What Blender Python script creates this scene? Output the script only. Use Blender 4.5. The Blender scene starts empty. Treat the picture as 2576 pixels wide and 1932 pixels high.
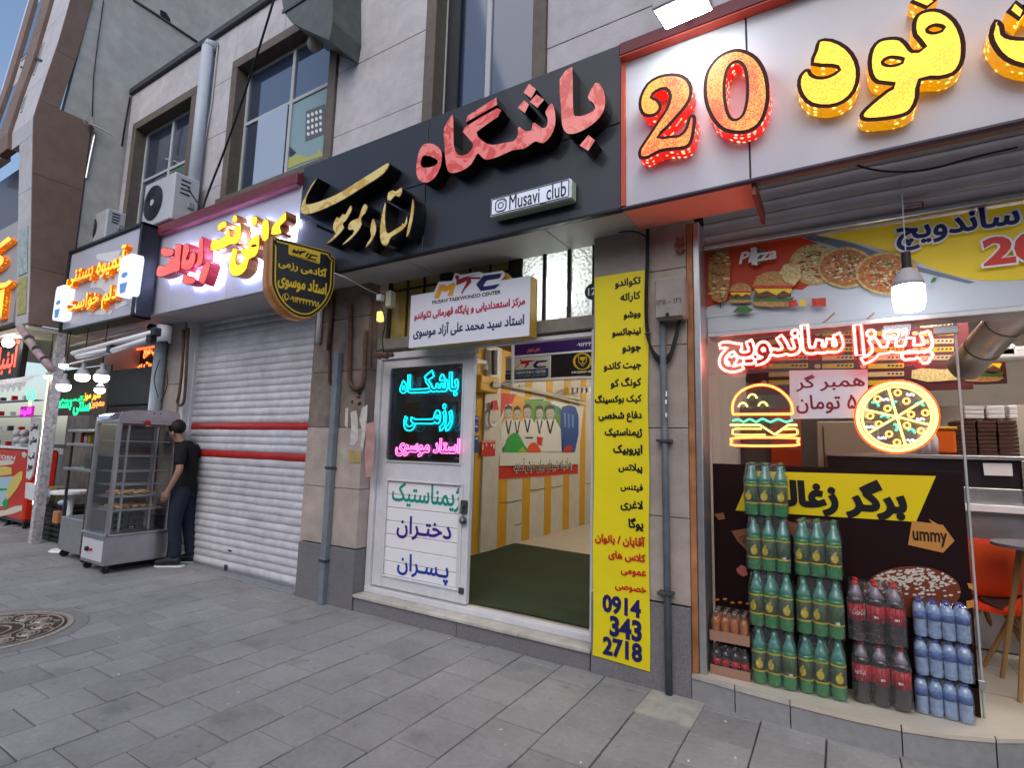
import bpy, bmesh, math, random
from mathutils import Vector, Matrix
from mathutils.geometry import delaunay_2d_cdt, tessellate_polygon
random.seed(7)
SC = bpy.context.scene
COL = SC.collection
# ------------------------------------------------------------------ camera
H = 1.55
YAW, PITCH, ROLL, F = -0.55121, 0.121124, 0.025789, 1336.56
_f = Vector((math.sin(YAW)*math.cos(PITCH), math.cos(YAW)*math.cos(PITCH), math.sin(PITCH)))
_r = Vector((math.cos(YAW), -math.sin(YAW), 0)); _u = _r.cross(_f)
RR = _r*math.cos(ROLL)+_u*math.sin(ROLL); UU = -_r*math.sin(ROLL)+_u*math.cos(ROLL)
cd = bpy.data.cameras.new('camera'); cam = bpy.data.objects.new('camera', cd); COL.objects.link(cam)
cd.sensor_width = 36; cd.lens = F/2576*36; cd.clip_start = .05; cd.clip_end = 600
M3 = Matrix((RR, UU, -_f)).transposed(); cam.matrix_world = Matrix.Translation((0, 0, H)) @ M3.to_4x4()
SC.camera = cam
# ------------------------------------------------------------------ sky, sun, exposure
SUN_EL, SUN_AZ = math.radians(42), math.radians(165)     # veiled by cloud over the street
w = bpy.data.worlds.new('World'); SC.world = w; w.use_nodes = True
nt = w.node_tree; bg = nt.nodes['Background']; sk = nt.nodes.new('ShaderNodeTexSky')
sk.sky_type = 'NISHITA'; sk.sun_disc = False; sk.sun_elevation = SUN_EL; sk.sun_rotation = SUN_AZ
sk.air_density = 1.0; sk.dust_density = 2.0; sk.ozone_density = 1.2
nt.links.new(sk.outputs[0], bg.inputs[0]); bg.inputs[1].default_value = 0.15
sl = bpy.data.lights.new('sun', 'SUN'); sl.energy = 0.8; sl.angle = math.radians(75); sl.color = (1, .95, .88)
so = bpy.data.objects.new('sun', sl); COL.objects.link(so)
sd = Vector((math.sin(SUN_AZ)*math.cos(SUN_EL), math.cos(SUN_AZ)*math.cos(SUN_EL), math.sin(SUN_EL)))
so.rotation_euler = (-sd).to_track_quat('-Z', 'Y').to_euler()
SC.view_settings.view_transform = 'Standard'; SC.view_settings.look = 'None'
SC.view_settings.exposure = 0.42; SC.view_settings.gamma = 1
SC.cycles.max_bounces = 7; SC.cycles.transparent_max_bounces = 24
SC.cycles.sample_clamp_indirect = 4; SC.cycles.sample_clamp_direct = 30; SC.cycles.use_denoising = True
SC.cycles.caustics_reflective = False; SC.cycles.caustics_refractive = False

# ------------------------------------------------------------------ photo pixel -> point on a real plane
def ray(x, y): return RR*(x-1288)+UU*(966-y)+_f*F
def P(x, y, Y):
    d = ray(x, y); return Vector((0, 0, H))+d*(Y/d.y)
def PX(x, y, X):
    d = ray(x, y); return Vector((0, 0, H))+d*(X/d.x)
def G(x, y, Z=0.):
    d = ray(x, y); return Vector((0, 0, H))+d*((Z-H)/d.z)
def zm(ox, oy, s): return lambda pts: [(ox+x/s, oy+y/s) for x, y in pts]
def fac(Y): return lambda u, v, w=0.: Vector((u, Y-w, v))          # plane facing the street
def side(X): return lambda u, v, w=0.: Vector((X+w, u, v))         # plane facing +X

# ------------------------------------------------------------------ materials
MATS = {}
def mat(name, c, rough=.6, metal=0., ns=0, na=.12, bump=0., bs=60, emit=None, es=0., rnd=0., spec=None, blotch=0., coat=0., spots=0.):
    if name in MATS: return MATS[name]
    m = bpy.data.materials.new(name); MATS[name] = m; m.use_nodes = True
    t = m.node_tree; b = t.nodes['Principled BSDF']; L = t.links.new; N = t.nodes.new
    b.inputs['Base Color'].default_value = (*c, 1); b.inputs['Roughness'].default_value = rough
    b.inputs['Metallic'].default_value = metal
    if spec is None and not metal: spec = .3
    if spec is not None: b.inputs['Specular IOR Level'].default_value = spec
    if coat: b.inputs['Coat Weight'].default_value = coat; b.inputs['Coat Roughness'].default_value = .05
    cur = None
    if ns or rnd or blotch:
        tc = N('ShaderNodeTexCoord'); geo = N('ShaderNodeNewGeometry')
        rgb = N('ShaderNodeRGB'); rgb.outputs[0].default_value = (*c, 1); cur = rgb.outputs[0]
        def mul(fac_out, lo, hi):
            nonlocal cur
            mr = N('ShaderNodeMapRange'); mr.inputs['From Min'].default_value = .25; mr.inputs['From Max'].default_value = .75
            mr.inputs['To Min'].default_value = lo; mr.inputs['To Max'].default_value = hi; mr.clamp = False
            L(fac_out, mr.inputs['Value'])
            mx = N('ShaderNodeVectorMath'); mx.operation = 'SCALE'; L(cur, mx.inputs[0]); L(mr.outputs[0], mx.inputs['Scale']); cur = mx.outputs[0]
        if ns:
            n = N('ShaderNodeTexNoise'); n.inputs['Scale'].default_value = ns; n.inputs['Detail'].default_value = 6
            L(geo.outputs['Position'], n.inputs['Vector']); mul(n.outputs['Fac'], 1-na, 1+na)
        if blotch:
            n = N('ShaderNodeTexNoise'); n.inputs['Scale'].default_value = 1.3; n.inputs['Detail'].default_value = 7; n.inputs['Roughness'].default_value = .7
            L(geo.outputs['Position'], n.inputs['Vector']); mul(n.outputs['Fac'], 1-blotch, 1+blotch)
        if spots:
            for sc_, th, k in ((5.5, .055, 1-spots), (9, .05, 1+spots*.9), (2.2, .10, 1-spots*.5)):
                v = N('ShaderNodeTexVoronoi'); v.inputs['Scale'].default_value = sc_; v.inputs['Randomness'].default_value = 1
                nz_ = N('ShaderNodeTexNoise'); nz_.inputs['Scale'].default_value = sc_*5; ad = N('ShaderNodeVectorMath'); ad.operation = 'MULTIPLY_ADD'; ad.inputs[1].default_value = (.12/sc_*2,)*3
                L(geo.outputs['Position'], nz_.inputs['Vector']); L(nz_.outputs['Color'], ad.inputs[0]); L(geo.outputs['Position'], ad.inputs[2]); L(ad.outputs[0], v.inputs['Vector'])
                mr = N('ShaderNodeMapRange'); mr.inputs['From Min'].default_value = th; mr.inputs['From Max'].default_value = th*2.2; mr.inputs['To Min'].default_value = k; mr.inputs['To Max'].default_value = 1
                L(v.outputs['Distance'], mr.inputs['Value']); mx = N('ShaderNodeVectorMath'); mx.operation = 'SCALE'; L(cur, mx.inputs[0]); L(mr.outputs[0], mx.inputs['Scale']); cur = mx.outputs[0]
        if rnd:
            oi = N('ShaderNodeObjectInfo'); mr = N('ShaderNodeMapRange'); mr.inputs['To Min'].default_value = 1-rnd; mr.inputs['To Max'].default_value = 1+rnd
            L(oi.outputs['Random'], mr.inputs['Value']); mx = N('ShaderNodeVectorMath'); mx.operation = 'SCALE'
            L(cur, mx.inputs[0]); L(mr.outputs[0], mx.inputs['Scale']); cur = mx.outputs[0]
        L(cur, b.inputs['Base Color'])
    if bump:
        n = N('ShaderNodeTexNoise'); n.inputs['Scale'].default_value = bs; n.inputs['Detail'].default_value = 4
        geo = N('ShaderNodeNewGeometry'); L(geo.outputs['Position'], n.inputs['Vector'])
        bp = N('ShaderNodeBump'); bp.inputs['Strength'].default_value = bump; bp.inputs['Distance'].default_value = .01
        L(n.outputs['Fac'], bp.inputs['Height']); L(bp.outputs[0], b.inputs['Normal'])
    if emit:
        b.inputs['Emission Color'].default_value = (*emit, 1); b.inputs['Emission Strength'].default_value = es
    return m
def glow(name, c, s): return mat(name, (.05, .05, .05), .5, emit=c, es=s)
def glass(name, tint=(1, 1, 1), refl=1.0, rough=.02, haze=0., hcol=(.8, .8, .8), bump=0.):
    if name in MATS: return MATS[name]
    m = bpy.data.materials.new(name); MATS[name] = m; m.use_nodes = True; t = m.node_tree; t.nodes.clear(); N = t.nodes.new; L = t.links.new
    o = N('ShaderNodeOutputMaterial'); tr = N('ShaderNodeBsdfTransparent'); tr.inputs[0].default_value = (*tint, 1)
    gl = N('ShaderNodeBsdfGlossy'); gl.inputs['Roughness'].default_value = rough
    fr = N('ShaderNodeLayerWeight'); fr.inputs['Blend'].default_value = .18
    mm = N('ShaderNodeMath'); mm.operation = 'MULTIPLY_ADD'; mm.inputs[1].default_value = .8*refl; mm.inputs[2].default_value = .04*refl; mm.use_clamp = True
    L(fr.outputs['Fresnel'], mm.inputs[0])
    base = tr.outputs[0]
    if haze:
        df = N('ShaderNodeBsdfDiffuse'); df.inputs[0].default_value = (*hcol, 1)
        mh = N('ShaderNodeMixShader'); mh.inputs[0].default_value = haze; L(tr.outputs[0], mh.inputs[1]); L(df.outputs[0], mh.inputs[2]); base = mh.outputs[0]
    mx = N('ShaderNodeMixShader'); L(mm.outputs[0], mx.inputs[0]); L(base, mx.inputs[1]); L(gl.outputs[0], mx.inputs[2]); L(mx.outputs[0], o.inputs[0])
    if bump:
        n = N('ShaderNodeTexNoise'); n.inputs['Scale'].default_value = 45; n.inputs['Detail'].default_value = 3
        geo = N('ShaderNodeNewGeometry'); L(geo.outputs['Position'], n.inputs['Vector'])
        bp = N('ShaderNodeBump'); bp.inputs['Strength'].default_value = bump; bp.inputs['Distance'].default_value = .02
        L(n.outputs['Fac'], bp.inputs['Height']); L(bp.outputs[0], gl.inputs['Normal']); L(bp.outputs[0], fr.inputs['Normal'])
    return m
def speckle(name, c1, c2, scale, es, rough=.4, lo=.35, hi=.65):
    """glitter foil over leds: the lit letter face itself emits"""
    m = bpy.data.materials.new(name); MATS[name] = m; m.use_nodes = True; t = m.node_tree; b = t.nodes['Principled BSDF']; N = t.nodes.new; L = t.links.new
    v = N('ShaderNodeTexVoronoi'); v.inputs['Scale'].default_value = scale; n = N('ShaderNodeTexNoise'); n.inputs['Scale'].default_value = 3.2; n.inputs['Detail'].default_value = 2
    geo = N('ShaderNodeNewGeometry'); L(geo.outputs['Position'], v.inputs['Vector']); L(geo.outputs['Position'], n.inputs['Vector'])
    a = N('ShaderNodeMath'); a.operation = 'MULTIPLY_ADD'; a.inputs[1].default_value = .5; L(v.outputs['Color'], a.inputs[0]); 
    s = N('ShaderNodeMath'); s.operation = 'MULTIPLY'; s.inputs[1].default_value = 1.0; L(n.outputs['Fac'], s.inputs[0]); L(s.outputs[0], a.inputs[2])
    r = N('ShaderNodeValToRGB'); r.color_ramp.elements[0].position = lo+.15; r.color_ramp.elements[1].position = hi+.3
    r.color_ramp.elements[0].color = (*c1, 1); r.color_ramp.elements[1].color = (*c2, 1); L(a.outputs[0], r.inputs[0])
    b.inputs['Base Color'].default_value = (.10, .06, .02, 1); L(r.outputs[0], b.inputs['Emission Color']); b.inputs['Emission Strength'].default_value = es; b.inputs['Roughness'].default_value = rough
    return m
def leddots(name, c1, c2, scale, es, r0=.13):
    m = bpy.data.materials.new(name); MATS[name] = m; m.use_nodes = True; t = m.node_tree; b = t.nodes['Principled BSDF']; N = t.nodes.new; L = t.links.new
    v = N('ShaderNodeTexVoronoi'); v.inputs['Scale'].default_value = scale; v.inputs['Randomness'].default_value = .55; n = N('ShaderNodeTexNoise'); n.inputs['Scale'].default_value = 60
    geo = N('ShaderNodeNewGeometry'); L(geo.outputs['Position'], v.inputs['Vector']); L(geo.outputs['Position'], n.inputs['Vector'])
    r = N('ShaderNodeValToRGB'); r.color_ramp.elements[0].position = r0; r.color_ramp.elements[1].position = r0+.22
    r.color_ramp.elements[0].color = (*c2, 1); r.color_ramp.elements[1].color = (*c1, 1); L(v.outputs['Distance'], r.inputs[0])
    mr = N('ShaderNodeMapRange'); mr.inputs['To Min'].default_value = es*.5; mr.inputs['To Max'].default_value = es*1.5; L(n.outputs['Fac'], mr.inputs['Value'])
    b.inputs['Base Color'].default_value = (*c1, 1); L(r.outputs[0], b.inputs['Emission Color']); L(mr.outputs[0], b.inputs['Emission Strength']); b.inputs['Roughness'].default_value = .3
    return m
def marble(name, c1, c2, scale=7, rough=.15, emit=0):
    m = bpy.data.materials.new(name); MATS[name] = m; m.use_nodes = True; t = m.node_tree; b = t.nodes['Principled BSDF']; N = t.nodes.new; L = t.links.new
    n = N('ShaderNodeTexNoise'); n.inputs['Scale'].default_value = scale; n.inputs['Detail'].default_value = 5; n.inputs['Distortion'].default_value = 2.2
    geo = N('ShaderNodeNewGeometry'); L(geo.outputs['Position'], n.inputs['Vector'])
    r = N('ShaderNodeValToRGB'); r.color_ramp.elements[0].position = .44; r.color_ramp.elements[1].position = .53
    r.color_ramp.elements[0].color = (*c1, 1); r.color_ramp.elements[1].color = (*c2, 1); L(n.outputs['Fac'], r.inputs[0]); L(r.outputs[0], b.inputs['Base Color'])
    b.inputs['Roughness'].default_value = rough; b.inputs['Coat Weight'].default_value = .6; b.inputs['Coat Roughness'].default_value = .08
    if emit: L(r.outputs[0], b.inputs['Emission Color']); b.inputs['Emission Strength'].default_value = emit
    return m

stone = mat('pale_stone', (.45, .435, .465), .75, ns=9, na=.10, bump=.25, bs=40, rnd=.03, blotch=.18)
pstone = mat('pillar_stone', (.36, .31, .275), .7, ns=7, na=.14, bump=.25, bs=35, rnd=.06, blotch=.28)
granite = mat('grey_granite', (.17, .165, .18), .55, ns=130, na=.35, bump=.1, bs=200, rnd=.06, blotch=.15)
brown = mat('brown_stone_trim', (.125, .105, .09), .7, ns=14, na=.15, bump=.15, blotch=.2)
concrete = mat('grey_concrete', (.42, .41, .39), .9, ns=5, na=.12, bump=.3, bs=25, blotch=.22)
bclad = mat('brown_cladding', (.19, .128, .10), .6, ns=6, na=.12, rnd=.06, blotch=.15)
wstone = mat('white_stone', (.50, .49, .52), .6, ns=8, na=.1, blotch=.15, rnd=.05)
tilem = mat('paving_tile', (.245, .241, .237), .75, ns=30, na=.10, bump=.4, bs=140, rnd=.10, blotch=.28, spots=.34)
mortar = mat('dark_mortar', (.06, .058, .055), .95, ns=20, na=.3, bump=.4, bs=60)
stepm = mat('step_marble', (.44, .41, .37), .5, ns=10, na=.2, bump=.15, blotch=.3, rnd=.05)
wmetal = mat('white_painted_metal', (.58, .58, .62), .4, ns=11, na=.06, bump=.05, bs=20, blotch=.14)
shut = mat('shutter_white', (.49, .49, .535), .38, ns=7, na=.14, rnd=.07, blotch=.26, spots=.12)
sred = mat('shutter_red', (.36, .022, .02), .45, ns=8, na=.15, blotch=.25)
alu = mat('aluminium', (.5, .5, .51), .35, metal=.85, ns=20, na=.1)
steel = mat('stainless_steel', (.50, .48, .50), .34, metal=.9, ns=9, na=.12, bump=.05, bs=12)
dsteel = mat('dark_steel', (.10, .10, .105), .4, metal=.7, ns=12, na=.2)
blackm = mat('black_metal', (.012, .012, .014), .4, ns=10, na=.3)
blackp = mat('black_plastic', (.02, .02, .022), .5)
gblack = mat('charcoal_composite_panel', (.022, .024, .032), .38, ns=3, na=.1, coat=.2)
wcomp = mat('white_composite_panel', (.46, .46, .53), .35, ns=4, na=.04, coat=.2, blotch=.06)
rtrim = mat('maroon_trim', (.15, .03, .04), .5, ns=8, na=.15, blotch=.15)
otrim = mat('orange_red_trim', (.45, .07, .04), .5, ns=8, na=.1)
peach = mat('salmon_soffit', (.90, .30, .21), .5, ns=4, na=.05)
gsoff = mat('grey_soffit', (.42, .41, .41), .45, ns=4, na=.06, blotch=.1)
conduit = mat('grey_conduit', (.16, .19, .22), .5, ns=10, na=.15, blotch=.2)
rust = mat('rusty_pipe', (.10, .055, .035), .8, ns=22, na=.4, bump=.4, bs=50)
cable = mat('black_cable', (.012, .011, .012), .55)
winglass = mat('dark_window_glass', (.030, .045, .085), .06, spec=.9, coat=1.)
pblue = mat('pale_blue_film', (.35, .42, .55), .3, coat=.4)
pgreen = mat('pale_teal_film', (.22, .33, .36), .3, coat=.4)
wframe = mat('window_frame_grey', (.42, .45, .47), .4)
yellow = mat('yellow_vinyl', (.72, .60, .012), .45, ns=5, na=.05, bump=.1, bs=9)
ypaint = mat('yellow_paint', (.55, .30, .02), .6, ns=6, na=.08)
cream = mat('cream_wall', (.52, .51, .46), .6, ns=6, na=.08, blotch=.1)
carpet = mat('green_carpet', (.028, .040, .016), 1., ns=90, na=.35, bump=.6, bs=220, blotch=.2)
ink = mat('black_ink', (.008, .007, .010), .5); navy = mat('navy_ink', (.012, .012, .10), .5); redi = mat('red_ink', (.45, .012, .014), .5)
teal = mat('teal_ink', (.005, .25, .20), .5); purple = mat('purple_ink', (.05, .012, .22), .5); blueink = mat('blue_ink', (.01, .04, .30), .5)
white = mat('white_print', (.75, .75, .78), .5); gold = mat('gold_print', (.62, .42, .02), .4); clear = glass('clear_glass', (1, 1, 1), .55)
acrylic = glass('acrylic_sheet', (.98, .98, .98), .5, haze=.045, hcol=(.5, .5, .5))
wrap = glass('shrink_wrap', (.985, .985, .99), .8, .08, haze=.02, hcol=(.8, .8, .85), bump=1.6)

# ------------------------------------------------------------------ mesh helpers
ORG = {}
def tag(o, label=None, cat=None, group=None, kind=None):
    if label: o['label'] = label
    if cat: o['category'] = cat
    if group: o['group'] = group
    if kind: o['kind'] = kind
    return o
def thing(name, label, cat, loc=(0, 0, 0), group=None):
    o = bpy.data.objects.new(name, None); COL.objects.link(o); o.location = loc; o.empty_display_size = .1
    ORG[o.name] = Vector(loc); return tag(o, label, cat, group)
def mk(name, V, Fc, mats, parent=None, mi=None, smooth=False):
    off = ORG.get(parent.name, Vector()) if parent else Vector()
    me = bpy.data.meshes.new(name); me.from_pydata([tuple(Vector(v)-off) for v in V], [], Fc)
    for m in (mats if isinstance(mats, (list, tuple)) else [mats]): me.materials.append(m)
    if mi: me.polygons.foreach_set('material_index', mi)
    if smooth: me.polygons.foreach_set('use_smooth', [True]*len(me.polygons))
    o = bpy.data.objects.new(name, me); COL.objects.link(o)
    if parent: o.parent = parent; ORG[o.name] = off
    else: ORG[o.name] = Vector()
    return o
class MB:
    def __init__(s): s.V = []; s.F = []; s.mi = []; s.M = None; s.m = 0
    def add(s, V, Fc):
        b = len(s.V)
        if s.M is not None: V = [s.M @ Vector(v) for v in V]
        s.V += [Vector(v) for v in V]; s.F += [tuple(b+i for i in f) for f in Fc]; s.mi += [s.m]*len(Fc); return s
    def box(s, x0, x1, y0, y1, z0, z1, b=0.):
        if x0 > x1: x0, x1 = x1, x0
        if y0 > y1: y0, y1 = y1, y0
        if z0 > z1: z0, z1 = z1, z0
        b = min(b, (x1-x0)*.3, (y1-y0)*.3, (z1-z0)*.3)
        if b <= 1e-5:
            V = [(x, y, z) for x in (x0, x1) for y in (y0, y1) for z in (z0, z1)]
            return s.add(V, [(0, 1, 3, 2), (4, 6, 7, 5), (0, 4, 5, 1), (2, 3, 7, 6), (0, 2, 6, 4), (1, 5, 7, 3)])
        lo = (x0, y0, z0); hi = (x1, y1, z1); V = []; idx = {}; c = Vector(((x0+x1)/2, (y0+y1)/2, (z0+z1)/2))
        for sg in [(i, j, k) for i in (0, 1) for j in (0, 1) for k in (0, 1)]:
            for a in range(3):
                idx[sg, a] = len(V)
                V.append(tuple((hi[t] if sg[t] else lo[t]) + (0 if t == a else (-b if sg[t] else b)) for t in range(3)))
        Fs = []
        for a in range(3):
            o1, o2 = [t for t in range(3) if t != a]
            for sa in (0, 1):
                q = []
                for p, r in ((0, 0), (1, 0), (1, 1), (0, 1)):
                    g = [0]*3; g[a] = sa; g[o1] = p; g[o2] = r; q.append(idx[tuple(g), a])
                Fs.append(q)
            for p in (0, 1):
                for r in (0, 1):
                    g0 = [0]*3; g0[o1] = p; g0[o2] = r; g1 = list(g0); g1[a] = 1; g0 = tuple(g0); g1 = tuple(g1)
                    Fs.append([idx[g0, o1], idx[g1, o1], idx[g1, o2], idx[g0, o2]])
        for sg in [(i, j, k) for i in (0, 1) for j in (0, 1) for k in (0, 1)]: Fs.append([idx[sg, 0], idx[sg, 1], idx[sg, 2]])
        out = []
        for f in Fs:
            v = [Vector(V[i]) for i in f]; n = (v[1]-v[0]).cross(v[2]-v[0]); m = sum(v, Vector())/len(v)-c
            out.append(tuple(f) if n.dot(m) > 0 else tuple(reversed(f)))
        return s.add(V, out)
    def tube(s, pts, r, n=8, closed=False, caps=True):
        pts = [Vector(p) for p in pts]; N = len(pts); V = []; ref = None
        for i in range(N):
            a = pts[(i-1) % N] if (closed or i > 0) else pts[i]; b = pts[(i+1) % N] if (closed or i < N-1) else pts[i]
            t = (b-a)
            if t.length < 1e-9: t = Vector((0, 0, 1))
            t.normalize()
            if ref is None: ref = t.orthogonal().normalized()
            ref = (ref-t*ref.dot(t))
            if ref.length < 1e-6: ref = t.orthogonal()
            ref.normalize(); bi = t.cross(ref); rr = r[i] if isinstance(r, (list, tuple)) else r
            for k in range(n):
                an = 2*math.pi*k/n; V.append(pts[i]+(ref*math.cos(an)+bi*math.sin(an))*rr)
        Fs = []
        for i in range(N if closed else N-1):
            j = (i+1) % N
            for k in range(n): l = (k+1) % n; Fs.append((i*n+k, i*n+l, j*n+l, j*n+k))
        if not closed and caps: Fs += [tuple(reversed(range(n))), tuple((N-1)*n+k for k in range(n))]
        return s.add(V, Fs)
    def lathe(s, prof, c=(0, 0, 0), n=12):
        V = []; Fs = []; c = Vector(c)
        for r, z in prof:
            for k in range(n): a = 2*math.pi*k/n; V.append(c+Vector((r*math.cos(a), r*math.sin(a), z)))
        for i in range(len(prof)-1):
            for k in range(n): l = (k+1) % n; Fs.append((i*n+k, i*n+l, (i+1)*n+l, (i+1)*n+k))
        Fs += [tuple(reversed(range(n))), tuple((len(prof)-1)*n+k for k in range(n))]
        return s.add(V, Fs)
    def prism(s, pts, d):
        n = len(pts); d = Vector(d); V = [Vector(p) for p in pts]+[Vector(p)+d for p in pts]
        return s.add(V, [tuple(range(n)), tuple(reversed(range(n, 2*n)))]+[(i, i+n, (i+1) % n+n, (i+1) % n) for i in range(n)])
    def sphere(s, c, r, n=8, sc=(1, 1, 1)):
        c = Vector(c); V = []; Fs = []; m = n//2
        for i in range(m+1):
            t = math.pi*i/m
            for k in range(n):
                a = 2*math.pi*k/n; V.append(c+Vector((r*sc[0]*math.sin(t)*math.cos(a), r*sc[1]*math.sin(t)*math.sin(a), r*sc[2]*math.cos(t))))
        for i in range(m):
            for k in range(n): l = (k+1) % n; Fs.append((i*n+k, (i+1)*n+k, (i+1)*n+l, i*n+l))
        return s.add(V, Fs)
    def build(s, name, mats, parent=None, smooth=False):
        return mk(name, s.V, s.F, mats, parent, s.mi if any(s.mi) else None, smooth)
def box(name, x0, x1, y0, y1, z0, z1, m, parent=None, b=.004): return MB().box(x0, x1, y0, y1, z0, z1, b).build(name, m, parent)
def copytree(o, parent=None):
    c = o.copy(); COL.objects.link(c); c.parent = parent; ORG[c.name] = ORG.get(o.name, Vector())
    for ch in list(o.children): copytree(ch, c)
    return c
def smoothp(p, k=4, closed=True):
    n = len(p); out = []
    for i in range(n if closed else n-1):
        g = lambda j: p[j % n] if closed else p[max(0, min(n-1, j))]
        a, b, c, d = g(i-1), g(i), g(i+1), g(i+2)
        for q in range(k):
            t = q/k; out.append(tuple(.5*((2*b[e])+(-a[e]+c[e])*t+(2*a[e]-5*b[e]+4*c[e]-d[e])*t*t+(-a[e]+3*b[e]-3*c[e]+d[e])*t**3) for e in range(len(b))))
    if not closed: out.append(tuple(p[-1]))
    return out
# ------------------------------------------------------------------ 2-D shapes: union by constrained triangulation
def area2(p): return abs(sum(p[i-1][0]*p[i][1]-p[i][0]*p[i-1][1] for i in range(len(p))))/2
def _cc(p):
    p = [(q[0], q[1]) for q in p]; A = sum(p[i-1][0]*p[i][1]-p[i][0]*p[i-1][1] for i in range(len(p)))
    return p if A > 0 else p[::-1]
def union(polys, holes=(), eps=1e-5, weld=0., tess=True):
    if len(polys) == 1 and tess:
        o = _cc(polys[0]); hs = [_cc(h)[::-1] for h in holes]
        T = tessellate_polygon([[Vector((x, y, 0)) for x, y in l] for l in [o]+hs]); V = [q for l in [o]+hs for q in l]
        return V, [tuple(t) for t in T if area2([V[i] for i in t]) > 1e-12]
    vs = []; fs = []; idx = {}
    for p in list(polys)+list(holes):
        f = []
        for q in _cc(p):
            k = (round(q[0]/weld), round(q[1]/weld)) if weld else len(vs)
            if k not in idx: idx[k] = len(vs); vs.append(Vector((q[0], q[1])))
            if idx[k] not in f: f.append(idx[k])
        fs.append(f if len(f) > 2 else None)
    np_ = len([f for f in fs[:len(polys)] if f]); fs = [f for f in fs if f]
    r = delaunay_2d_cdt(vs, [], fs, 0, eps, True); T = []
    for f, of in zip(r[2], r[5]):
        if of and any(i < np_ for i in of) and not any(i >= np_ for i in of): T.append(tuple(f))
    return [tuple(v) for v in r[0]], T
def ccw(V, T):
    out = []
    for f in T:
        a = sum(V[f[i]][0]*V[f[(i+1) % len(f)]][1]-V[f[(i+1) % len(f)]][0]*V[f[i]][1] for i in range(len(f)))
        out.append(f if a > 0 else tuple(reversed(f)))
    return out
def loops(T):
    e = {}
    for f in T:
        for i in range(len(f)):
            a, b = f[i], f[(i+1) % len(f)]
            if (b, a) in e: del e[(b, a)]
            else: e[(a, b)] = 1
    nx = {}
    for a, b in e: nx.setdefault(a, []).append(b)
    L = []
    while nx:
        s = next(iter(nx)); l = [s]; c = s
        while True:
            b = nx[c].pop()
            if not nx[c]: del nx[c]
            if b == s or b not in nx: break
            l.append(b); c = b
        if len(l) > 2: L.append(l)
    return L
def grow(p, d):
    n = len(p); A = sum(p[i][0]*p[(i+1) % n][1]-p[(i+1) % n][0]*p[i][1] for i in range(n)); sg = 1 if A > 0 else -1; out = []
    for i in range(n):
        a = Vector(p[i-1][:2]); b = Vector(p[i][:2]); c = Vector(p[(i+1) % n][:2]); t = (c-a)
        if t.length < 1e-9: out.append(tuple(b)); continue
        t.normalize(); nn = Vector((t.y, -t.x))*sg; out.append(tuple(b+nn*d))
    return out
_forms = {}
import unicodedata
for _rg in ((0xFB50, 0xFC00), (0xFE70, 0xFF00)):
    for _c in range(*_rg):
        _d = unicodedata.decomposition(chr(_c)).split()
        if len(_d) == 2 and _d[0][0] == '<': _forms.setdefault(chr(int(_d[1], 16)), {})[_d[0][1:-1]] = chr(_c)
        elif len(_d) == 3 and _d[1] == '0644': _forms.setdefault('\u0644'+chr(int(_d[2], 16)), {})[_d[0][1:-1]] = chr(_c)
def shape(s):
    toks = []; i = 0; prev = False; n = len(s)
    while i < n:
        ch = s[i]; f = _forms.get(ch)
        if ch == '\u0640': toks.append(ch); prev = True; i += 1; continue
        if not f:
            if (ch.isdigit() or (ch.isascii() and ch.isalpha())) and toks and toks[-1] and (toks[-1][-1].isdigit() or toks[-1][-1].isascii()) and toks[-1][-1] != ' ': toks[-1] += ch
            else: toks.append(ch)
            prev = False; i += 1; continue
        if ch == '\u0644' and i+1 < n and ch+s[i+1] in _forms:
            toks.append(_forms[ch+s[i+1]]['final' if prev else 'isolated']); prev = False; i += 2; continue
        nx = i+1 < n and 'initial' in f and (s[i+1] == '\u0640' or 'final' in _forms.get(s[i+1], {}))
        k = 'medial' if prev and nx else 'final' if prev else 'initial' if nx else 'isolated'
        toks.append(f.get(k, f.get('isolated', ch))); prev = nx; i += 1
    return ''.join(reversed(toks))
_tc = {}
import numpy as np
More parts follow.
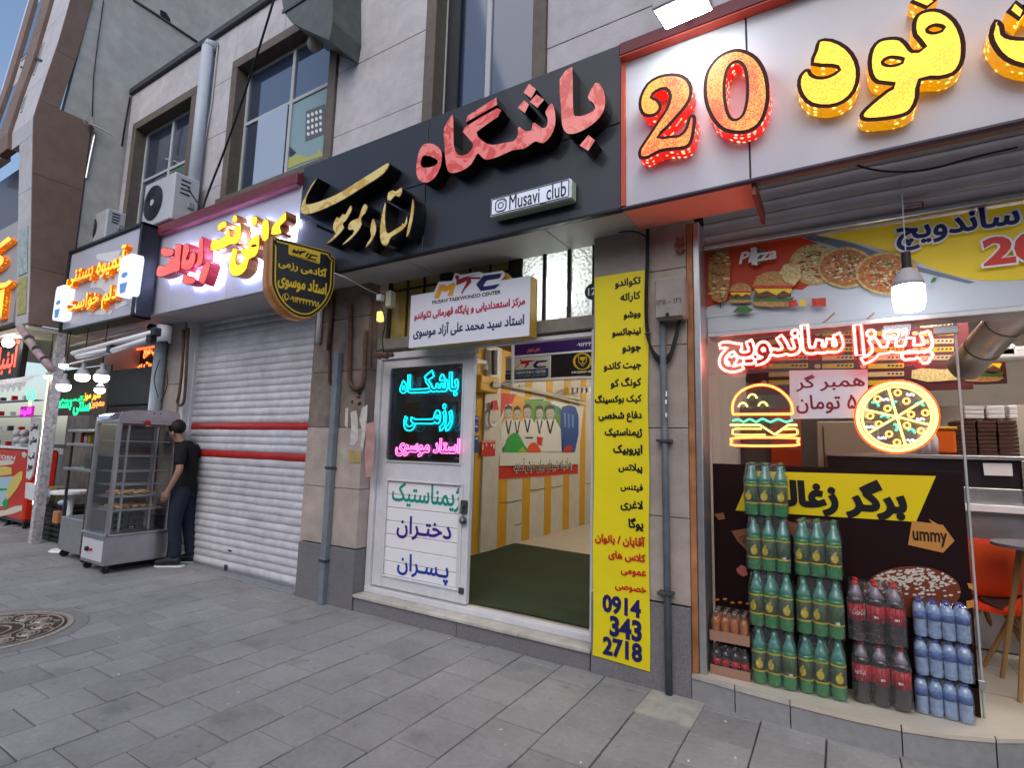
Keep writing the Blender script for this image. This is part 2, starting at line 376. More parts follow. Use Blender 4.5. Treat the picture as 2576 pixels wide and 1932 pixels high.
def text2d(s, bold=0., res=3, latin=False):
    """glyph outlines, thickened, merged with the non-zero winding rule"""
    key = (s, bold, res)
    if key in _tc: return _tc[key]
    c = bpy.data.curves.new('t', 'FONT'); c.body = s if latin else shape(s); c.size = 1; c.resolution_u = res; c.fill_mode = 'NONE'
    o = bpy.data.objects.new('t', c); me = o.to_mesh(); V = [(v.co.x, v.co.y) for v in me.vertices]; nx = {}
    for e in me.edges: a, b = e.vertices; nx.setdefault(a, []).append(b); nx.setdefault(b, []).append(a)
    o.to_mesh_clear(); bpy.data.objects.remove(o); bpy.data.curves.remove(c)
    L = []; seen = set()
    for st in range(len(V)):
        if st in seen or st not in nx: continue
        l = [st]; seen.add(st); cur = st
        nb = sorted(nx[st]); nxt = nb[0]
        while nxt not in seen:
            l.append(nxt); seen.add(nxt); pr = cur; cur = nxt; q = [k for k in nx[cur] if k != pr]; nxt = q[0] if q else st
        p = [V[k] for k in l]; q = [p[0]]
        for a in p[1:]:
            if math.hypot(a[0]-q[-1][0], a[1]-q[-1][1]) > 1e-5: q.append(a)
        if math.hypot(q[0][0]-q[-1][0], q[0][1]-q[-1][1]) < 1e-5: q.pop()
        if len(q) > 2: L.append(np.array(q))
    sa = lambda p: float(np.sum(p[:, 0]*np.roll(p[:, 1], -1)-np.roll(p[:, 0], -1)*p[:, 1]))
    if sum(sa(p) for p in L) < 0: L = [p[::-1] for p in L]
    def inside(pt, p):
        x, y = pt; a = p; b = np.roll(p, -1, 0); c_ = (a[:, 1] > y) != (b[:, 1] > y)
        with np.errstate(all='ignore'): xi = (b[:, 0]-a[:, 0])*(y-a[:, 1])/(b[:, 1]-a[:, 1])+a[:, 0]
        return int((c_ & (x < xi)).sum()) % 2
    L = [p[::-1] if sa(p) < 0 and not any(inside(p[0], q) for q in L if q is not p) else p for p in L]
    O = []
    for p in L:
        if bold:
            d1 = p-np.roll(p, 1, 0); d2 = np.roll(p, -1, 0)-p
            n1 = np.stack([d1[:, 1], -d1[:, 0]], 1)/np.linalg.norm(d1, axis=1)[:, None]; n2 = np.stack([d2[:, 1], -d2[:, 0]], 1)/np.linalg.norm(d2, axis=1)[:, None]
            m = n1+n2; k = np.maximum((m*m).sum(1)/2, .45); p = p+m/k[:, None]*bold
        O.append(p)
    vs = []; es = []
    for p in O: b = len(vs); vs += [Vector((float(a), float(d))) for a, d in p]; es += [(b+i, b+(i+1) % len(p)) for i in range(len(p))]
    r = delaunay_2d_cdt(vs, es, [], 0, 1e-5, False); Vv = np.array([(v[0], v[1]) for v in r[0]]); T = [tuple(f) for f in r[2]]
    C = np.array([Vv[list(f)].mean(0) for f in T]); A = np.concatenate(O); Bq = np.concatenate([np.roll(p, -1, 0) for p in O])
    x, y = C[:, :1], C[:, 1:]; ax, ay, bx, by = A[:, 0], A[:, 1], Bq[:, 0], Bq[:, 1]
    cr = (bx-ax)*(y-ay)-(x-ax)*(by-ay); wn = ((ay <= y) & (by > y) & (cr > 0)).sum(1)-((ay > y) & (by <= y) & (cr < 0)).sum(1)
    T = [t for t, w_ in zip(T, wn) if w_ > 0]; r = ([tuple(v) for v in Vv], T)
    used = sorted({i for t in T for i in t}); mp = {k: i for i, k in enumerate(used)}
    r = ([tuple(float(q) for q in Vv[k]) for k in used], [tuple(mp[i] for i in t) for t in T]); _tc[key] = r; return r
def fit(sh, x0, x1, z0=None, z1=None, zc=None, asp=1., shear=0.):
    V, T = sh; a = min(v[0] for v in V); b = max(v[0] for v in V); c = min(v[1] for v in V); d = max(v[1] for v in V)
    sx = (x1-x0)/(b-a)
    if z0 is None: h = (d-c)*sx*asp; z0 = zc-h/2; z1 = zc+h/2
    sz = (z1-z0)/(d-c)
    return [(x0+(v[0]-a)*sx+shear*(v[1]-c)*sz, z0+(v[1]-c)*sz) for v in V], T
def flat(name, sh, fn, wv, m, parent):
    V, T = sh; return mk(name, [fn(u, v, wv) for u, v in V], ccw(V, T), m, parent)
def solid(name, sh, fn, w0, w1, face, sidem, parent):
    V, T = sh; T = ccw(V, T); n = len(V); Fc = list(T); mi = [0]*len(T)
    for l in loops(T):
        for i in range(len(l)): a, b = l[i], l[(i+1) % len(l)]; Fc.append((b, a, a+n, b+n)); mi.append(1)
    return mk(name, [fn(u, v, w1) for u, v in V]+[fn(u, v, w0) for u, v in V], Fc, [face, sidem], parent, mi)
def pieces(sh):
    V, T = sh; par = list(range(len(V)))
    def fd(i):
        while par[i] != i: par[i] = par[par[i]]; i = par[i]
        return i
    for f in T:
        for k in f[1:]: par[fd(k)] = fd(f[0])
    g = {}
    for f in T: g.setdefault(fd(f[0]), []).append(f)
    out = []
    for fs in g.values():
        ids = sorted({i for f in fs for i in f}); mp = {i: k for k, i in enumerate(ids)}
        out.append(([V[i] for i in ids], [tuple(mp[i] for i in f) for f in fs]))
    return out
def neon(name, sh, fn, wv, r, m, parent, step=.006):
    V, T = sh; T = ccw(V, T); mb = MB()
    for l in loops(T):
        pts = [V[i] for i in l]; q = [pts[0]]
        for p in pts[1:]:
            if math.hypot(p[0]-q[-1][0], p[1]-q[-1][1]) > step: q.append(p)
        if len(q) > 2: mb.tube([fn(u, v, wv) for u, v in q], r, 6, closed=True)
    return mb.build(name, m, parent, True)
def txt(s, xl, xr, yc, Y, m, parent, bold=.0, asp=1., wv=.002, latin=False, name='lettering', fn=None, res=3, shear=0.):
    a = P(xl, yc, Y); b = P(xr, yc, Y); sh = fit(text2d(s, bold, res, latin), a.x, b.x, zc=(a.z+b.z)/2, asp=asp, shear=shear)
    return flat(name, sh, fn or fac(Y), wv, m, parent)
def tpoly(pts, Y=None, X=None, k=0):
    q = [(P(x, y, Y).x, P(x, y, Y).z) if X is None else (PX(x, y, X).y, PX(x, y, X).z) for x, y in pts]
    return smoothp(q, k) if k else q
def ell(cx, cy, rx, ry, n=16, a0=0): return [(cx+rx*math.cos(2*math.pi*i/n+a0), cy+ry*math.sin(2*math.pi*i/n+a0)) for i in range(n)]
class Art:
    """flat print: layered shapes of one poster, one mesh with one material per ink"""
    def __init__(s, fn, conv, w0=.002, dw=.0006): s.fn = fn; s.cv = conv; s.w = w0; s.dw = dw; s.V = []; s.F = []; s.mi = []; s.ms = []
    def lay(s, m, polys, k=0):
        if m not in s.ms: s.ms.append(m)
        pl = [smoothp(p, k) if k else p for p in polys]; V, T = union([s.cv(p) for p in pl]); T = ccw(V, T); b = len(s.V)
        s.V += [s.fn(u, v, s.w) for u, v in V]; s.F += [tuple(b+i for i in f) for f in T]; s.mi += [s.ms.index(m)]*len(T); s.w += s.dw; return s
    def sh(s, m, shp):
        if m not in s.ms: s.ms.append(m)
        V, T = shp; T = ccw(V, T); b = len(s.V); s.V += [s.fn(u, v, s.w) for u, v in V]; s.F += [tuple(b+i for i in f) for f in T]; s.mi += [s.ms.index(m)]*len(T); s.w += s.dw; return s
    def build(s, name, parent): return mk(name, s.V, s.F, s.ms, parent, s.mi)
def cvY(Y): return lambda pts: [(P(x, y, Y).x, P(x, y, Y).z) for x, y in pts]
def cvX(X): return lambda pts: [(PX(x, y, X).y, PX(x, y, X).z) for x, y in pts]

# ================================================================== GROUND
gs = MB(); gs.add([(-60, -40, -.012), (40, -40, -.012), (40, 60, -.012), (-60, 60, -.012)], [(0, 1, 2, 3)])
ground = gs.build('ground', mortar); tag(ground, kind='structure')
pav = thing('pavement', None, None, (0, 0, 0)); pav['kind'] = 'structure'
def tilemesh(sx, sy, j):
    m = MB(); m.box(-sx/2, sx/2, -sy/2, sy/2, -.03, 0, .0035)
    me = bpy.data.meshes.new('paving_tile'); rr = random.Random(j)
    me.from_pydata([(v.x+rr.uniform(-.0015, .0015), v.y+rr.uniform(-.0015, .0015), v.z) for v in m.V], [], m.F); me.materials.append(tilem); return me
TM = [tilemesh(.3225, .3225, j) for j in range(5)]
spots = []
rr = random.Random(3)
MH = Vector((-5.79, 1.61)); 
for i in range(-48, 8):
    cx = -.785+.330*i+.165
    off = (.5 if i % 2 else 0)+rr.uniform(-.06, .06)
    for j in range(-4, 13):
        cy = 3.72-.33*(j+off)+.04
        if cy > 3.66: continue
        spots.append((cx, cy))
def inview(x, y):
    d = Vector((x, y, 0))-Vector((0, 0, H)); z = d.dot(_f)
    if z < .2: return False
    return abs(d.dot(RR)/z*F) < 1420 and -1100 < d.dot(UU)/z*F
vis = [s for s in spots if inview(*s)]
vis.sort(key=lambda s: math.hypot(s[0], s[1]))
near = vis[:296]; far = vis[296:]+[s for s in spots if s not in vis and s[1] > 0 and -17 < s[0] < 2.5]
for k, (x, y) in enumerate(near):
    if (Vector((x, y))-MH).length < .44: continue
    o = bpy.data.objects.new('paving_tile', TM[k % 5]); COL.objects.link(o); o.parent = pav
    o.location = (x, y, rr.uniform(-.0022, .0015)); o.rotation_euler = (rr.uniform(-.004, .004), rr.uniform(-.004, .004), rr.uniform(-.004, .004))
fm = MB()
for i in range(-48, 8):
    cx = -.785+.330*i+.165; cand = sorted(c_[1] for c_ in spots if abs(c_[0]-cx) < .01)
    if cand and cand[-1]+.165 < 3.665 and -17 < cx < 2.5: fm.box(cx-.161, cx+.161, cand[-1]+.169, 3.69, -.03, rr.uniform(-.002, .001), .0035)
for x, y in far:
    if (Vector((x, y))-MH).length < .44: continue
    z = rr.uniform(-.002, .0015); fm.box(x-.161, x+.161, y-.161, y+.161, -.03, z, .0035)
tag(fm.build('paving_tile', tilem, pav), kind='stuff')
# mortar collar and cut pieces round the manhole
col = MB(); col.lathe([(.645, .0), (.635, .0035), (.50, .005), (.50, -.01)], (MH.x, MH.y, 0), 40); col.build('mortar_collar', mat('grey_mortar', (.19, .187, .182), .9, ns=25, na=.2, bump=.4), pav)
mh = thing('manhole_cover', 'round cast iron manhole cover with ring ornament set in the pavement', 'manhole cover', (MH.x, MH.y, 0))
iron = mat('worn_cast_iron', (.34, .30, .25), .55, metal=.3, ns=30, na=.3); irond = mat('dirty_iron_recess', (.06, .035, .028), .9, ns=40, na=.4)
c = (MH.x, MH.y, 0)
MB().lathe([(.49, -.02), (.49, .011), (.455, .013), (.455, .004), (.45, .004), (.45, -.02)], c, 48).build('rim', iron, mh)
MB().lathe([(.449, -.02), (.449, .007), (0.001, .007)], c, 48).build('plate', irond, mh)
rl = MB()
for r in (.425, .20, .13, .055): rl.tube([(MH.x+r*math.cos(a*.1309), MH.y+r*math.sin(a*.1309), .0095) for a in range(48)], .0075, 4, True)
for k in range(12):
    a = k*math.pi/6; r = .31; cx, cy = MH.x+r*math.cos(a), MH.y+r*math.sin(a)
    for q in (.062, .034, .01): rl.tube([(cx+q*math.cos(t*.5236), cy+q*math.sin(t*.5236), .0095) for t in range(12)], .0065, 4, True)
    a2 = a+math.pi/12
    for r0, r1 in ((.215, .25), (.37, .41)): rl.tube([(MH.x+r0*math.cos(a2-.1), MH.y+r0*math.sin(a2-.1), .0095), (MH.x+r1*math.cos(a2), MH.y+r1*math.sin(a2), .0095), (MH.x+r0*math.cos(a2+.1), MH.y+r0*math.sin(a2+.1), .0095)], .006, 4)
rl.build('raised_ornament', iron, mh); mh.scale = (1.1, 1.1, 1)
# pale patched slab, stains, litter
sp = thing('stone_slab', 'pale worn stone slab laid between paving tiles at the foot of the drain pipe', 'slab', (-.95, 3.47, 0))
q = [(-1.115, 3.31), (-.78, 3.30), (-.775, 3.655), (-1.11, 3.655), ]
MB().prism([(x, y, -.02) for x, y in q], (0, 0, .026)).build('slab', mat('pale_slab', (.36, .345, .30), .8, ns=12, na=.2, bump=.3, blotch=.25), sp)
lit = mat('litter_white', (.6, .58, .5), .8)
for n_, (px, py) in enumerate([(300, 1605), (298, 1698), (600, 1744), (1260, 1838), (1461, 1921), (1130, 1608), (1825, 1817), (1732, 1917), (1850, 1909), (960, 1602)]):
    p = G(px, py); a = rr.uniform(0, 3); m = MB(); m.M = Matrix.Translation(p) @ Matrix.Rotation(a, 4, 'Z'); m.box(-.008, .008, -.005, .005, .0005, .006, .002)
    tag(m.build('paper_scrap', lit), ('pale scrap on the paving right of the manhole cover', 'pale scrap on the paving below the manhole cover at the left', 'pale scrap in the middle of the open pavement', 'pale scrap on the paving before the green carpet doorway', 'pale scrap at the bottom edge below the drain pipe', 'pale scrap nearest the club step', 'pale scrap lying close to the shop kerb under the green bottles', 'pale scrap at the bottom edge left of the cola packs', 'pale scrap at the bottom edge below the cola packs', 'pale scrap by the left end of the club step')[n_], 'litter', 'paper scraps on the pavement')

road = MB(); road.add([(-60, -4.2, -.010), (40, -4.2, -.010), (40, -13, -.010), (-60, -13, -.010)], [(0, 1, 2, 3)]); tag(road.build('road', mat('asphalt', (.05, .05, .052), .85, ns=20, na=.2)), kind='structure')
opp = thing('opposite_building', 'row of dull brown shop houses across the street behind the viewer', 'building', (-8, -17, 0)); opp['kind'] = 'structure'
_om = [mat('far_facade_%s' % n_, c_, .8, ns=2, na=.15, blotch=.2) for n_, c_ in (('brown', (.16, .13, .11)), ('grey', (.20, .20, .20)), ('ochre', (.22, .18, .13)))]
for k in range(9):
    hx = -48+k*9; hh_ = (8.5, 10.5, 7.5, 9.5, 11)[k % 5]; box('house_wall', hx, hx+8.95, -26, -17, 0, hh_, _om[k % 3], opp, 0)
    for i in range(4):
        for j in range(2): box('window', hx+.8+i*2.1, hx+2.1+i*2.1, -17.03, -16.98, 4.2+j*2.4, 5.7+j*2.4, winglass, opp, 0)
    box('shop_opening', hx+.4, hx+8.5, -16.98, -16.9, .1, 2.9, mat('dark_shop_opening', (.03, .028, .025), .6), opp, 0)
# ================================================================== MAIN BUILDING
bld = thing('shop_building', 'pale stone two storey building with shops below and windows above', 'building', (-4.5, 3.7, 0))
WY = 3.70
def wallpanels(x0, x1, z0, z1, nx, nz, y0=WY, y1=WY+.25, m=stone, name='stone_panel', par=bld, gap=.004):
    for i in range(nx):
        for j in range(nz):
            a = x0+(x1-x0)*i/nx; b = x0+(x1-x0)*(i+1)/nx; c = z0+(z1-z0)*j/nz; d = z0+(z1-z0)*(j+1)/nz
            box(name, a+gap/2, b-gap/2, y0+random.uniform(0, .003), y1, c+gap/2, d-gap/2, m, par, .003)
back = MB(); back.box(-9.98, 4.2, WY+.26, WY+.5, 3.3, 7.3); back.build('inner_wall', mortar, bld)
TOP = 7.34
# openings: window one, two, three (x0,x1,z0,z1)
W1 = (-9.62, -7.93, 4.72, 6.60); W2 = (-6.78, -4.86, 4.74, 6.62); W3 = (-3.26, -2.14, 4.40, TOP)
wallpanels(-9.98, W1[0]-.13, 4.2, TOP, 1, 4)
wallpanels(W1[0]-.13, W1[1]+.13, W1[3]+.13, TOP, 2, 1)
wallpanels(W1[0]-.13, W1[1]+.13, 4.2, W1[2]-.12, 2, 1)
wallpanels(W1[1]+.13, W2[0]-.13, 4.2, TOP, 1, 4)
wallpanels(W2[0]-.13, W2[1]+.13, W2[3]+.13, TOP, 2, 1)
wallpanels(W2[0]-.13, W2[1]+.13, 4.2, W2[2]-.12, 2, 1)
wallpanels(W2[1]+.13, W3[0]-.13, 4.2, TOP, 1, 4)
wallpanels(W3[1]+.13, 4.2, 4.2, TOP, 4, 4)
def window(W, mull, trans, sill=True, panes=None, top=True):
    x0, x1, z0, z1 = W
    fr = MB(); t = .13
    fr.box(x0-t, x0, WY-.03, WY+.22, z0, z1, .004); fr.box(x1, x1+t, WY-.03, WY+.22, z0, z1, .004)
    if top: fr.box(x0-t, x1+t, WY-.03, WY+.22, z1, z1+t, .004)
    if sill: fr.box(x0-t-.03, x1+t+.03, WY-.07, WY+.22, z0-.10, z0, .006)
    fr.build('window_surround', brown, bld)
    g = MB(); y = WY+.13; b = .045
    g.box(x0, x0+b, y, y+.05, z0, z1, .004); g.box(x1-b, x1, y, y+.05, z0, z1, .004); g.box(x0+b, x1-b, y, y+.05, z0, z0+b, .004)
    if top: g.box(x0+b, x1-b, y, y+.05, z1-b, z1, .004)
    for mx in mull: g.box(mx-.028, mx+.028, y-.003, y+.053, z0+b, z1-b, .004)
    for tz in trans: g.box(x0+b, x1-b, y+.003, y+.047, tz-.025, tz+.025, .004)
    f = g.build('window_frame', wframe, bld)
    xs = [x0+b]+list(mull)+[x1-b]; zs = [z0+b]+list(trans)+[z1-b]
    for i in range(len(xs)-1):
        for j in range(len(zs)-1):
            mt = (panes or {}).get((i, j), winglass); box('pane', xs[i]+.003, xs[i+1]-.003, y+.02, y+.03, zs[j]+.003, zs[j+1]-.003, mt, f, 0)
    return f
f1 = window(W1, [-8.75], [5.75], panes={(1, 0): mat('green_tinted_pane', (.10, .17, .14), .15, coat=.5)})
f2 = window(W2, [-5.76], [5.86], panes={(1, 0): pgreen})
f3 = window(W3, [-2.72], [], sill=False, top=False)
# inner sliding sashes and stickers of window two
box('blue_film', -6.42, -5.80, WY+.115, WY+.125, 4.86, 5.83, pblue, f2, 0)
sk_ = Art(fac(WY+.15), cvY(WY+.12), .004)
sk_.lay(mat('sticker_grey', (.10, .12, .13), .4), [[(765, 276), (814, 257), (812, 333), (763, 352)]])
sk_.lay(white, [ell(771+i*10.3, 287-i*3.6+j*15.5, 3.6, 5, 8) for i in range(4) for j in range(4)])
sk_.lay(mat('yellow_sticker', (.40, .42, .12), .5), [[(718, 422), (722, 395), (745, 385), (770, 392), (790, 384), (800, 372), (806, 383), (812, 388), (760, 405)]])
sk_.lay(mat('dark_sticker', (.03, .04, .08), .5), [[(724, 392), (722, 362), (740, 380)]])
sk_.build('window_sticker', f2)
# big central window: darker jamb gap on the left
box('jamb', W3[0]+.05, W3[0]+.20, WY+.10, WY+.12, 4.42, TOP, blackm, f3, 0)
# parapet cap
box('parapet_cap', -10.0, 4.2, WY-.05, WY+.5, TOP, TOP+.10, mat('dark_cap', (.05, .05, .06), .6), bld, .01)
# ground-floor pillars
def pillar(x0, x1, y0=3.69, m2=None, zs=(.56, 1.12, 1.72, 2.30, 2.85, 3.40), depth=.35):
    wallpanels(x0, x1, -.01, .55, 1, 1, y0-.012, y0+depth, granite, 'granite_base')
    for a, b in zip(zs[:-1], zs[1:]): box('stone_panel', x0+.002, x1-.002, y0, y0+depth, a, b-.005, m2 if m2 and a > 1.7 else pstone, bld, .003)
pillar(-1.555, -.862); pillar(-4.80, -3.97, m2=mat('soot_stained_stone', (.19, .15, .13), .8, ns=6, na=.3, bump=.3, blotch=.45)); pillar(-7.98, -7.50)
# narrow white reveal and wall piece left of the juice shop
box('wall_reveal', -7.50, -7.40, 3.72, 4.0, 0, 3.2, wmetal, bld)
# corridor interior
cz = .20
box('interior_wall', -4.20, -4.03, 4.05, 12.0, 0, 3.3, cream, bld, 0)
box('interior_wall', -1.55, -1.40, 4.05, 12.0, 0, 3.3, cream, bld, 0)
box('interior_wall', -4.03, -1.55, 11.9, 12.0, 0, 3.3, cream, bld, 0)
box('ceiling', -4.03, -1.55, 5.3, 11.9, 2.95, 3.1, mat('brown_ceiling', (.12, .085, .065), .8), bld, 0)
box('ceiling', -4.03, -1.55, 4.05, 5.3, 3.25, 3.3, cream, bld, 0)
box('floor', -4.03, -1.55, 3.9, 11.9, 0, cz, mat('beige_floor', (.48, .43, .36), .4, ns=5, na=.08), bld, 0)
stripe = MB()
for a, b in ((4.30, 4.55), (4.95, 5.10), (5.675, 5.825), (6.263, 6.50), (6.929, 7.159), (7.622, 7.855), (8.297, 8.542), (8.983, 9.217), (9.7, 9.95)):
    box('painted_stripe', -4.029, -4.0265, a, b, cz+.001, 3.2, ypaint, bld, 0)
box('wall_pilaster', -4.03, -4.0, 5.83, 6.22, cz, 3.2, cream, bld, .003)
crk = MB()
for a, b, z in ((7.16, 7.62, .93), (7.86, 8.25, .94), (9.22, 9.6, .94), (6.3, 6.9, .80), (6.7, 6.93, .46)): crk.tube([(-4.027, a, z), (-4.027, (a+b)/2, z-.01), (-4.027, b, z+.005)], .006, 4)
crk.build('wall_crack', mortar, bld)
# carpet: a thing lying on the corridor floor
cp = MB(); nx, ny = 22, 26; V = []; 
for j in range(ny+1):
    for i in range(nx+1):
        x = -3.98+2.40*i/nx; y = 3.93+(2.75-.10*i/nx)*j/ny; z = cz+.010+.006*math.sin(x*3+y*2)+.004*math.sin(y*7)
        rid = abs(x-(-3.05+.0*y)); z += .016*math.exp(-(rid/.035)**2)*(1 if y > 4.6 else 0)
        rid2 = abs(y-4.22-.03*math.sin(x*2)); z += .020*math.exp(-(rid2/.05)**2); V.append((x, y, z))
cp.add(V, [(j*(nx+1)+i, j*(nx+1)+i+1, (j+1)*(nx+1)+i+1, (j+1)*(nx+1)+i) for j in range(ny) for i in range(nx)])
cpo = cp.build('carpet', carpet, None, True); tag(cpo, 'dark green rucked carpet lying inside the open club entrance', 'carpet')
# step before the club
step = thing('entrance_step', 'granite faced step with worn marble treads before the club door', 'step', (-2.75, 3.6, 0))
xs = [-3.965, -3.3, -2.86, -2.43, -2.15, -1.558]
for a, b in zip([-3.965, -2.75, -1.565][:-1], [-3.965, -2.75, -1.565][1:]): box('granite_riser', a+.002, b-.002, 3.695, 3.80, -.01, .118, granite, step)
for a, b in zip(xs[:-1], xs[1:]): box('marble_tread', a+.0015, b-.0015, 3.672+random.uniform(0, .004), 3.93, .12+random.uniform(0, .002), .150, stepm, step, .005)
# door threshold
# ================================================================== CLUB DOOR
DY = 3.85
dr = thing('club_door', 'white painted metal door leaf with glazed top and sticker covered lower panel', 'door', (-3.38, DY, cz))
xl, xr, zb, zt = -3.90, -2.775, .215, 2.395
zt_ = 2.395
wx0, wx1 = P(987, 930, DY).x, P(1166, 913, DY).x; wz1 = P(1078, 921, DY).z; wz0 = P(1078, 1162, DY).z
lx0, lx1 = P(967, 1350, DY).x, P(1158, 1350, DY).x; lz1 = P(1068, 1216, DY).z; lz0 = P(1060, 1464, DY).z
fr = MB()
for a in ((xl, wx0, zb, zt), (wx1, xr, zb, zt), (wx0, wx1, wz1, zt), (wx0, wx1, lz1, wz0), (wx0, wx1, zb, lz0)): fr.box(a[0], a[1], DY, DY+.05, a[2], a[3], .004)
for (a, b, c, d) in ((wx0, wx1, wz0, wz1), (lx0+.01, lx1, lz0, lz1)):
    t = .018
    fr.box(a-t, a, DY-.012, DY, c-t, d+t, .003); fr.box(b, b+t, DY-.012, DY, c-t, d+t, .003); fr.box(a, b, DY-.012, DY, d, d+t, .003); fr.box(a, b, DY-.012, DY, c-t, c, .003)
fr.build('door_frame', wmetal, dr)
box('pane', wx0, wx1, DY+.022, DY+.028, wz0, wz1, glass('door_glass', (.35, .38, .42), 2.2, .03), dr, 0)
hh = (lz1-lz0)/7
for k in range(7): box('plank', wx0+.002, wx1-.002, DY+.012, DY+.03, lz0+k*hh+.003, lz0+(k+1)*hh-.003, white, dr, .003)
txt('ژیمناستیک', 984, 1157, 1250, DY, teal, dr, .018, 1.25, wv=-.009)
txt('دختـران', 996, 1134, 1333, DY, purple, dr, .02, 1.0, wv=-.009)
txt('پـسـران', 997, 1127, 1431, DY, blueink, dr, .02, 1.0, wv=-.009)
lk = MB(); lk.box(xr-.075, xr-.01, DY-.03, DY+.001, .98, 1.09, .006); lk.tube([(xr-.03, DY-.03, 1.05), (xr-.03, DY-.07, 1.04), (xr-.03, DY-.08, .98)], .012, 6); lk.sphere((xr-.035, DY-.035, .92), .035, 8); lk.build('handle', dsteel, dr)
MB().box(xr-.07, xr-.02, DY-.02, DY, .30, .35, .004).build('bolt', dsteel, dr)
# frame of the opening: belongs to the building
of = MB()
of.box(-3.965, xl-.004, DY-.03, DY+.05, .15, 2.50, .004); of.box(-1.622, -1.562, DY-.04, DY+.03, .15, 2.50, .005)
of.box(-3.965, -1.562, DY-.035, DY+.05, .150, .200, .004)
of.box(-3.95, -2.76, DY-.03, DY+.05, 2.405, 2.47, .004); of.box(-2.76, -1.63, DY-.02, DY+.05, 2.45, 2.485, .003)
of.build('entrance_frame', wmetal, bld)
box('transom_beam', -3.96, -1.562, DY-.05, DY+.12, 2.503, 2.615, mat('dusty_grey_beam', (.22, .20, .18), .8, ns=12, na=.2, blotch=.3), bld, .006)
# transom glazing
TY = 3.80
yglass = mat('yellow_ribbed_glass', (.36, .25, .05), .25, ns=7, na=.25, coat=.3, blotch=.2); pyglass = mat('pale_yellow_glass', (.40, .34, .16), .25, coat=.3, blotch=.15)
def fx(px, py, Y): return P(px, py, Y).x
X_ = lambda px: fx(px, 700, TY)
ys = [985, 1024.6, 1066, 1106]
for a, b, mt in ((985, 1024, yglass), (1026, 1065, yglass), (1067, 1106, pyglass), (1134, 1180, pyglass), (1182, 1230, pyglass), (1232, 1278, pyglass)):
    box('pane', X_(a)+.008, X_(b)-.008, TY+.02, TY+.03, 2.62, 3.09, mt, bld, 0); box('pane', X_(a)+.008, X_(b)-.008, TY+.02, TY+.03, 3.105, 3.19, mt, bld, 0)
frost = bpy.data.materials.new('frosted_glass'); frost.use_nodes = True; _t = frost.node_tree; _t.nodes.clear(); _N = _t.nodes.new; _L = _t.links.new
_o = _N('ShaderNodeOutputMaterial'); _tl = _N('ShaderNodeBsdfTranslucent'); _tl.inputs[0].default_value = (.75, .84, .82, 1); _tr = _N('ShaderNodeBsdfTransparent'); _tr.inputs[0].default_value = (.8, .88, .86, 1)
_df = _N('ShaderNodeBsdfDiffuse'); _df.inputs[0].default_value = (.45, .52, .50, 1); _gl = _N('ShaderNodeBsdfGlossy'); _gl.inputs['Roughness'].default_value = .15
_v = _N('ShaderNodeTexVoronoi'); _v.inputs['Scale'].default_value = 34; _g = _N('ShaderNodeNewGeometry'); _L(_g.outputs['Position'], _v.inputs['Vector']); _p = _N('ShaderNodeBump'); _p.inputs['Strength'].default_value = 1; _p.inputs['Distance'].default_value = .02; _L(_v.outputs['Distance'], _p.inputs['Height'])
for _q in (_tl, _df, _gl): _L(_p.outputs[0], _q.inputs['Normal'])
_m1 = _N('ShaderNodeMixShader'); _m1.inputs[0].default_value = .12; _L(_tl.outputs[0], _m1.inputs[1]); _L(_tr.outputs[0], _m1.inputs[2]); _m2 = _N('ShaderNodeMixShader'); _m2.inputs[0].default_value = .35; _L(_m1.outputs[0], _m2.inputs[1]); _L(_df.outputs[0], _m2.inputs[2])
_m3 = _N('ShaderNodeMixShader'); _m3.inputs[0].default_value = .08; _L(_m2.outputs[0], _m3.inputs[1]); _L(_gl.outputs[0], _m3.inputs[2]); _L(_m3.outputs[0], _o.inputs[0])
for a, b in ((1312, 1364), (1372, 1426), (1434, 1489)): mk('frosted_pane', [(X_(a), TY+.02, 2.615), (X_(b), TY+.02, 2.615), (X_(b), TY+.02, 3.20), (X_(a), TY+.02, 3.20)], [(0, 1, 2, 3)], frost, bld)
bar = MB()
for a, b in ((1364, 1372), (1426, 1434), (1278, 1312), (1106, 1134), (1023.5, 1026), (1064.5, 1067.5), (1179.5, 1182), (1229.5, 1232.5), (978, 986), (1489, 1497)): bar.box(X_(a), X_(b), TY+.002, TY+.04, 2.615, 3.20, .002)
bar.box(X_(986), X_(1106), TY+.006, TY+.035, 3.088, 3.106); bar.box(X_(1134), X_(1278), TY+.006, TY+.035, 3.088, 3.106)
bar.build('transom_bars', mat('dark_bar', (.03, .028, .025), .6), bld)
# lamp behind the frosted glass (lit in the photo)
lam = thing('ceiling_lamp', 'bright lamp glowing behind the frosted glass above the club door', 'lamp', (-1.98, 4.12, 3.0))
MB().sphere((-1.98, 4.12, 2.88), .07, 12).build('bulb', glow('lamp_white', (1, .98, .95), 75), lam); MB().tube([(-1.98, 4.12, 2.94), (-1.98, 4.12, 3.25)], .012, 6).build('stem', white, lam)

# ================================================================== FASCIA / SIGNS
SY = 3.29
def panelsplit(th, name, x0, x1, z0, z1, seams, m, y=SY, d=.03):
    xs = [x0]+seams+[x1]
    for a, b in zip(xs[:-1], xs[1:]): box(name, a+.003, b-.003, y, y+d, z0, z1, m, th, .003)
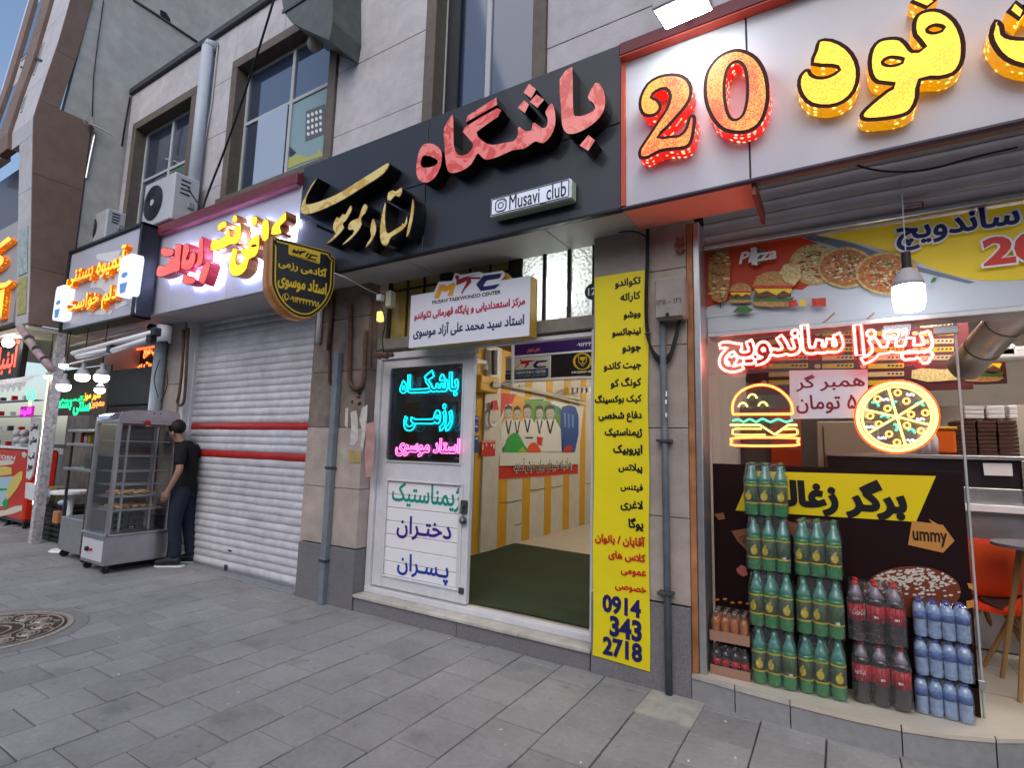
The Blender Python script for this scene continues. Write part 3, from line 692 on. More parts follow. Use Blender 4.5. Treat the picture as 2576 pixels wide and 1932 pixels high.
# --- black club sign
cs = thing('club_sign', 'wide charcoal fascia sign with red and gold raised lettering over the club door', 'sign', (-2.9, SY, 3.19))
x0, x1 = -4.635, -1.192
zb_, zt2 = 3.19, 4.405
zm_ = 3.19+.62
for a, b in ((x0, -2.95), (-2.944, x1)):
    box('sign_panel', a, b, SY, SY+.03, zb_, zm_-.003, gblack, cs, .003); box('sign_panel', a, b, SY, SY+.03, zm_+.003, zt2, gblack, cs, .003)
for a, b in ((x0, -3.22), (-3.212, -1.815), (-1.807, x1)): box('soffit_panel', a, b, SY+.03, 3.86, 3.186, 3.20, gsoff, cs, .002)
box('edge_trim', x0, x1, SY-.004, SY+.05, 3.176, 3.188, blackm, cs, .002); box('sign_top', x0, x1, SY+.03, WY-.01, zt2-.03, zt2-.005, gblack, cs, .002)
T2 = zm(700, 0, 2.37)
LF = SY-.11
redm = marble('red_marbled_acrylic', (.55, .045, .02), (.72, .17, .14), 5.5, .15, .18)
goldm = marble('gold_marbled_acrylic', (.50, .29, .006), (.64, .50, .14), 5, .15, .10)
lside = mat('letter_side_black', (.008, .008, .010), .3, coat=.3)
ba = [(1745,398),(1678,468),(1686,640),(1692,740),(1712,785),(1745,797),(1800,783),(1865,745),(1918,695),(1945,640),(1948,575),(1930,520),(1892,490),(1845,578),(1872,606),(1890,640),(1868,665),(1815,687),(1778,690),(1760,672),(1756,560),(1754,430)]
badot = [(1850,803),(1888,835),(1848,898),(1797,865)]
shga = [(1630,612),(1650,668),(1650,745),(1622,812),(1578,852),(1535,840),(1500,862),(1462,885),(1400,893),(1350,915),(1290,940),(1235,950),(1205,925),(1185,915),(1150,978),(1090,1018),(1035,1030),(1008,1010),(996,940),(990,840),(988,765),(1038,682),(1044,760),(1046,860),(1060,905),(1085,925),(1120,920),(1148,895),(1162,855),(1115,800),(1112,758),(1308,642),(1308,695),(1182,785),(1222,840),(1275,862),(1345,850),(1405,838),(1430,800),(1428,762),(1440,755),(1470,778),(1510,775),(1515,740),(1530,730),(1575,762),(1603,745),(1605,700),(1592,665)]
gtop = [(1300,578),(1130,688),(1118,728),(1305,622)]
sd1 = [(1495,497),(1538,530),(1508,583),(1462,550)]; sd2 = [(1465,595),(1495,620),(1470,672),(1428,640)]; sd3 = [(1540,560),(1585,592),(1545,640),(1500,605)]
heo = [(870,858),(915,855),(965,885),(975,945),(960,1010),(925,1065),(880,1087),(840,1072),(822,1020),(830,940),(845,890)]
heh = [(860,930),(905,930),(950,955),(935,985),(880,998),(850,985)]
def letters(th, polys, tr, Y, w0, w1, face, sd_, k=3, rim=None, rimw=.012, name='raised_letter'):
    for pl in polys:
        outs, holes, kk = pl if isinstance(pl, tuple) else ([pl], [], k)
        o_ = [smoothp(tpoly(tr(p), Y=Y-w1), kk) if kk else tpoly(tr(p), Y=Y-w1) for p in outs]; h_ = [smoothp(tpoly(tr(p), Y=Y-w1), 3) for p in holes]
        if rim:
            b = solid(name, union([grow(p, rimw*.15) for p in o_], [grow(p, 0) for p in h_]), fac(Y), w0, w1, rim, sd_, th)
            flat('lit_face', union([grow(p, -rimw) for p in o_], [grow(p, rimw) for p in h_]), fac(Y), w1+.003, face, b)
        else: solid(name, union(o_, h_), fac(Y), w0, w1, face, sd_, th)
letters(cs, [([ba], [], 2), ([badot], [], 0), ([shga], [], 2), ([gtop], [], 0), ([sd1], [], 0), ([sd2], [], 0), ([sd3], [], 0), ([heo], [heh], 3)], T2, SY, .0, .13, redm, lside)
sw = [(235,1060),(205,1090),(165,1160),(140,1215),(133,1255),(150,1277),(200,1274),(290,1240),(400,1185),(520,1110),(620,1045),(662,990),(655,968),(600,1000),(480,1075),(350,1155),(240,1200),(180,1215),(166,1205),(178,1160),(205,1110)]
al = [(805,1180),(814,1230),(803,1320),(782,1395),(764,1415),(768,1370),(785,1290),(795,1215)]
sta = [(770,1282),(772,1330),(745,1370),(700,1400),(672,1420),(658,1455),(635,1468),(612,1445),(605,1380),(615,1290),(636,1205),(645,1218),(640,1300),(648,1378),(665,1385),(700,1362),(732,1345),(740,1325),(752,1332),(762,1300)]
dots = [(650,1190),(655,1148),(685,1130),(700,1138),(735,1115),(742,1140),(725,1175),(695,1170),(672,1198)]
dal = [(570,1300),(588,1350),(580,1400),(550,1450),(520,1480),(530,1448),(552,1410),(548,1370),(555,1322)]
mu = [(520,1213),(537,1232),(522,1270),(497,1300),(500,1340),(470,1390),(420,1440),(380,1462),(398,1438),(445,1392),(448,1372),(420,1372),(418,1340),(440,1312),(478,1298),(490,1262),(505,1225)]
su = [(435,1222),(442,1250),(422,1290),(404,1318),(388,1335),(395,1360),(370,1392),(320,1440),(285,1455),(305,1432),(342,1392),(326,1370),(330,1330),(350,1290),(365,1298),(386,1270),(400,1278),(420,1240)]
letters(cs, [([sw], [], 3), ([al], [], 2), ([sta], [], 2), ([dots], [], 2), ([dal], [], 2), ([mu], [], 2), ([su], [], 2)], T2, SY, .0, .15, goldm, lside, rim=mat('letter_rim_dark', (.03, .015, .01), .3), rimw=.006)
# account name plate
pl = thing('name_plate', 'small white light box with a camera emblem and latin account name on the charcoal sign', 'sign', (-1.9, SY-.1, 3.35))
q = tpoly(T2([(1265,1183),(1740,1058),(1745,1185),(1275,1292)]), Y=SY-.10)
a_, b_, c_, d_ = min(p[0] for p in q), max(p[0] for p in q), (q[2][1]+q[3][1])/2, (q[0][1]+q[1][1])/2
box('light_box', a_, b_, SY-.10, SY-.004, c_, d_, mat('silver_box', (.38, .42, .36), .35, metal=.3), pl, .012)
box('face_plate', a_+.008, b_-.008, SY-.104, SY-.10, c_+.008, d_-.008, mat('plate_white', (.62, .66, .78), .3, emit=(.6, .68, .85), es=.22), pl, .002)
ln = MB(); t = .006; e = .018
for r in ((a_+e, b_-e, d_-e, d_-e+t), (a_+e, b_-e, c_+e-t, c_+e), (a_+e-t, a_+e, c_+e, d_-e), (b_-e, b_-e+t, c_+e, d_-e)): ln.box(r[0], r[1], SY-.107, SY-.104, r[2], r[3])
ln.build('outline', ink, pl)
hz = (c_+d_)/2; hh = (d_-c_)*.30; ix = a_+.10
em = MB(); em.tube([(ix+sx_*hh*(1-.3*abs(math.sin(2*t_)) if False else 1), SY-.106, hz+sz_*hh) for sx_, sz_ in ((-1, -.6), (-.6, -1), (.6, -1), (1, -.6), (1, .6), (.6, 1), (-.6, 1), (-1, .6)) for t_ in (0,)], .005, 4, True)
em.tube([(ix+hh*.5*math.cos(t*.6283), SY-.106, hz+hh*.5*math.sin(t*.6283)) for t in range(10)], .004, 4, True); em.sphere((ix+hh*.62, SY-.106, hz+hh*.62), .006, 6); em.build('camera_emblem', ink, pl)
sh = fit(text2d('Musavi_club', .006, 3, True), ix+hh+.03, b_-.035, hz-.072, hz+.060); flat('lettering', sh, fac(SY), .1075, ink, pl)
# --- cafe net fascia
cf = thing('cafe_sign', 'white panel fascia with maroon trim and glowing yellow and red raised lettering', 'sign', (-6.3, SY, 3.15))
panelsplit(cf, 'sign_panel', -9.92, -4.64, 3.15, 4.22, [-9.0, -8.05, P(433, 680, SY).x, P(573, 690, SY).x], wcomp)
panelsplit(cf, 'soffit_panel', -9.92, -4.64, 3.145, 3.158, [-8.05, P(428, 787, SY).x, P(573, 755, SY).x], gsoff, SY+.03, .53)
box('top_trim', -8.0, -4.64, SY-.075, SY+.10, 4.20, 4.33, rtrim, cf, .012); box('side_trim', -8.0, -7.86, SY-.075, SY, 3.50, 4.20, rtrim, cf, .012)
box('top_cover', -9.92, -4.64, SY+.10, WY-.01, 4.30, 4.325, rtrim, cf, .003)
yl = speckle('yellow_lit_face', (.95, .50, .0), (1, .72, .01), 90, 1.5); rl2 = speckle('red_lit_face', (.70, .03, .05), (.95, .11, .10), 60, 1.1)
pks = mat('letter_side_foil', (.52, .22, .09), .22, metal=.6, ns=60, na=.4); rds = mat('letter_side_red', (.48, .035, .05), .3, ns=40, na=.4)
halo = glow('halo_white_led', (.48, .56, 1), 58)
T3 = zm(330, 500, 4.74)
kaf = [(1838,160),(1850,165),(1848,255),(1780,320),(1785,365),(1790,418),(1680,430),(1672,400),(1690,320),(1760,240)]
alf = [(1570,265),(1640,258),(1640,470),(1562,495)]
fy = ([[(1530,440),(1500,430),(1455,450),(1410,510),(1385,590),(1325,590),(1312,640),(1355,690),(1345,730),(1300,780),(1255,770),(1250,700),(1275,600),(1215,595),(1180,720),(1170,830),(1195,905),(1250,925),(1320,900),(1380,830),(1410,720),(1480,690),(1525,600),(1532,500)]], [[(1432,560),(1480,545),(1500,560),(1450,572)]], 2)
fdot = [(1470,205),(1500,215),(1510,260),(1490,310),(1460,328),(1438,300),(1440,240)]
nt = [(1310,290),(1312,440),(1280,520),(1230,545),(1180,545),(1120,580),(1030,615),(950,612),(968,495),(1060,480),(1130,430),(1150,355),(1175,370),(1185,440),(1230,440),(1235,350),(1245,310),(1280,330)]
ndot = [(1240,185),(1265,210),(1268,255),(1235,285),(1212,270),(1212,225)]
tdot = [(1040,310),(1085,275),(1120,265),(1140,285),(1130,345),(1100,350),(1060,380),(1035,370)]
ra = [(905,735),(938,758),(945,800),(870,1015),(805,960),(830,870)]
alif = [(815,485),(862,470),(860,700),(835,790),(780,805),(795,700)]
ya = [(630,545),(690,540),(695,620),(655,715),(690,720),(720,640),(765,635),(770,700),(745,790),(690,850),(600,830),(610,700)]
nt2 = [(520,580),(530,540),(600,545),(600,600),(590,690),(580,850),(500,880),(400,920),(305,920),(325,800),(400,800),(440,770),(465,700),(520,700)]
yd = [(620,910),(660,905),(700,930),(760,950),(765,985),(720,1020),(650,1015),(605,985)]
td2 = [(360,600),(400,580),(440,590),(500,600),(510,640),(480,680),(400,690),(365,660)]
def letters2(polys, face, sd_):
    for pl_ in polys:
        outs, holes, kk = pl_ if isinstance(pl_, tuple) else ([pl_], [], 2)
        o_ = [smoothp(tpoly(T3(p), Y=SY-.15), kk) for p in outs]; h_ = [smoothp(tpoly(T3(p), Y=SY-.15), 2) for p in holes]
        b = solid('raised_letter', union([grow(p, .004) for p in o_], h_), fac(SY), .035, .15, mat('letter_rim_brown', (.06, .02, .015), .4), sd_, cf)
        flat('lit_face', union([grow(p, -.005) for p in o_], [grow(p, .005) for p in h_]), fac(SY), .153, face, b)
        solid('halo_light', union([grow(p, -.012) for p in o_]), fac(SY), .012, .033, halo, halo, b)
letters2([kaf, alf, fy, fdot, nt, ndot, tdot], yl, pks); letters2([ra, alif, ya, nt2, yd, td2], rl2, rds)
# --- burger shop fascia
bs = thing('burger_sign', 'white fascia sign with glowing red numerals and yellow lettering over the sandwich shop', 'sign', (.3, SY, 3.19))
X0 = -1.186
sx1 = P(1888, 447, SY).x
panelsplit(bs, 'sign_panel', X0, 2.6, 3.19, 4.255, [sx1, 1.1], wcomp)
box('seam_strip', sx1-.004, sx1+.004, SY-.003, SY+.02, 3.2, 4.25, ink, bs, 0)
box('top_trim', X0, 2.6, SY-.07, SY+.05, 4.258, 4.36, rtrim, bs, .01); box('top_lip', X0+.005, 2.6, SY-.072, SY-.004, 4.245, 4.257, otrim, bs, .002)
box('left_trim', X0, X0+.03, SY-.02, SY, 3.19, 4.245, otrim, bs, .002); box('bottom_lip', X0, 2.6, SY-.012, SY+.03, 3.172, 3.188, mat('dark_lip', (.05, .04, .07), .5), bs, .002)
box('soffit_panel', X0, -.383, SY+.03, 3.68, 3.18, 3.192, peach, bs, .002)
box('soffit_end', -.383, -.36, SY+.03, 3.80, 3.10, 3.192, mat('maroon_end', (.22, .05, .04), .5), bs, .002)
box('back_channel', -.36, 2.6, SY+.05, SY+.11, 3.185, 3.25, mat('brown_channel', (.16, .12, .10), .6), bs, .004)
T4 = zm(1500, 0, 2.0558)
two = [(222,560),(225,500),(262,430),(320,392),(390,378),(450,388),(490,428),(495,490),(470,545),(425,600),(370,660),(325,705),(380,700),(430,695),(462,660),(475,610),(495,592),(515,605),(508,680),(492,740),(458,768),(400,775),(330,785),(275,815),(232,822),(218,800),(225,765),(265,705),(320,620),(360,560),(378,500),(355,462),(312,475),(290,498),(318,510),(338,545),(325,580),(290,602),(245,598)]
zo = [(700,256),(760,256),(830,292),(878,370),(895,470),(885,560),(850,640),(790,682),(715,690),(645,668),(595,610),(563,530),(557,440),(575,360),(630,290)]
zh = [(722,325),(755,345),(772,410),(772,510),(752,590),(715,612),(688,580),(672,500),(672,420),(690,350)]
da = [(1150,205),(1220,200),(1300,240),(1350,310),(1362,390),(1340,470),(1280,530),(1200,555),(1110,545),(1060,500),(1040,440),(1050,390),(1080,358),(1105,358),(1115,380),(1150,395),(1200,390),(1250,360),(1215,345),(1110,335),(1130,260)]
wa = [(1660,70),(1720,45),(1790,50),(1860,100),(1900,180),(1908,260),(1895,330),(1850,385),(1770,408),(1680,415),(1668,500),(1640,565),(1590,600),(1500,618),(1400,625),(1365,610),(1370,580),(1420,530),(1500,465),(1535,440),(1450,430),(1415,390),(1405,320),(1420,250),(1460,205),(1520,190),(1580,195),(1620,235),(1640,258),(1690,245),(1640,185),(1635,120)]
fd = [(1680,-45),(1765,-5),(1705,45),(1622,10)]
te = [(2062,98),(2105,125),(2112,168),(2150,188),(2230,192),(2330,180),(2420,90),(2480,140),(2450,300),(2330,350),(2200,345),(2110,310),(2055,250),(2030,180)]
td = [(2170,0),(2230,45),(2185,105),(2120,60)]; td3 = [(2250,-30),(2310,15),(2265,75),(2205,30)]
redf = speckle('red_gold_glitter_face', (.80, .03, .01), (.78, .34, .03), 150, 1.2, lo=.47, hi=.55); reds = leddots('red_led_side', (.55, .01, .006), (3, 1.2, .7), 26, 1.0)
yelf = speckle('yellow_glitter_face', (.95, .36, .0), (1, .56, .005), 150, 1.3, lo=.34, hi=.46); yels = leddots('amber_led_side', (.50, .20, .0), (2.6, 1.6, .35), 26, 1.0)
rimd = mat('numeral_rim_brown', (.030, .004, .004), .6, spec=.15)
letters(bs, [([two], [], 2), ([zo], [zh], 3)], T4, SY, .0, .10, redf, reds, rim=rimd, rimw=.019)
letters(bs, [([da], [], 2), ([wa], [[(1490,318),(1520,303),(1580,312),(1550,328),(1510,330)], [(1720,150),(1750,137),(1788,147),(1760,160),(1735,160)]], 2), ([fd], [], 0), ([te], [], 2), ([td], [], 0), ([td3], [], 0)], T4, SY, .0, .10, yelf, yels, rim=rimd, rimw=.018)
# led beads on the numeral sides
# flood light
fl = thing('flood_light', 'square white led flood light fixed above the sandwich shop sign', 'flood light', (-.72, 3.05, 4.3))
fc = (P(1655, -6, 3.0)+P(1775, -6, 3.0)+P(1777, 46, 3.0)+P(1670, 78, 3.0))/4
m = MB(); m.M = Matrix.Translation((-.70, 3.02, 4.235)) @ Matrix.Rotation(math.radians(8), 4, 'X') @ Matrix.Rotation(math.radians(-4), 4, 'Z'); m.box(-.155, .155, -.12, .12, .0, .05, .01); m.build('housing', mat('lamp_white_housing', (.5, .5, .52), .4), fl)
m2 = MB(); m2.M = m.M; m2.box(-.140, .140, -.105, .105, -.004, -.001); m2.build('led_panel', glow('flood_led', (.85, 1, .95), 34), fl)
MB().tube([(-.70, 3.1, 4.29), (-.70, 3.25, 4.40), (-.70, 3.69, 4.42)], .014, 6).build('bracket_arm', dsteel, fl)
# --- juice shop box sign
js = thing('juice_shop_sign', 'black framed box sign with orange lit script between two white lit cups', 'sign', (-9, 3.1, 3.1))
A = P(180, 640, 3.14); B = P(365, 548, 3.0); C_ = P(345, 789, 3.0); D_ = P(156, 840, 3.14)
jx0, jx1 = A.x, B.x; jz0, jz1 = (C_.z+D_.z)/2, (A.z+B.z)/2
JY = 3.06
jx0, jx1 = P(165, 740, JY).x, P(352, 670, JY).x; jz1 = (P(176, 645, JY).z+P(365, 545, JY).z)/2; jz0 = (P(345, 789, JY).z+P(154, 842, JY).z)/2
box('sign_face', jx0+.04, jx1-.04, JY, JY+.16, jz0+.04, jz1-.04, wcomp, js, .004)
fr = MB(); t = .045
for a in ((jx0, jx1, jz1-t, jz1), (jx0, jx1, jz0, jz0+t*.6), (jx0, jx0+t, jz0, jz1), (jx1-t, jx1, jz0, jz1)): fr.box(a[0], a[1], JY-.03, JY+.19, a[2], a[3], .006)
fr.build('sign_frame', blackm, js)
orf = speckle('orange_lit_face', (.95, .25, .0), (1, .50, .01), 60, 1.6); ors = leddots('orange_lit_side', (.40, .07, .0), (1.6, .6, .05), 22, .8)
def row(s, pxl, pxr, pyc, pyh, bold, th, fn, Y, face, sd_, w0, w1, name='raised_letter', latin=False):
    a = P(pxl, pyc, Y-w1); b = P(pxr, pyc, Y-w1); top = P((pxl+pxr)/2, pyc-pyh/2, Y-w1); bot = P((pxl+pxr)/2, pyc+pyh/2, Y-w1)
    sh = fit(text2d(s, bold, 3, latin), a.x, b.x, bot.z, top.z)
    for pc in pieces(sh): solid(name, pc, fn, w0, w1, face, sd_, th)
row('آبمیوه بستنی', 172, 312, 672, 62, .03, js, fac(JY), JY, orf, ors, 0, .07)
row('دلم خواست', 168, 292, 758, 52, .03, js, fac(JY), JY, orf, ors, 0, .07)
cup = glow('cup_lit_white', (.80, .84, 1.0), .9)
for (px0, px1, py0, py1, sgn) in ((305, 336, 645, 742, 1), (143, 164, 722, 803, 0)):
    a = P(px0, (py0+py1)/2, JY-.1); b = P(px1, (py0+py1)/2, JY-.1); top = P((px0+px1)/2, py0, JY-.1).z; bot = P((px0+px1)/2, py1, JY-.1).z
    cpn = MB(); pr = [(a.x+.03, top), (b.x-.03, top), (b.x, top-.05), (b.x-.02, bot+.03), (b.x-.05, bot), (a.x+.03, bot), (a.x, bot+.04), (a.x, top-.06)]
    ob = cpn.prism([(x, JY-.13, z) for x, z in pr], (0, .128, 0)).build('lit_cup', cup, js)
    ar = Art(fac(JY-.13), lambda p: p, .002); w_ = b.x-a.x; hgt = top-bot
    ar.lay(mat('cup_blue', (.12, .25, .55), .4, emit=(.1, .25, .6), es=.3), [[(a.x+w_*.2, bot+hgt*.3), (a.x+w_*.8, bot+hgt*.3), (a.x+w_*.7, bot+hgt*.05), (a.x+w_*.3, bot+hgt*.05)], ell(a.x+w_*.5, bot+hgt*.5, w_*.25, hgt*.07, 10)])
    ar.build('cup_drawing', js)
wsc = Art(fac(JY), cvY(JY), .003); T6 = zm(120, 640, 5.185)
wsc.lay(white, [T6([(560,430),(570,345),(680,345),(680,275),(960,240),(960,500),(820,560),(700,440)]), T6([(880,640),(1160,560),(1150,770),(1060,640),(880,720)]), T6([(640,0),(960,-60),(900,120),(640,60)]), T6([(700,720),(850,730),(820,790),(480,780)])])
wsc.build('splash_print', js)
# --- shield sign (hangs out from the wall, faces the street corner)
ss = thing('shield_sign', 'black and gold shield shaped double light box hanging out from the wall over the shutter', 'sign', (-4.1, 3.0, 3.1))
T5 = zm(560, 560, 4.88)
out = [(630,160),(660,175),(690,190),(1300,350),(1325,400),(1375,440),(1375,500),(1365,780),(1330,900),(1270,1010),(1180,1100),(1080,1160),(980,1165),(870,1130),(760,1050),(670,940),(610,800),(595,700),(600,400),(605,200)]
# plane of the shield: spanned by two measured corners, turned toward the camera
YL, YR = 2.70, 3.25
qa = P(*T5([(630, 160)])[0], YL); qb = P(*T5([(1375, 440)])[0], YR)
ux = Vector((qb.x-qa.x, qb.y-qa.y, 0)).normalized(); nrm = Vector((ux.y, -ux.x, 0)); O5 = Vector((qa.x, qa.y, 0))
def s5(px, py):
    d = ray(px, py); o = Vector((0, 0, H)); t = (O5-o).dot(nrm)/d.dot(nrm); p = o+d*t; return ((p-O5).dot(ux), p.z)
fn5 = lambda u, v, w=0.: O5+ux*u+nrm*w+Vector((0, 0, v))
cv5 = lambda pts: [s5(*p) for p in pts]
po = smoothp(cv5(T5(out)), 2); cop = mat('copper_edge', (.42, .18, .06), .35, metal=.4, ns=9, na=.25, emit=(.5, .2, .05), es=.06)
solid('shield_body', union([po]), fn5, -.20, 0, mat('shield_gold', (.55, .36, .02), .4), cop, ss)
solid('edge_band', union([grow(po, .012)]), fn5, -.095, -.075, cop, cop, ss)
a5 = Art(fn5, lambda p: p, .002, .001)
a5.lay(ink, [grow(po, -.008)]); a5.lay(gold, [grow(po, -.028)]); a5.lay(mat('shield_black', (.012, .012, .016), .35), [grow(po, -.040)])
cvt = lambda p: cv5(T5(p))
a5.lay(gold, [cvt([(810,275),(830,265),(1190,365),(1198,385),(1190,500),(1175,505),(815,395),(803,370)])])
a5.lay(ink, [cvt([(845,365),(870,320),(905,350),(935,330),(925,385),(895,380),(870,370)]), cvt([(930,350),(1010,345),(1030,360),(975,375),(950,400),(935,390)]), cvt([(960,315),(975,320),(968,332)]), cvt([(1040,370),(1070,375),(1030,420),(1045,430),(1075,385),(1165,405),(1160,422),(1090,410),(1075,432),(1150,450),(1145,465),(1045,445),(1010,410)])])
a5.sh(ink, fit(text2d('MUSAVI TAEKWONDO CENTER', 0, 1, True), s5(*T5([(850, 385)])[0])[0], s5(*T5([(1160, 480)])[0])[0], s5(*T5([(1000, 452)])[0])[1], s5(*T5([(1000, 432)])[0])[1]))
def t5(s, x0, x1, y0, y1, bold):
    u0 = s5(*T5([(x0, (y0+y1)/2)])[0])[0]; u1 = s5(*T5([(x1, (y0+y1)/2)])[0])[0]; v1 = s5(*T5([((x0+x1)/2, y0)])[0])[1]; v0 = s5(*T5([((x0+x1)/2, y1)])[0])[1]
    a5.sh(gold, fit(text2d(s, bold, 3), u0, u1, v0, v1))
t5('آکادمی رزمی', 675, 1280, 490, 630, .035); t5('استاد موسوی', 668, 1275, 670, 870, .04); t5('۰۹۱۴۳۴۳۲۷۱۸', 815, 1190, 935, 1005, .03)
a5.lay(gold, [cvt(ell(767, 915, 42, 46, 16))]); a5.lay(ink, [cvt(ell(767, 915, 34, 38, 16))]); a5.lay(gold, [cvt([(750,890),(765,885),(768,905),(762,915),(780,935),(792,928),(800,940),(785,952),(760,940),(745,915)])])
a5.build('face_print', ss)
MB().tube([fn5(.5, 3.33, -.08), (fn5(.5, 3.33, -.08).x, WY, 3.33)], .012, 6).build('mounting_bar', blackm, ss)
mid = fn5(.4, 3.60, -.08)
MB().tube([mid, (mid.x, SY, mid.z)], .014, 6).build('mounting_bar', blackm, ss)
# --- taekwondo centre sign
ms = thing('centre_sign', 'white light box with gold edge and a kicking figure logo hanging under the soffit', 'sign', (-2.75, 3.62, 2.7))
MY = 3.60; T7 = zm(980, 640, 5.267)
mo = [(285,545),(590,490),(650,360),(830,350),(870,240),(950,270),(1190,225),(1240,250),(1500,215),(1530,265),(1480,335),(1860,282),(1860,1085),(255,1232)]
qm = [(P(x, y, MY).x, P(x, y, MY).z) for x, y in T7(mo)]
L_ = (qm[0][0]+qm[-1][0])/2; R_ = (qm[-3][0]+qm[-2][0])/2; tz = (qm[0][1]+qm[-3][1])/2; bz = (qm[-1][1]+qm[-2][1])/2
qm[0] = (L_, tz); qm[-1] = (L_, bz); qm[-3] = (R_, tz); qm[-2] = (R_, bz); qm[1] = (qm[1][0], tz); qm[-4] = (qm[-4][0], tz)
solid('light_box', union([qm]), fac(MY), -.12, 0, mat('sign_white_face', (.60, .60, .68), .35, emit=(.6, .6, .7), es=.06), mat('sign_gold_side', (.45, .27, .04), .45), ms)
a7 = Art(fac(MY), cvY(MY), .002); orange = mat('orange_ink', (.70, .33, .02), .5); dred = mat('dark_red_ink', (.30, .012, .012), .5)
a7.lay(orange, [T7([(585,580),(665,400),(745,400),(760,420),(835,370),(880,385),(835,550),(765,550),(800,460),(740,500),(700,480),(655,580)])])
a7.lay(dred, [T7([(885,410),(890,350),(880,320),(925,325),(1000,300),(1160,258),(1040,300),(1215,300),(1200,325),(1080,325),(1085,370),(1010,450),(960,525),(950,510),(1000,410),(1030,350),(960,380)]), T7(ell(898, 302, 28, 26, 12))])
a7.lay(navy, [T7([(1225,305),(1250,280),(1492,250),(1462,315),(1290,345),(1245,410),(1260,425),(1470,388),(1400,455),(1210,485),(1150,400)])])
a7.build('logo_print', ms)
def row7(s, x0, x1, y0, y1, bold, m, latin=False, shear=0.):
    # y0,y1: centre heights at left and right ends
    (a, b) = T7([(x0, y0), (x1, y1)]); pa = P(*a, MY); pb = P(*b, MY); return pa.x, pb.x, (pa.z+pb.z)/2
a, b, z = row7('', 570, 1475, 632, 500, 0, ink); flat('lettering', fit(text2d('MUSAVI TAEKWONDO CENTER', .022, 3, True), a, b, zc=z, asp=.9), fac(MY), .003, ink, ms)
a, b, z = row7('', 330, 1800, 825, 620, 0, ink); flat('lettering', fit(text2d('مرکز استعدادیابی و پایگاه قهرمانی تکواندو', .04, 3), a, b, zc=z, asp=1.15), fac(MY), .003, mat('crimson_ink', (.42, .01, .05), .5), ms)
a, b, z = row7('', 320, 1785, 1010, 905, 0, ink); flat('lettering', fit(text2d('استاد سید محمد علی آزاد موسوی', .028, 3), a, b, zc=z, asp=1.25), fac(MY), .003, navy, ms)
MB().tube([(-2.5, MY+.1, 2.9), (-2.5, TY, 2.9)], .012, 6).build('mounting_bar', blackm, ms)
# --- yellow vertical banner
bn = thing('class_banner', 'tall yellow vinyl banner listing classes with a phone number on the pillar', 'banner', (-1.33, 3.66, .1))
BY = 3.672
V = []; nx, nz = 6, 30
bx0, bx1, bz0, bz1 = -1.535, -1.128, .125, 2.865
for j in range(nz+1):
    for i in range(nx+1):
        u = i/nx; v = j/nz; V.append((bx0+(bx1-bx0)*u+.004*math.sin(v*17), BY-.002+.0022*math.sin(v*23+u*2)+.001*math.sin(u*7), bz0+(bz1-bz0)*v-(.02*u if j == 0 else 0)))
mk('vinyl_sheet', V, [(j*(nx+1)+i, j*(nx+1)+i+1, (j+1)*(nx+1)+i+1, (j+1)*(nx+1)+i) for j in range(nz) for i in range(nx)], yellow, bn, smooth=True)
Ta = lambda x, y: (900+x/2.765, 600+y/2.765); Tb = lambda x, y: (900+x/2.37, 1100+y/2.37)
rows = [('تکواندو', Ta, 1790, 1970, 308, ink), ('کاراته', Ta, 1828, 1970, 408, ink), ('ووشو', Ta, 1850, 1970, 532, ink), ('نینجاتسو', Ta, 1770, 1972, 652, ink), ('جودو', Ta, 1840, 1972, 770, ink), ('جیت کاندو', Ta, 1712, 1975, 888, ink), ('کونگ کو', Ta, 1760, 1975, 1005, ink), ('کیک بوکسینگ', Ta, 1650, 1977, 1118, ink), ('دفاع شخصی', Ta, 1675, 1978, 1240, ink), ('ژیمناستیک', Ta, 1720, 1980, 1352, ink), ('ایروبیک', Ta, 1778, 1982, 1472, ink), ('پیلاتس', Ta, 1815, 1982, 1600, ink),
        ('فیتنس', Tb, 1568, 1702, 302, ink), ('لاغری', Tb, 1568, 1702, 408, ink), ('یوگا', Tb, 1615, 1705, 520, ink), ('آقایان / بانوان', Tb, 1416, 1715, 615, redi), ('کلاس های', Tb, 1495, 1718, 715, redi), ('عمومی', Tb, 1570, 1722, 812, redi), ('خصوصی', Tb, 1535, 1722, 905, redi)]
for s, t_, x0, x1, yc, m in rows:
    (a, y), (b, _) = t_(x0, yc), t_(x1, yc); txt(s, a, b, y, BY, m, bn, .042, 1.05, wv=.006)
for s, x0, x1, yc in (('0914', 1460, 1690, 1008), ('343', 1503, 1695, 1142), ('2718', 1462, 1697, 1265)):
    (a, y), (b, _) = Tb(x0, yc), Tb(x1, yc); txt(s, a, b, y, BY, navy, bn, .045, 1.12, wv=.006, latin=True)

# ================================================================== ROLLER SHUTTER
rs = thing('roller_shutter', 'closed white slatted roller shutter with two red slats beside the club', 'shutter', (-6.1, 3.85, 0))
def slatmesh(x0, x1, y, h, name='slat', m=shut, seed=1):
    n = 6; V = []; pr = []
    for i in range(n+1):
        t = i/n; pr.append((y-.012*math.sin(math.pi*min(1, t*1.15))**.8 if t < .87 else y+.004, h*t))
    nx_ = 22; rs_ = random.Random(seed)
    for q in range(nx_+1):
        dz_ = rs_.uniform(-.0022, .0022); dy_ = rs_.uniform(-.004, .004)*(rs_.random() < .35); V += [(x0+(x1-x0)*q/nx_, a+dy_, b+dz_) for a, b in pr]
    me = bpy.data.meshes.new(name); me.from_pydata(V, [], [(q*(n+1)+i, (q+1)*(n+1)+i, (q+1)*(n+1)+i+1, q*(n+1)+i+1) for q in range(nx_) for i in range(n)]); me.materials.append(m); return me
SHX0, SHX1 = -7.38, -4.90; ph = .0875
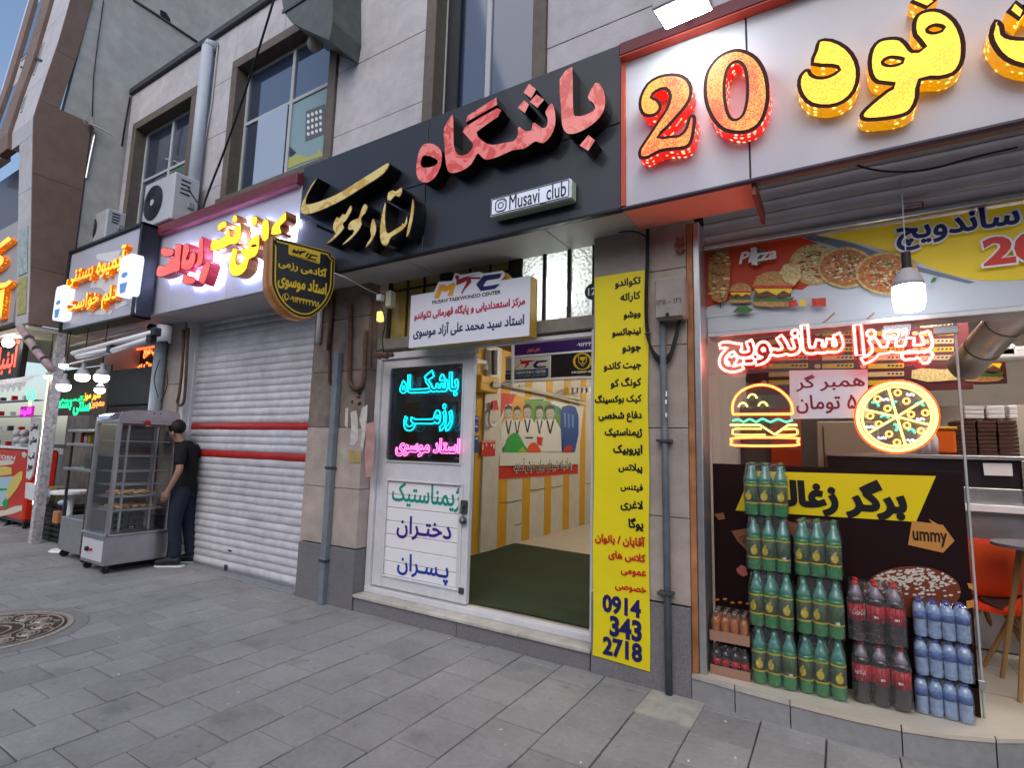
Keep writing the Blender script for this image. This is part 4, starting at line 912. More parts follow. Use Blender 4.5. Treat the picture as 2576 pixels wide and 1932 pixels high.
sm_ = [slatmesh(SHX0, SHX1, 3.85, ph, seed=q) for q in range(7)]; smr = slatmesh(SHX0, SHX1, 3.85, ph, m=sred)
for k in range(36):
    z = .035+k*ph
    red = abs(z+ph/2-P(700, 1067, 3.85).z) < ph/2 or abs(z+ph/2-P(650, 1141, 3.85).z) < ph/2
    o = bpy.data.objects.new('slat', smr if red else sm_[k % 7]); COL.objects.link(o); o.parent = rs; o.location = (6.1, -3.85+random.uniform(-.0015, .0015), z)
    ORG[o.name] = Vector((0, 0, 0))
    if red: o['label'] = 'red painted slat'
box('guide_rail', SHX1, SHX1+.07, 3.80, 3.90, .0, 3.16, wmetal, rs, .006); box('guide_rail', SHX0-.06, SHX0, 3.80, 3.90, .0, 3.16, wmetal, rs, .006)
box('bottom_bar', SHX0, SHX1, 3.835, 3.87, .0, .036, alu, rs, .004)
lkp = P(567, 1429, 3.83); box('lock_plate', lkp.x-.03, lkp.x+.03, 3.828, 3.84, lkp.z-.035, lkp.z+.035, dsteel, rs, .003)
lkp = P(577, 1386, 3.83); box('lock_slot', lkp.x-.035, lkp.x+.035, 3.831, 3.84, lkp.z-.01, lkp.z+.01, dsteel, rs, .002)
box('shutter_sill', SHX0-.06, -4.86, 3.70, 3.95, -.02, .012, mat('sill_concrete', (.22, .23, .25), .8, ns=9, na=.15, bump=.2), bld, .006)
# ================================================================== PIPES, METER, CABLES
def pipe(name, pts, r, m, label, cat='pipe', n=8, parent=None, group=None):
    o = MB().tube(pts, r, n).build(name, m, parent, True)
    if parent is None: tag(o, label, cat, group)
    return o
a = P(849, 885, 3.64); b = P(842, 1250, 3.64)
pc = thing('drain_pipe', 'grey square conduit running down the stained pillar right of the shutter', 'pipe', (-4.3, 3.65, 0))
box('pipe_body', a.x-.036, a.x+.036, 3.62, 3.686, .0, a.z, conduit, pc, .008)
for z in (.4, 1.3): box('clamp', a.x-.045, a.x+.045, 3.612, 3.688, z, z+.025, dsteel, pc, .002)
a = P(812, 700, 3.66)
pipe('drain_pipe', [(a.x, 3.66, 3.15), (a.x, 3.66, P(812, 860, 3.66).z)], .030, wmetal, 'short pale pipe stub under the soffit right of the shutter guide')
a = P(836, 760, 3.66)
pipe('drain_pipe', [(a.x, 3.66, 3.15), (a.x-.01, 3.66, P(836, 880, 3.66).z)], .022, rust, 'short rusty pipe stub beside the white stub under the soffit')
T8 = zm(600, 600, 2.765)
def pp(pts, tr, Y): return [P(x, y, Y) for x, y in tr(pts)]
pipe('gas_pipe', pp([(630,420),(632,1000),(650,1015)], T8, 3.67), .014, rust, 'thin dark stained pipe between shutter guide and grey conduit')
pipe('gas_pipe', smoothp([tuple(v) for v in pp([(775,450),(780,640),(772,960),(790,1030),(825,1045),(860,1020),(875,930),(880,760),(888,640)], T8, 3.66)], 3, False), .022, rust, 'rusty u shaped gas pipe on the stained pillar')
pipe('gas_pipe', pp([(930,420),(925,900)], T8, 3.67), .010, rust, 'thin rusty pipe left of the club door frame')
st = Art(fac(3.688), cvY(3.688), .002, .0008)
st.lay(mat('peeled_white_paint', (.50, .48, .46), .8, ns=20, na=.2), [T8([(860,1180),(898,1155),(895,1250),(880,1380),(865,1480),(850,1440),(860,1330),(840,1260)]), T8([(780,1210),(820,1195),(830,1250),(835,1400),(800,1440),(775,1430),(785,1330)]), T8([(745,1180),(765,1180),(760,1320),(740,1300)])])
st.lay(mat('pink_paint_stain', (.42, .24, .22), .8, ns=12, na=.2), [T8([(892,1290),(950,1270),(945,1480),(930,1659),(885,1659),(880,1500)])])
st.lay(mat('ochre_stain', (.36, .27, .12), .85, ns=12, na=.2), [T8([(762,1470),(860,1480),(850,1560),(770,1565)])])
st.lay(ink, [T8([(830,1075),(855,1070),(858,1085),(832,1090)]), T8([(815,1105),(850,1095),(845,1112)]), T8([(780,1135),(800,1125),(795,1150)]), T8([(835,1140),(858,1135),(850,1160),(830,1155)])], 0)
o = st.build('paint_remnant', bld)
jb = thing('junction_box', 'small white junction box with loose cables beside the transom', 'junction box', (-3.85, 3.66, 2.7))
a = P(979, 752, 3.62); box('box_body', a.x-.035, a.x+.035, 3.60, 3.68, a.z-.08, a.z+.08, mat('aged_plastic', (.55, .52, .38), .5), jb, .008)
a = P(955, 796, 3.62); box('small_lamp', a.x-.03, a.x+.03, 3.60, 3.66, a.z-.05, a.z+.05, mat('warm_glow', (.5, .4, .1), .5, emit=(1, .8, .25), es=.8), jb, .01)
a = P(955, 748, 3.58); box('socket', a.x-.03, a.x+.03, 3.56, 3.62, a.z-.03, a.z+.03, white, jb, .006)
T9 = zm(600, 600, 2.765)
w1 = [P(*p, y) for p, y in zip(T9([(665,240),(740,270),(850,330),(975,390)]), (3.2, 3.22, 3.4, 3.58))]
pipe('wire', smoothp([tuple(v) for v in w1], 4, False), .007, mat('grey_wire', (.3, .3, .28), .5), 'pale wire sagging from the shield sign to the junction box', 'wire', 6)
w2 = [P(*p, 3.6) for p in T9([(980,400),(985,440),(1010,520),(1020,600),(1000,700),(1010,790)])]
pipe('wire', smoothp([tuple(v) for v in w2], 3, False), .006, cable, 'dark tangled wire hanging below the junction box', 'wire', 5)
a = P(950, 878, 3.62); b = P(990, 893, 3.62); dc = MB(); dc.tube([P(940, 893, 3.66), P(988, 893, 3.66)], .022, 6); dc.tube([P(948, 893, 3.6), P(962, 893, 3.6), P(975, 896, 3.6)], .03, 6)
dcc = thing('door_closer', 'rusty hinge bracket on the wall above the club door frame', 'bracket', (-3.9, 3.66, 2.35)); dc.build('bracket_arm', rust, dcc)
# meter
em = thing('meter_box', 'grey metal utility meter box with stencilled numbers on the right pillar', 'meter box', (-1.05, 3.6, 2.5))
TA = zm(1460, 560, 3.0725)
q = tpoly(TA([(575,435),(795,400),(805,735),(568,745)]), Y=3.56)
mx0, mx1 = (q[0][0]+q[3][0])/2, (q[1][0]+q[2][0])/2; mz0, mz1 = (q[2][1]+q[3][1])/2, (q[0][1]+q[1][1])/2
gmet = mat('grey_meter_paint', (.27, .235, .215), .55, ns=12, na=.12, blotch=.15)
box('box_body', mx0, mx1, 3.56, 3.685, mz0, mz1, gmet, em, .014); box('box_lid', mx0+.01, mx1-.01, 3.552, 3.56, mz0+.012, mz1-.05, gmet, em, .004)
txt('۱۲۱ - ۱۲۵', TA([(585, 0)])[0][0], TA([(780, 0)])[0][0], 560+605/3.0725, 3.55, mat('stencil_grey', (.10, .09, .09), .6), em, .02, .9, wv=.003)
a = P(1679, 560+710/3.07, 3.55); MB().tube([(a.x, 3.552, a.z), (a.x, 3.543, a.z)], .012, 10).build('lock', blackm, em)
cb = thing('cable_bundle', 'looped bundle of thick black cables beside the yellow banner', 'cable', (-1.1, 3.6, 2.0))
for k in range(4):
    d = k*4-6
    pts = TA([(520+d,50),(517+d,300),(508+d,620),(515+d,820),(535+d*.6,930+k*8),(580,1015+k*12),(640,1045+k*15),(695,1010+k*13),(725+d,930),(745+d,860),(770+d,755)])
    MB().tube(smoothp([tuple(P(x, y, 3.655-.012*(k % 2))) for x, y in pts], 3, False), .0085, 6).build('cable', cable, cb)
MB().tube(smoothp([tuple(P(x, y, 3.62)) for x, y in TA([(300,75),(400,65),(480,90),(515,110)])], 3, False), .006, 5).build('cable', cable, cb)
box('cable_tie', P(1628, 840, 3.64).x-.02, P(1628, 840, 3.64).x+.02, 3.635, 3.675, P(1628, 840, 3.64).z, P(1628, 840, 3.64).z+.012, dsteel, cb, .002)
dp = thing('drain_pipe', 'long grey steel pipe running down the right pillar below the meter box', 'pipe', (-1.02, 3.64, 0))
a = P(1666, 800, 3.64); b = P(1680, 1500, 3.64); MB().tube([(a.x, 3.645, mz0+.01), (a.x+.012, 3.645, 1.2), (b.x, 3.645, .0)], .023, 12).build('pipe_body', mat('dark_steel_pipe', (.10, .12, .14), .5, ns=10, na=.2, blotch=.3), dp, True)
for z in (1.62, .62): box('clamp', a.x-.045, a.x+.055, 3.612, 3.69, z, z+.02, dsteel, dp, .002)
c_ = Art(fac(3.618), cvY(3.618), .001); c_.lay(white, [TA([(660,1305),(672,1300),(670,1345),(658,1345)]), TA([(655,1370),(670,1368),(668,1405),(655,1400)]), TA([(658,1470),(672,1475),(668,1510),(656,1500)])]); c_.build('paint_fleck', dp)
hk = thing('star_hook', 'rusty star shaped wall hook at the top of the right pillar', 'hook', (-.93, 3.66, 3.0))
for (hx, hy, rr_) in ((770, 150, .045), (775, 205, .04)):
    a = P(*TA([(hx, hy)])[0], 3.66); MB().prism([(a.x+(rr_ if i % 2 else rr_*.45)*math.cos(i*math.pi/5+.3), 3.655, a.z+(rr_ if i % 2 else rr_*.45)*math.sin(i*math.pi/5+.3)) for i in range(10)], (0, .02, 0)).build('star_plate', mat('red_rust', (.22, .06, .04), .7), hk)
nb = thing('number_plate', 'round black house number plate half hidden by the yellow banner', 'number plate', (-1.6, 3.75, 2.7))
a = P(1492, 734, 3.78); MB().tube([(a.x, 3.78, a.z), (a.x, 3.765, a.z)], .065, 20).build('disc', blackp, nb); flat('lettering', fit(text2d('12', .02, 2, True), a.x-.035, a.x+.03, a.z-.03, a.z+.03), fac(3.764), .002, white, nb)

# ================================================================== NEON IN CLUB DOOR
TB = zm(960, 880, 5.183)
cy_ = mat('neon_cyan', (.0, .2, .25), .4, emit=(.0, .80, 1), es=2.2); pk = mat('neon_pink', (.3, .05, .2), .4, emit=(1, .16, .52), es=2.1)
NY = 3.80
nd = thing('door_neon_sign', 'cyan and pink neon lettering glowing behind glass on the club door', 'neon sign', (-3.35, NY, 1.8))
def nrow(s, x0, x1, y0, y1, bold, Y, m, r, th, tr, asp=None):
    pts = tr([(x0, (y0+y1)/2), (x1, (y0+y1)/2), ((x0+x1)/2, y0), ((x0+x1)/2, y1)]); a = P(*pts[0], Y); b = P(*pts[1], Y); t_ = P(*pts[2], Y); b2 = P(*pts[3], Y)
    sh = fit(text2d(s, bold, 2), a.x, b.x, b2.z, t_.z); return neon('neon_tube', sh, fac(Y), 0, r, m, th, step=r*1.4)
nrow('باشگـــاه', 245, 1000, 270, 610, .03, NY, cy_, .0055, nd, TB)
nrow('رزمــــی', 295, 925, 710, 1060, .03, NY, cy_, .0055, nd, TB)
nrow('استاد موسوی', 185, 1015, 1150, 1400, .024, NY, pk, .0048, nd, TB)
box('acrylic_backing', wx0+.01, wx1-.01, NY+.012, NY+.016, wz0+.02, wz1-.02, glass('thin_dark_acrylic', (.75, .78, .85), 1.3), nd, 0)
for sx_ in (wx0+.03, wx1-.03):
    for sz_ in (wz0+.04, wz1-.04): MB().tube([(sx_, NY+.016, sz_), (sx_, DY+.02, sz_)], .006, 6).build('standoff', alu, nd)

# ================================================================== CORRIDOR CONTENTS
hb = thing('hanging_board', 'club logo boards and trophy emblem fixed across the corridor inside', 'signboard', (-2.6, 5.2, 2.3))
TC = zm(1150, 850, 4.1475); HY = 5.2
z = lambda x, y: P(*TC([(x, y)])[0], HY)
hx0, hxm, hx1 = z(505, 300).x, z(970, 300).x, -1.56
hz0, hz1, hz2 = z(740, 425).z, z(740, 195).z, z(740, 60).z
plum = mat('purple_board', (.045, .012, .12), .5)
box('top_board', z(590, 150).x, hx1, HY+.02, HY+.05, hz1+.01, 3.0, plum, hb, .003); box('rail', hx0, hx1, HY-.02, HY+.02, hz1-.002, hz1+.018, white, hb, .002); box('rail', hx0, hx1, HY-.02, HY+.05, hz0-.035, hz0-.012, white, hb, .002)
box('logo_board', hx0, hxm, HY, HY+.02, hz0, hz1-.004, mat('board_white', (.62, .60, .55), .5), hb, .002); box('dark_board', hxm+.01, hx1, HY, HY+.02, hz0, hz1-.004, mat('board_black', (.02, .015, .02), .4), hb, .002)
a8 = Art(fac(HY), cvY(HY), .003); a8.lay(mat('board_blue', (.02, .05, .14), .5), [TC([(505,345),(955,315),(950,400),(930,418),(505,440)])]); a8.lay(redi, [TC([(660,275),(665,245),(650,228),(665,222),(680,240),(780,232),(830,240),(760,250),(740,290),(695,325),(720,270)])]); a8.lay(navy, [TC([(800,275),(830,240),(948,230),(935,250),(850,258),(830,285),(845,298),(938,290),(920,308),(815,318),(792,290)])]); a8.lay(gold, [TC([(590,330),(640,280),(660,278),(625,320),(600,340)])])
a8.sh(white, fit(text2d('MUSAVI TAEKWONDO CENTER', .02, 1, True), z(515, 0).x, z(935, 0).x, z(730, 375).z, z(730, 345).z)); a8.sh(gold, fit(text2d('پایگاه قهرمانی تکواندو استاد آزاد موسوی', .01, 1), z(520, 0).x, z(935, 0).x, z(730, 408).z, z(730, 380).z))
a8.lay(gold, [TC(ell(1310, 245, 100, 90, 20)), TC([(1235,355),(1400,345),(1400,352),(1235,362)])]); a8.lay(MATS['board_black'], [TC(ell(1310, 245, 75, 80, 20))]); a8.lay(gold, [TC([(1262,175),(1310,160),(1360,175),(1355,250),(1312,300),(1268,255)])]); a8.lay(MATS['board_black'], [TC([(1270,183),(1310,170),(1352,183),(1347,247),(1312,288),(1276,250)])]); a8.lay(gold, [TC([(1280,200),(1345,198),(1338,225),(1318,240),(1318,260),(1335,268),(1293,270),(1308,260),(1308,240),(1288,228)])])
a8.sh(white, fit(text2d('MUSAVI CLUB', .03, 1, True), z(1205, 0).x, z(1480, 0).x, z(1300, 370).z, z(1300, 345).z))
a8.build('board_print', hb)
flat('lettering', fit(text2d('عمومی خصوصی', .03, 2), z(725, 0).x, z(860, 0).x, z(790, 150).z, z(790, 95).z), fac(HY+.02), .003, mat('salmon_ink', (.7, .15, .1), .5), hb)
flat('lettering', fit(text2d('۰۹۱۴۳۴۳۲۷۱۸', .02, 2), z(1240, 0).x, z(1400, 0).x+.16, z(1310, 85).z, z(1310, 45).z), fac(HY+.02), .003, white, hb)
MB().tube(smoothp([tuple(P(*p, 5.1)) for p in TC([(582,60),(578,420),(572,480),(540,492),(470,480)])], 3, False), .02, 8).build('white_pipe', white, hb)
mp = thing('wall_poster', 'large poster of five children in white martial arts suits on the striped corridor wall', 'poster', (-4.02, 7.4, 1.2))
TC_ = lambda pts: TC(pts)
XM = -4.022; am = Art(side(XM), cvX(XM), .002, .0005)
pw = mat('poster_white', (.60, .62, .58), .4); skin_ = mat('poster_grey_skin', (.40, .38, .37), .5); gi = mat('poster_suit_white', (.62, .63, .62), .5)
am.lay(pw, [TC([(430,570),(1320,715),(1270,1210),(1255,1425),(420,1480),(430,1200)])])
pr_ = mat('poster_red', (.50, .025, .015), .5); po_ = mat('poster_orange', (.65, .20, .02), .5); pg = mat('poster_green', (.02, .30, .05), .5); pb_ = mat('poster_blue', (.02, .07, .28), .5); ply = mat('poster_yellow', (.60, .42, .02), .5)
am.lay(pr_, [TC([(420,1335),(1260,1318),(1258,1420),(420,1478)]), TC([(455,575),(620,590),(610,680),(500,700),(450,850)])]); am.lay(ply, [TC([(620,600),(760,625),(740,760),(660,820),(600,700)])]); am.lay(mat('poster_dark_green', (.015, .12, .03), .5), [TC([(760,640),(900,640),(900,800),(770,810)])])
am.lay(mat('poster_teal', (.02, .20, .16), .5), [TC([(950,700),(1060,720),(1110,800),(1100,1000),(1000,900)])], 2); am.lay(pb_, [TC([(1090,720),(1160,700),(1230,720),(1262,800),(1265,1000),(1225,1195),(1090,1190),(1080,900)])]); am.lay(mat('poster_light_blue', (.12, .22, .50), .5), [TC([(1110,780),(1130,780),(1135,930),(1115,930)]), TC([(1150,790),(1170,790),(1172,940),(1155,940)]), TC([(1190,800),(1215,800),(1215,935),(1195,935)])])
am.lay(mat('poster_amber', (.62, .30, .03), .5), [TC([(600,600),(700,615),(780,900),(720,1190),(480,1190),(460,860),(560,720)])], 1); am.lay(mat('poster_leaf', (.10, .26, .05), .5), [TC([(700,640),(960,660),(1080,820),(1090,1190),(720,1190)])], 1); am.lay(pb_, [TC([(1075,760),(1160,700),(1235,725),(1265,830),(1265,1000),(1225,1195),(1070,1190)])], 1); am.lay(MATS['poster_light_blue'], [TC([(1110,780),(1130,780),(1135,930),(1115,930)]), TC([(1150,790),(1170,790),(1172,940),(1155,940)]), TC([(1190,800),(1215,800),(1215,935),(1195,935)])])
for cx_, ty, w_ in ((530, 800, 90), (620, 810, 80), (725, 790, 95), (850, 800, 85), (960, 800, 110)):
    am.lay(gi, [TC([(cx_-w_*.45,ty+50),(cx_+w_*.5,ty+50),(cx_+w_,ty+150),(cx_+w_*1.1,ty+390),(cx_-w_*.7,ty+390),(cx_-w_*.95,ty+160)])])
    am.lay(skin_, [TC(ell(cx_, ty-10, w_*.42, 62, 14))]); am.lay(ink, [TC([(cx_-w_*.45,ty-25),(cx_-w_*.40,ty-80),(cx_,ty-105),(cx_+w_*.42,ty-80),(cx_+w_*.46,ty-20),(cx_+w_*.3,ty-60),(cx_-w_*.3,ty-55)])])
    am.lay(ink, [TC([(cx_-22,ty-12),(cx_-8,ty-12),(cx_-8,ty-6),(cx_-22,ty-6)]), TC([(cx_+8,ty-12),(cx_+22,ty-12),(cx_+22,ty-6),(cx_+8,ty-6)]), TC([(cx_-12,ty+26),(cx_+12,ty+26),(cx_+6,ty+33),(cx_-6,ty+33)])])
    am.lay(ink, [TC([(cx_-w_*.38,ty+60),(cx_-w_*.22,ty+60),(cx_,ty+165),(cx_+w_*.22,ty+60),(cx_+w_*.38,ty+60),(cx_+8,ty+200),(cx_-8,ty+200)])])
am.lay(ink, [TC([(700,1035),(780,1035),(780,1050),(700,1050)])]); am.lay(pr_, [TC([(820,1030),(885,1040),(870,1130),(825,1110)])])
am.lay(pg, [TC([(475,1192),(500,1100),(545,1010),(595,990),(640,1020),(690,1120),(715,1192)])], 2); am.lay(mat('poster_lime', (.30, .45, .03), .5), [TC([(620,1192),(670,1135),(712,1192)])]); am.lay(mat('poster_vermilion', (.60, .07, .02), .5), [TC([(725,1192),(735,1120),(790,1090),(835,1130),(860,1195)])], 2); am.lay(pb_, [TC([(1090,1195),(1100,1060),(1140,1020),(1190,1100),(1195,1195)])]); am.lay(pr_, [TC([(1085,1198),(1110,1150),(1160,1115),(1195,1150),(1150,1198)])])
am.lay(pw, [TC([(430,1198),(1270,1200),(1262,1318),(428,1335)])])
zz = lambda x, y: PX(*TC([(x, y)])[0], XM)
s_ = text2d('به آشیانه شیرهای جوان خوش آمدید', .02, 2)
am.sh(pw, fit(text2d('به آشیانه شیرهای جوان خوش آمدید', .06, 2), zz(575, 1310).y, zz(1185, 1310).y, zz(880, 1408).z, zz(880, 1248).z)); am.sh(ink, fit(s_, zz(583, 1310).y, zz(1178, 1310).y, zz(880, 1400).z, zz(880, 1255).z))
am.build('poster_print', mp)
sp2 = thing('small_poster', 'small red poster with white teeth shapes on the corridor wall', 'poster', (-4.02, 6.0, 1.4))
a9 = Art(side(-3.998), cvX(-3.998), .002); a9.lay(pr_, [TC([(255,1068),(398,1070),(395,1235),(248,1240)])]); a9.lay(gi, [TC([(262,1110),(275,1108),(270,1170),(260,1170)]), TC([(300,1105),(312,1105),(310,1130),(300,1130)]), TC([(350,1105),(362,1105),(362,1130),(350,1130)]), TC([(375,1110),(390,1110),(388,1160),(378,1150)]), TC([(262,1078),(390,1078),(390,1086),(262,1086)])]); a9.build('poster_print', sp2)
gmx = thing('gas_meter', 'yellow painted gas meter cabinet with pipes on the corridor wall', 'gas meter', (-3.9, 6, 2.4))
g1 = PX(*TC([(245, 380)])[0], -3.85); g2 = PX(*TC([(430, 585)])[0], -3.85)
box('box_body', -4.0, -3.85, g1.y, g2.y, g2.z, g1.z, ypaint, gmx, .015); box('box_lid', -3.85, -3.842, g1.y+.01, g2.y-.01, (g1.z+g2.z)/2+.005, g1.z-.01, ypaint, gmx, .004); box('dial', -3.842, -3.82, (g1.y+g2.y)/2+.03, g2.y-.01, g1.z-.14, g1.z-.06, dsteel, gmx, .005)
for px_ in (380, 410): MB().tube([PX(*TC([(px_, 130)])[0], -3.93), PX(*TC([(px_, 385)])[0], -3.93)], .03, 8).build('pipe_body', white if px_ > 400 else dsteel, gmx)
MB().tube([PX(*TC([(195, 240)])[0], -3.9), PX(*TC([(290, 255)])[0], -3.9), PX(*TC([(300, 330)])[0], -3.9)], .03, 8).build('pipe_body', white, gmx)
MB().tube([PX(*p, -3.97) for p in TC([(430,490),(560,505),(900,580),(1320,690)])], .022, 6).build('long_pipe', mat('pipe_cream', (.45, .42, .36), .5), gmx)
MB().tube([PX(*p, -3.97) for p in TC([(650,505),(1000,590),(1320,650)])], .022, 6).build('long_pipe', MATS['pipe_cream'], gmx)
fe = thing('fire_hose_handle', 'white curved pipe and red tag hanging on the corridor wall', 'pipe', (-3.97, 6, 1.9))
MB().tube(smoothp([tuple(PX(*p, -3.95)) for p in TC([(350,750),(335,830),(345,900),(380,915),(400,880)])], 3, False), .022, 7).build('pipe_body', white, fe)
q_ = [PX(*p, -3.96) for p in TC([(360,660),(405,650),(420,755),(355,755)])]; MB().prism(q_, (.02, 0, 0)).build('red_tag', redi, fe)
for k, (y0, y1) in enumerate(((810, 890), (895, 985), (1020, 1200))):
    t_ = thing('small_poster', ('narrow blue poster topmost beside the open door leaf', 'narrow blue and white poster in the middle beside the open door leaf', 'narrow dark blue poster lowest beside the open door leaf')[k], 'poster', (-4.02, 5.8, 1.9-.3*k), 'narrow posters at the corridor corner')
    aa = Art(side(-4.024), cvX(-4.024), .002); aa.lay(pb_, [TC([(180,y0),(225,y0+4),(222,y1),(178,y1)])]); aa.lay(gi, [TC([(190,y0+20),(215,y0+22),(214,y0+40),(190,y0+38)])]); aa.build('poster_print', t_)
fb = thing('far_banner', 'small red banner hanging deep inside the corridor', 'banner', (-2.9, 8.5, 2.7))
q_ = [P(*p, 8.5) for p in TC([(1135,530),(1390,520),(1390,570),(1130,585)])]; MB().prism(q_, (0, .02, 0)).build('cloth', mat('faded_red_cloth', (.30, .07, .05), .7), fb)
for dx in range(5): a = P(*TC([(1150+dx*48, 548)])[0], 8.49); box('white_mark', a.x, a.x+.12, 8.485, 8.489, a.z-.05, a.z+.05, white, fb, 0)
for (lx, ly, lz, e_) in ((-2.7, 7.0, 2.88, 125), (-2.7, 10.0, 2.88, 125)):
    t_ = thing('tube_lamp', 'warm ceiling tube lamp lighting the %s corridor' % ('front of the' if ly < 8 else 'far end of the'), 'lamp', (lx, ly, lz))
    box('lamp_tube', lx-.5, lx+.5, ly-.02, ly+.02, lz, lz+.04, glow('tube_warm', (1, .86, .68), e_), t_, .01); box('lamp_body', lx-.52, lx+.52, ly-.04, ly+.04, lz+.042, lz+.07, white, t_, .004)

# ================================================================== SANDWICH SHOP
FX0 = -.862
box('door_post', FX0, -.822, 3.70, 3.80, .15, 3.17, mat('mottled_orange_post', (.36, .15, .06), .5, ns=9, na=.35, blotch=.35), bld, .004)  # orange post with random mottled tone
box('door_post', -.820, -.775, 3.71, 3.95, .15, 3.17, alu, bld, .005)
# floor with curved front, kerb blocks
fpts = [(-.862, 3.70), (-.60, 3.67), (-.30, 3.645), (0, 3.64), (.22, 3.66), (.42, 3.71), (.62, 3.80), (.80, 3.92), (1.1, 4.15), (2.9, 5.0)]
def stripbox(pts, off0, off1, z0, z1):
    m = MB()
    for (a, b), (c, d) in zip(pts[:-1], pts[1:]):
        m.add([(a, b+off0, z0), (c, d+off0, z0), (c, d+off1, z0), (a, b+off1, z0), (a, b+off0, z1), (c, d+off0, z1), (c, d+off1, z1), (a, b+off1, z1)], [(0, 1, 5, 4), (4, 5, 6, 7), (0, 4, 7, 3), (1, 2, 6, 5), (3, 7, 6, 2)])
    return m
sfl = mat('shop_floor_tile', (.50, .45, .37), .3, ns=4, na=.06, blotch=.08)
fl_ = MB(); n = len(fpts); fl_.add([(a, b, .150) for a, b in fpts]+[(2.9, 9.0, .15), (-.862, 9.0, .15)], [tuple(range(n+2))]); fl_.build('shop_floor', sfl, bld)
gr = MB()
for x in (-.25, .35, .95, 1.55): gr.box(x-.002, x+.002, 4.2, 9, .1495, .1508)
for y in (4.45, 5.05, 5.65, 6.25, 6.85): gr.box(-.8, 2.9, y-.002, y+.002, .1495, .1509)
tag(gr.build('floor_joint', mat('joint_brown', (.20, .17, .13), .8), bld), kind='stuff')
ks = thing('shop_step', 'low curved kerb of grey stone blocks in front of the sandwich shop', 'step', (0, 3.66, 0))
kb = mat('kerb_stone', (.25, .25, .255), .75, ns=20, na=.12, bump=.25, blotch=.18, rnd=.08)
for i0, i1 in ((0, 1), (1, 2), (2, 4), (4, 6), (6, 8), (8, 9)):
    seg = fpts[i0:i1+1]; seg = [(seg[0][0]+.003, seg[0][1])]+seg[1:-1]+[(seg[-1][0]-.003, seg[-1][1])]
    stripbox(seg, -.02, .10, -.02, .125).build('kerb_block', kb, ks); stripbox(seg, -.028, .12, .128, .149).build('step_tile', stepm if i0 < 2 else sfl, ks)
# shop room
rw = mat('shop_wall_grey', (.42, .38, .35), .6, ns=5, na=.08)
box('interior_wall', -.99, -.872, 4.04, 8.6, 0, 3.6, rw, bld, 0); box('interior_wall', 2.9, 3.0, 4.6, 8.6, 0, 3.6, rw, bld, 0); box('interior_wall', -.872, 2.9, 8.0, 8.1, 0, 3.6, rw, bld, 0)
box('ceiling', -.872, 2.9, 4.1, 8.0, 3.25, 3.35, rw, bld, 0)
wallpanels(2.65, 3.3, .0, 3.4, 1, 4, 3.69, 4.1, pstone)
sh2 = thing('roller_shutter', 'rolled up grey slatted shutter above the sandwich shop opening', 'shutter', (.9, 3.86, 3.0))
sl2 = mat('shutter_warm_grey', (.62, .56, .55), .5, ns=6, na=.1); s2 = slatmesh(-.772, 2.64, 3.86, .088, m=sl2)
for k in range(7): o = bpy.data.objects.new('slat', s2); COL.objects.link(o); o.parent = sh2; o.location = (-.9, -3.86, .03+k*.088-.0)
box('bottom_bar', -.772, 2.64, 3.83, 3.885, 3.0, 3.03, alu, sh2, .005)
aa = Art(fac(3.84), cvY(3.84), .006); T10 = zm(2200, 480, 4.367); aa.lay(dred, [T10([(300,140),(525,115),(540,130),(535,185),(305,222)])]); aa.lay(sl2, [T10([(310,150),(520,127),(522,178),(312,210)])]); aa.sh(dred, fit(text2d('درب ایران', .03, 1), P(*T10([(315, 0)])[0], 3.84).x, P(*T10([(515, 0)])[0], 3.84).x, zc=P(*T10([(415, 165)])[0], 3.84).z, asp=.9)); aa.build('maker_label', sh2)
pipe('cable', smoothp([tuple(P(x, y, 3.5)) for x, y in ((2125,405),(2190,425),(2260,432),(2340,425),(2450,395),(2560,370))], 4, False), .006, cable, 'thin black cable sagging below the burger fascia', 'cable', 5)
# food light box above the doorway
fp = thing('food_light_box', 'printed food light box with pizzas burgers and sandwich lettering above the shop door', 'sign', (.9, 3.95, 2.6))
FY = 3.93
fz0, fz1 = (P(1768, 850, FY).z+P(2200, 788, FY).z)/2-.0, 3.0
box('box_body', -.772, 2.64, FY, FY+.18, fz0, fz1, wcomp, fp, .003); box('bottom_edge', -.772, 2.64, FY-.012, FY+.18, fz0-.035, fz0-.002, alu, fp, .004)
TD = zm(1700, 500, 2.525); F1 = Art(fac(FY), cvY(FY), .002, .0009)
fred = mat('print_red', (.42, .035, .008), .4, emit=(.5, .04, .01), es=.05); fwh = mat('print_pale_grey', (.52, .55, .60), .4); fy_ = mat('print_yellow', (.66, .46, .02), .4, emit=(.7, .5, .02), es=.08)
xa, xb = -.772, 2.64
F1.sh(fwh, ([(xa, fz0), (xb, fz0), (xb, fz1), (xa, fz1)], [(0, 1, 2, 3)]))
F1.lay(fred, [TD([(160,330),(760,230),(900,280),(1000,450),(800,580),(560,560),(360,640),(165,700)])])
F1.lay(mat('print_slate', (.16, .18, .26), .4), [TD([(760,230),(830,215),(1150,290),(1500,420),(1900,530),(1860,540),(1450,440),(1100,330),(850,260)])])
F1.sh(fy_, union([[(p[0], min(p[1], fz1-.004)) for p in smoothp(cvY(FY)(TD([(870,225),(1100,270),(1400,350),(1700,470),(1950,520),(2212,515)])), 3, False)]+[(xb, P(2576, 700, FY).z), (xb, fz1-.002), (P(2045, 590, FY).x, fz1-.002)]]))
F1.lay(fwh, [TD([(340,690),(160,705),(160,760),(600,720),(560,660)])])
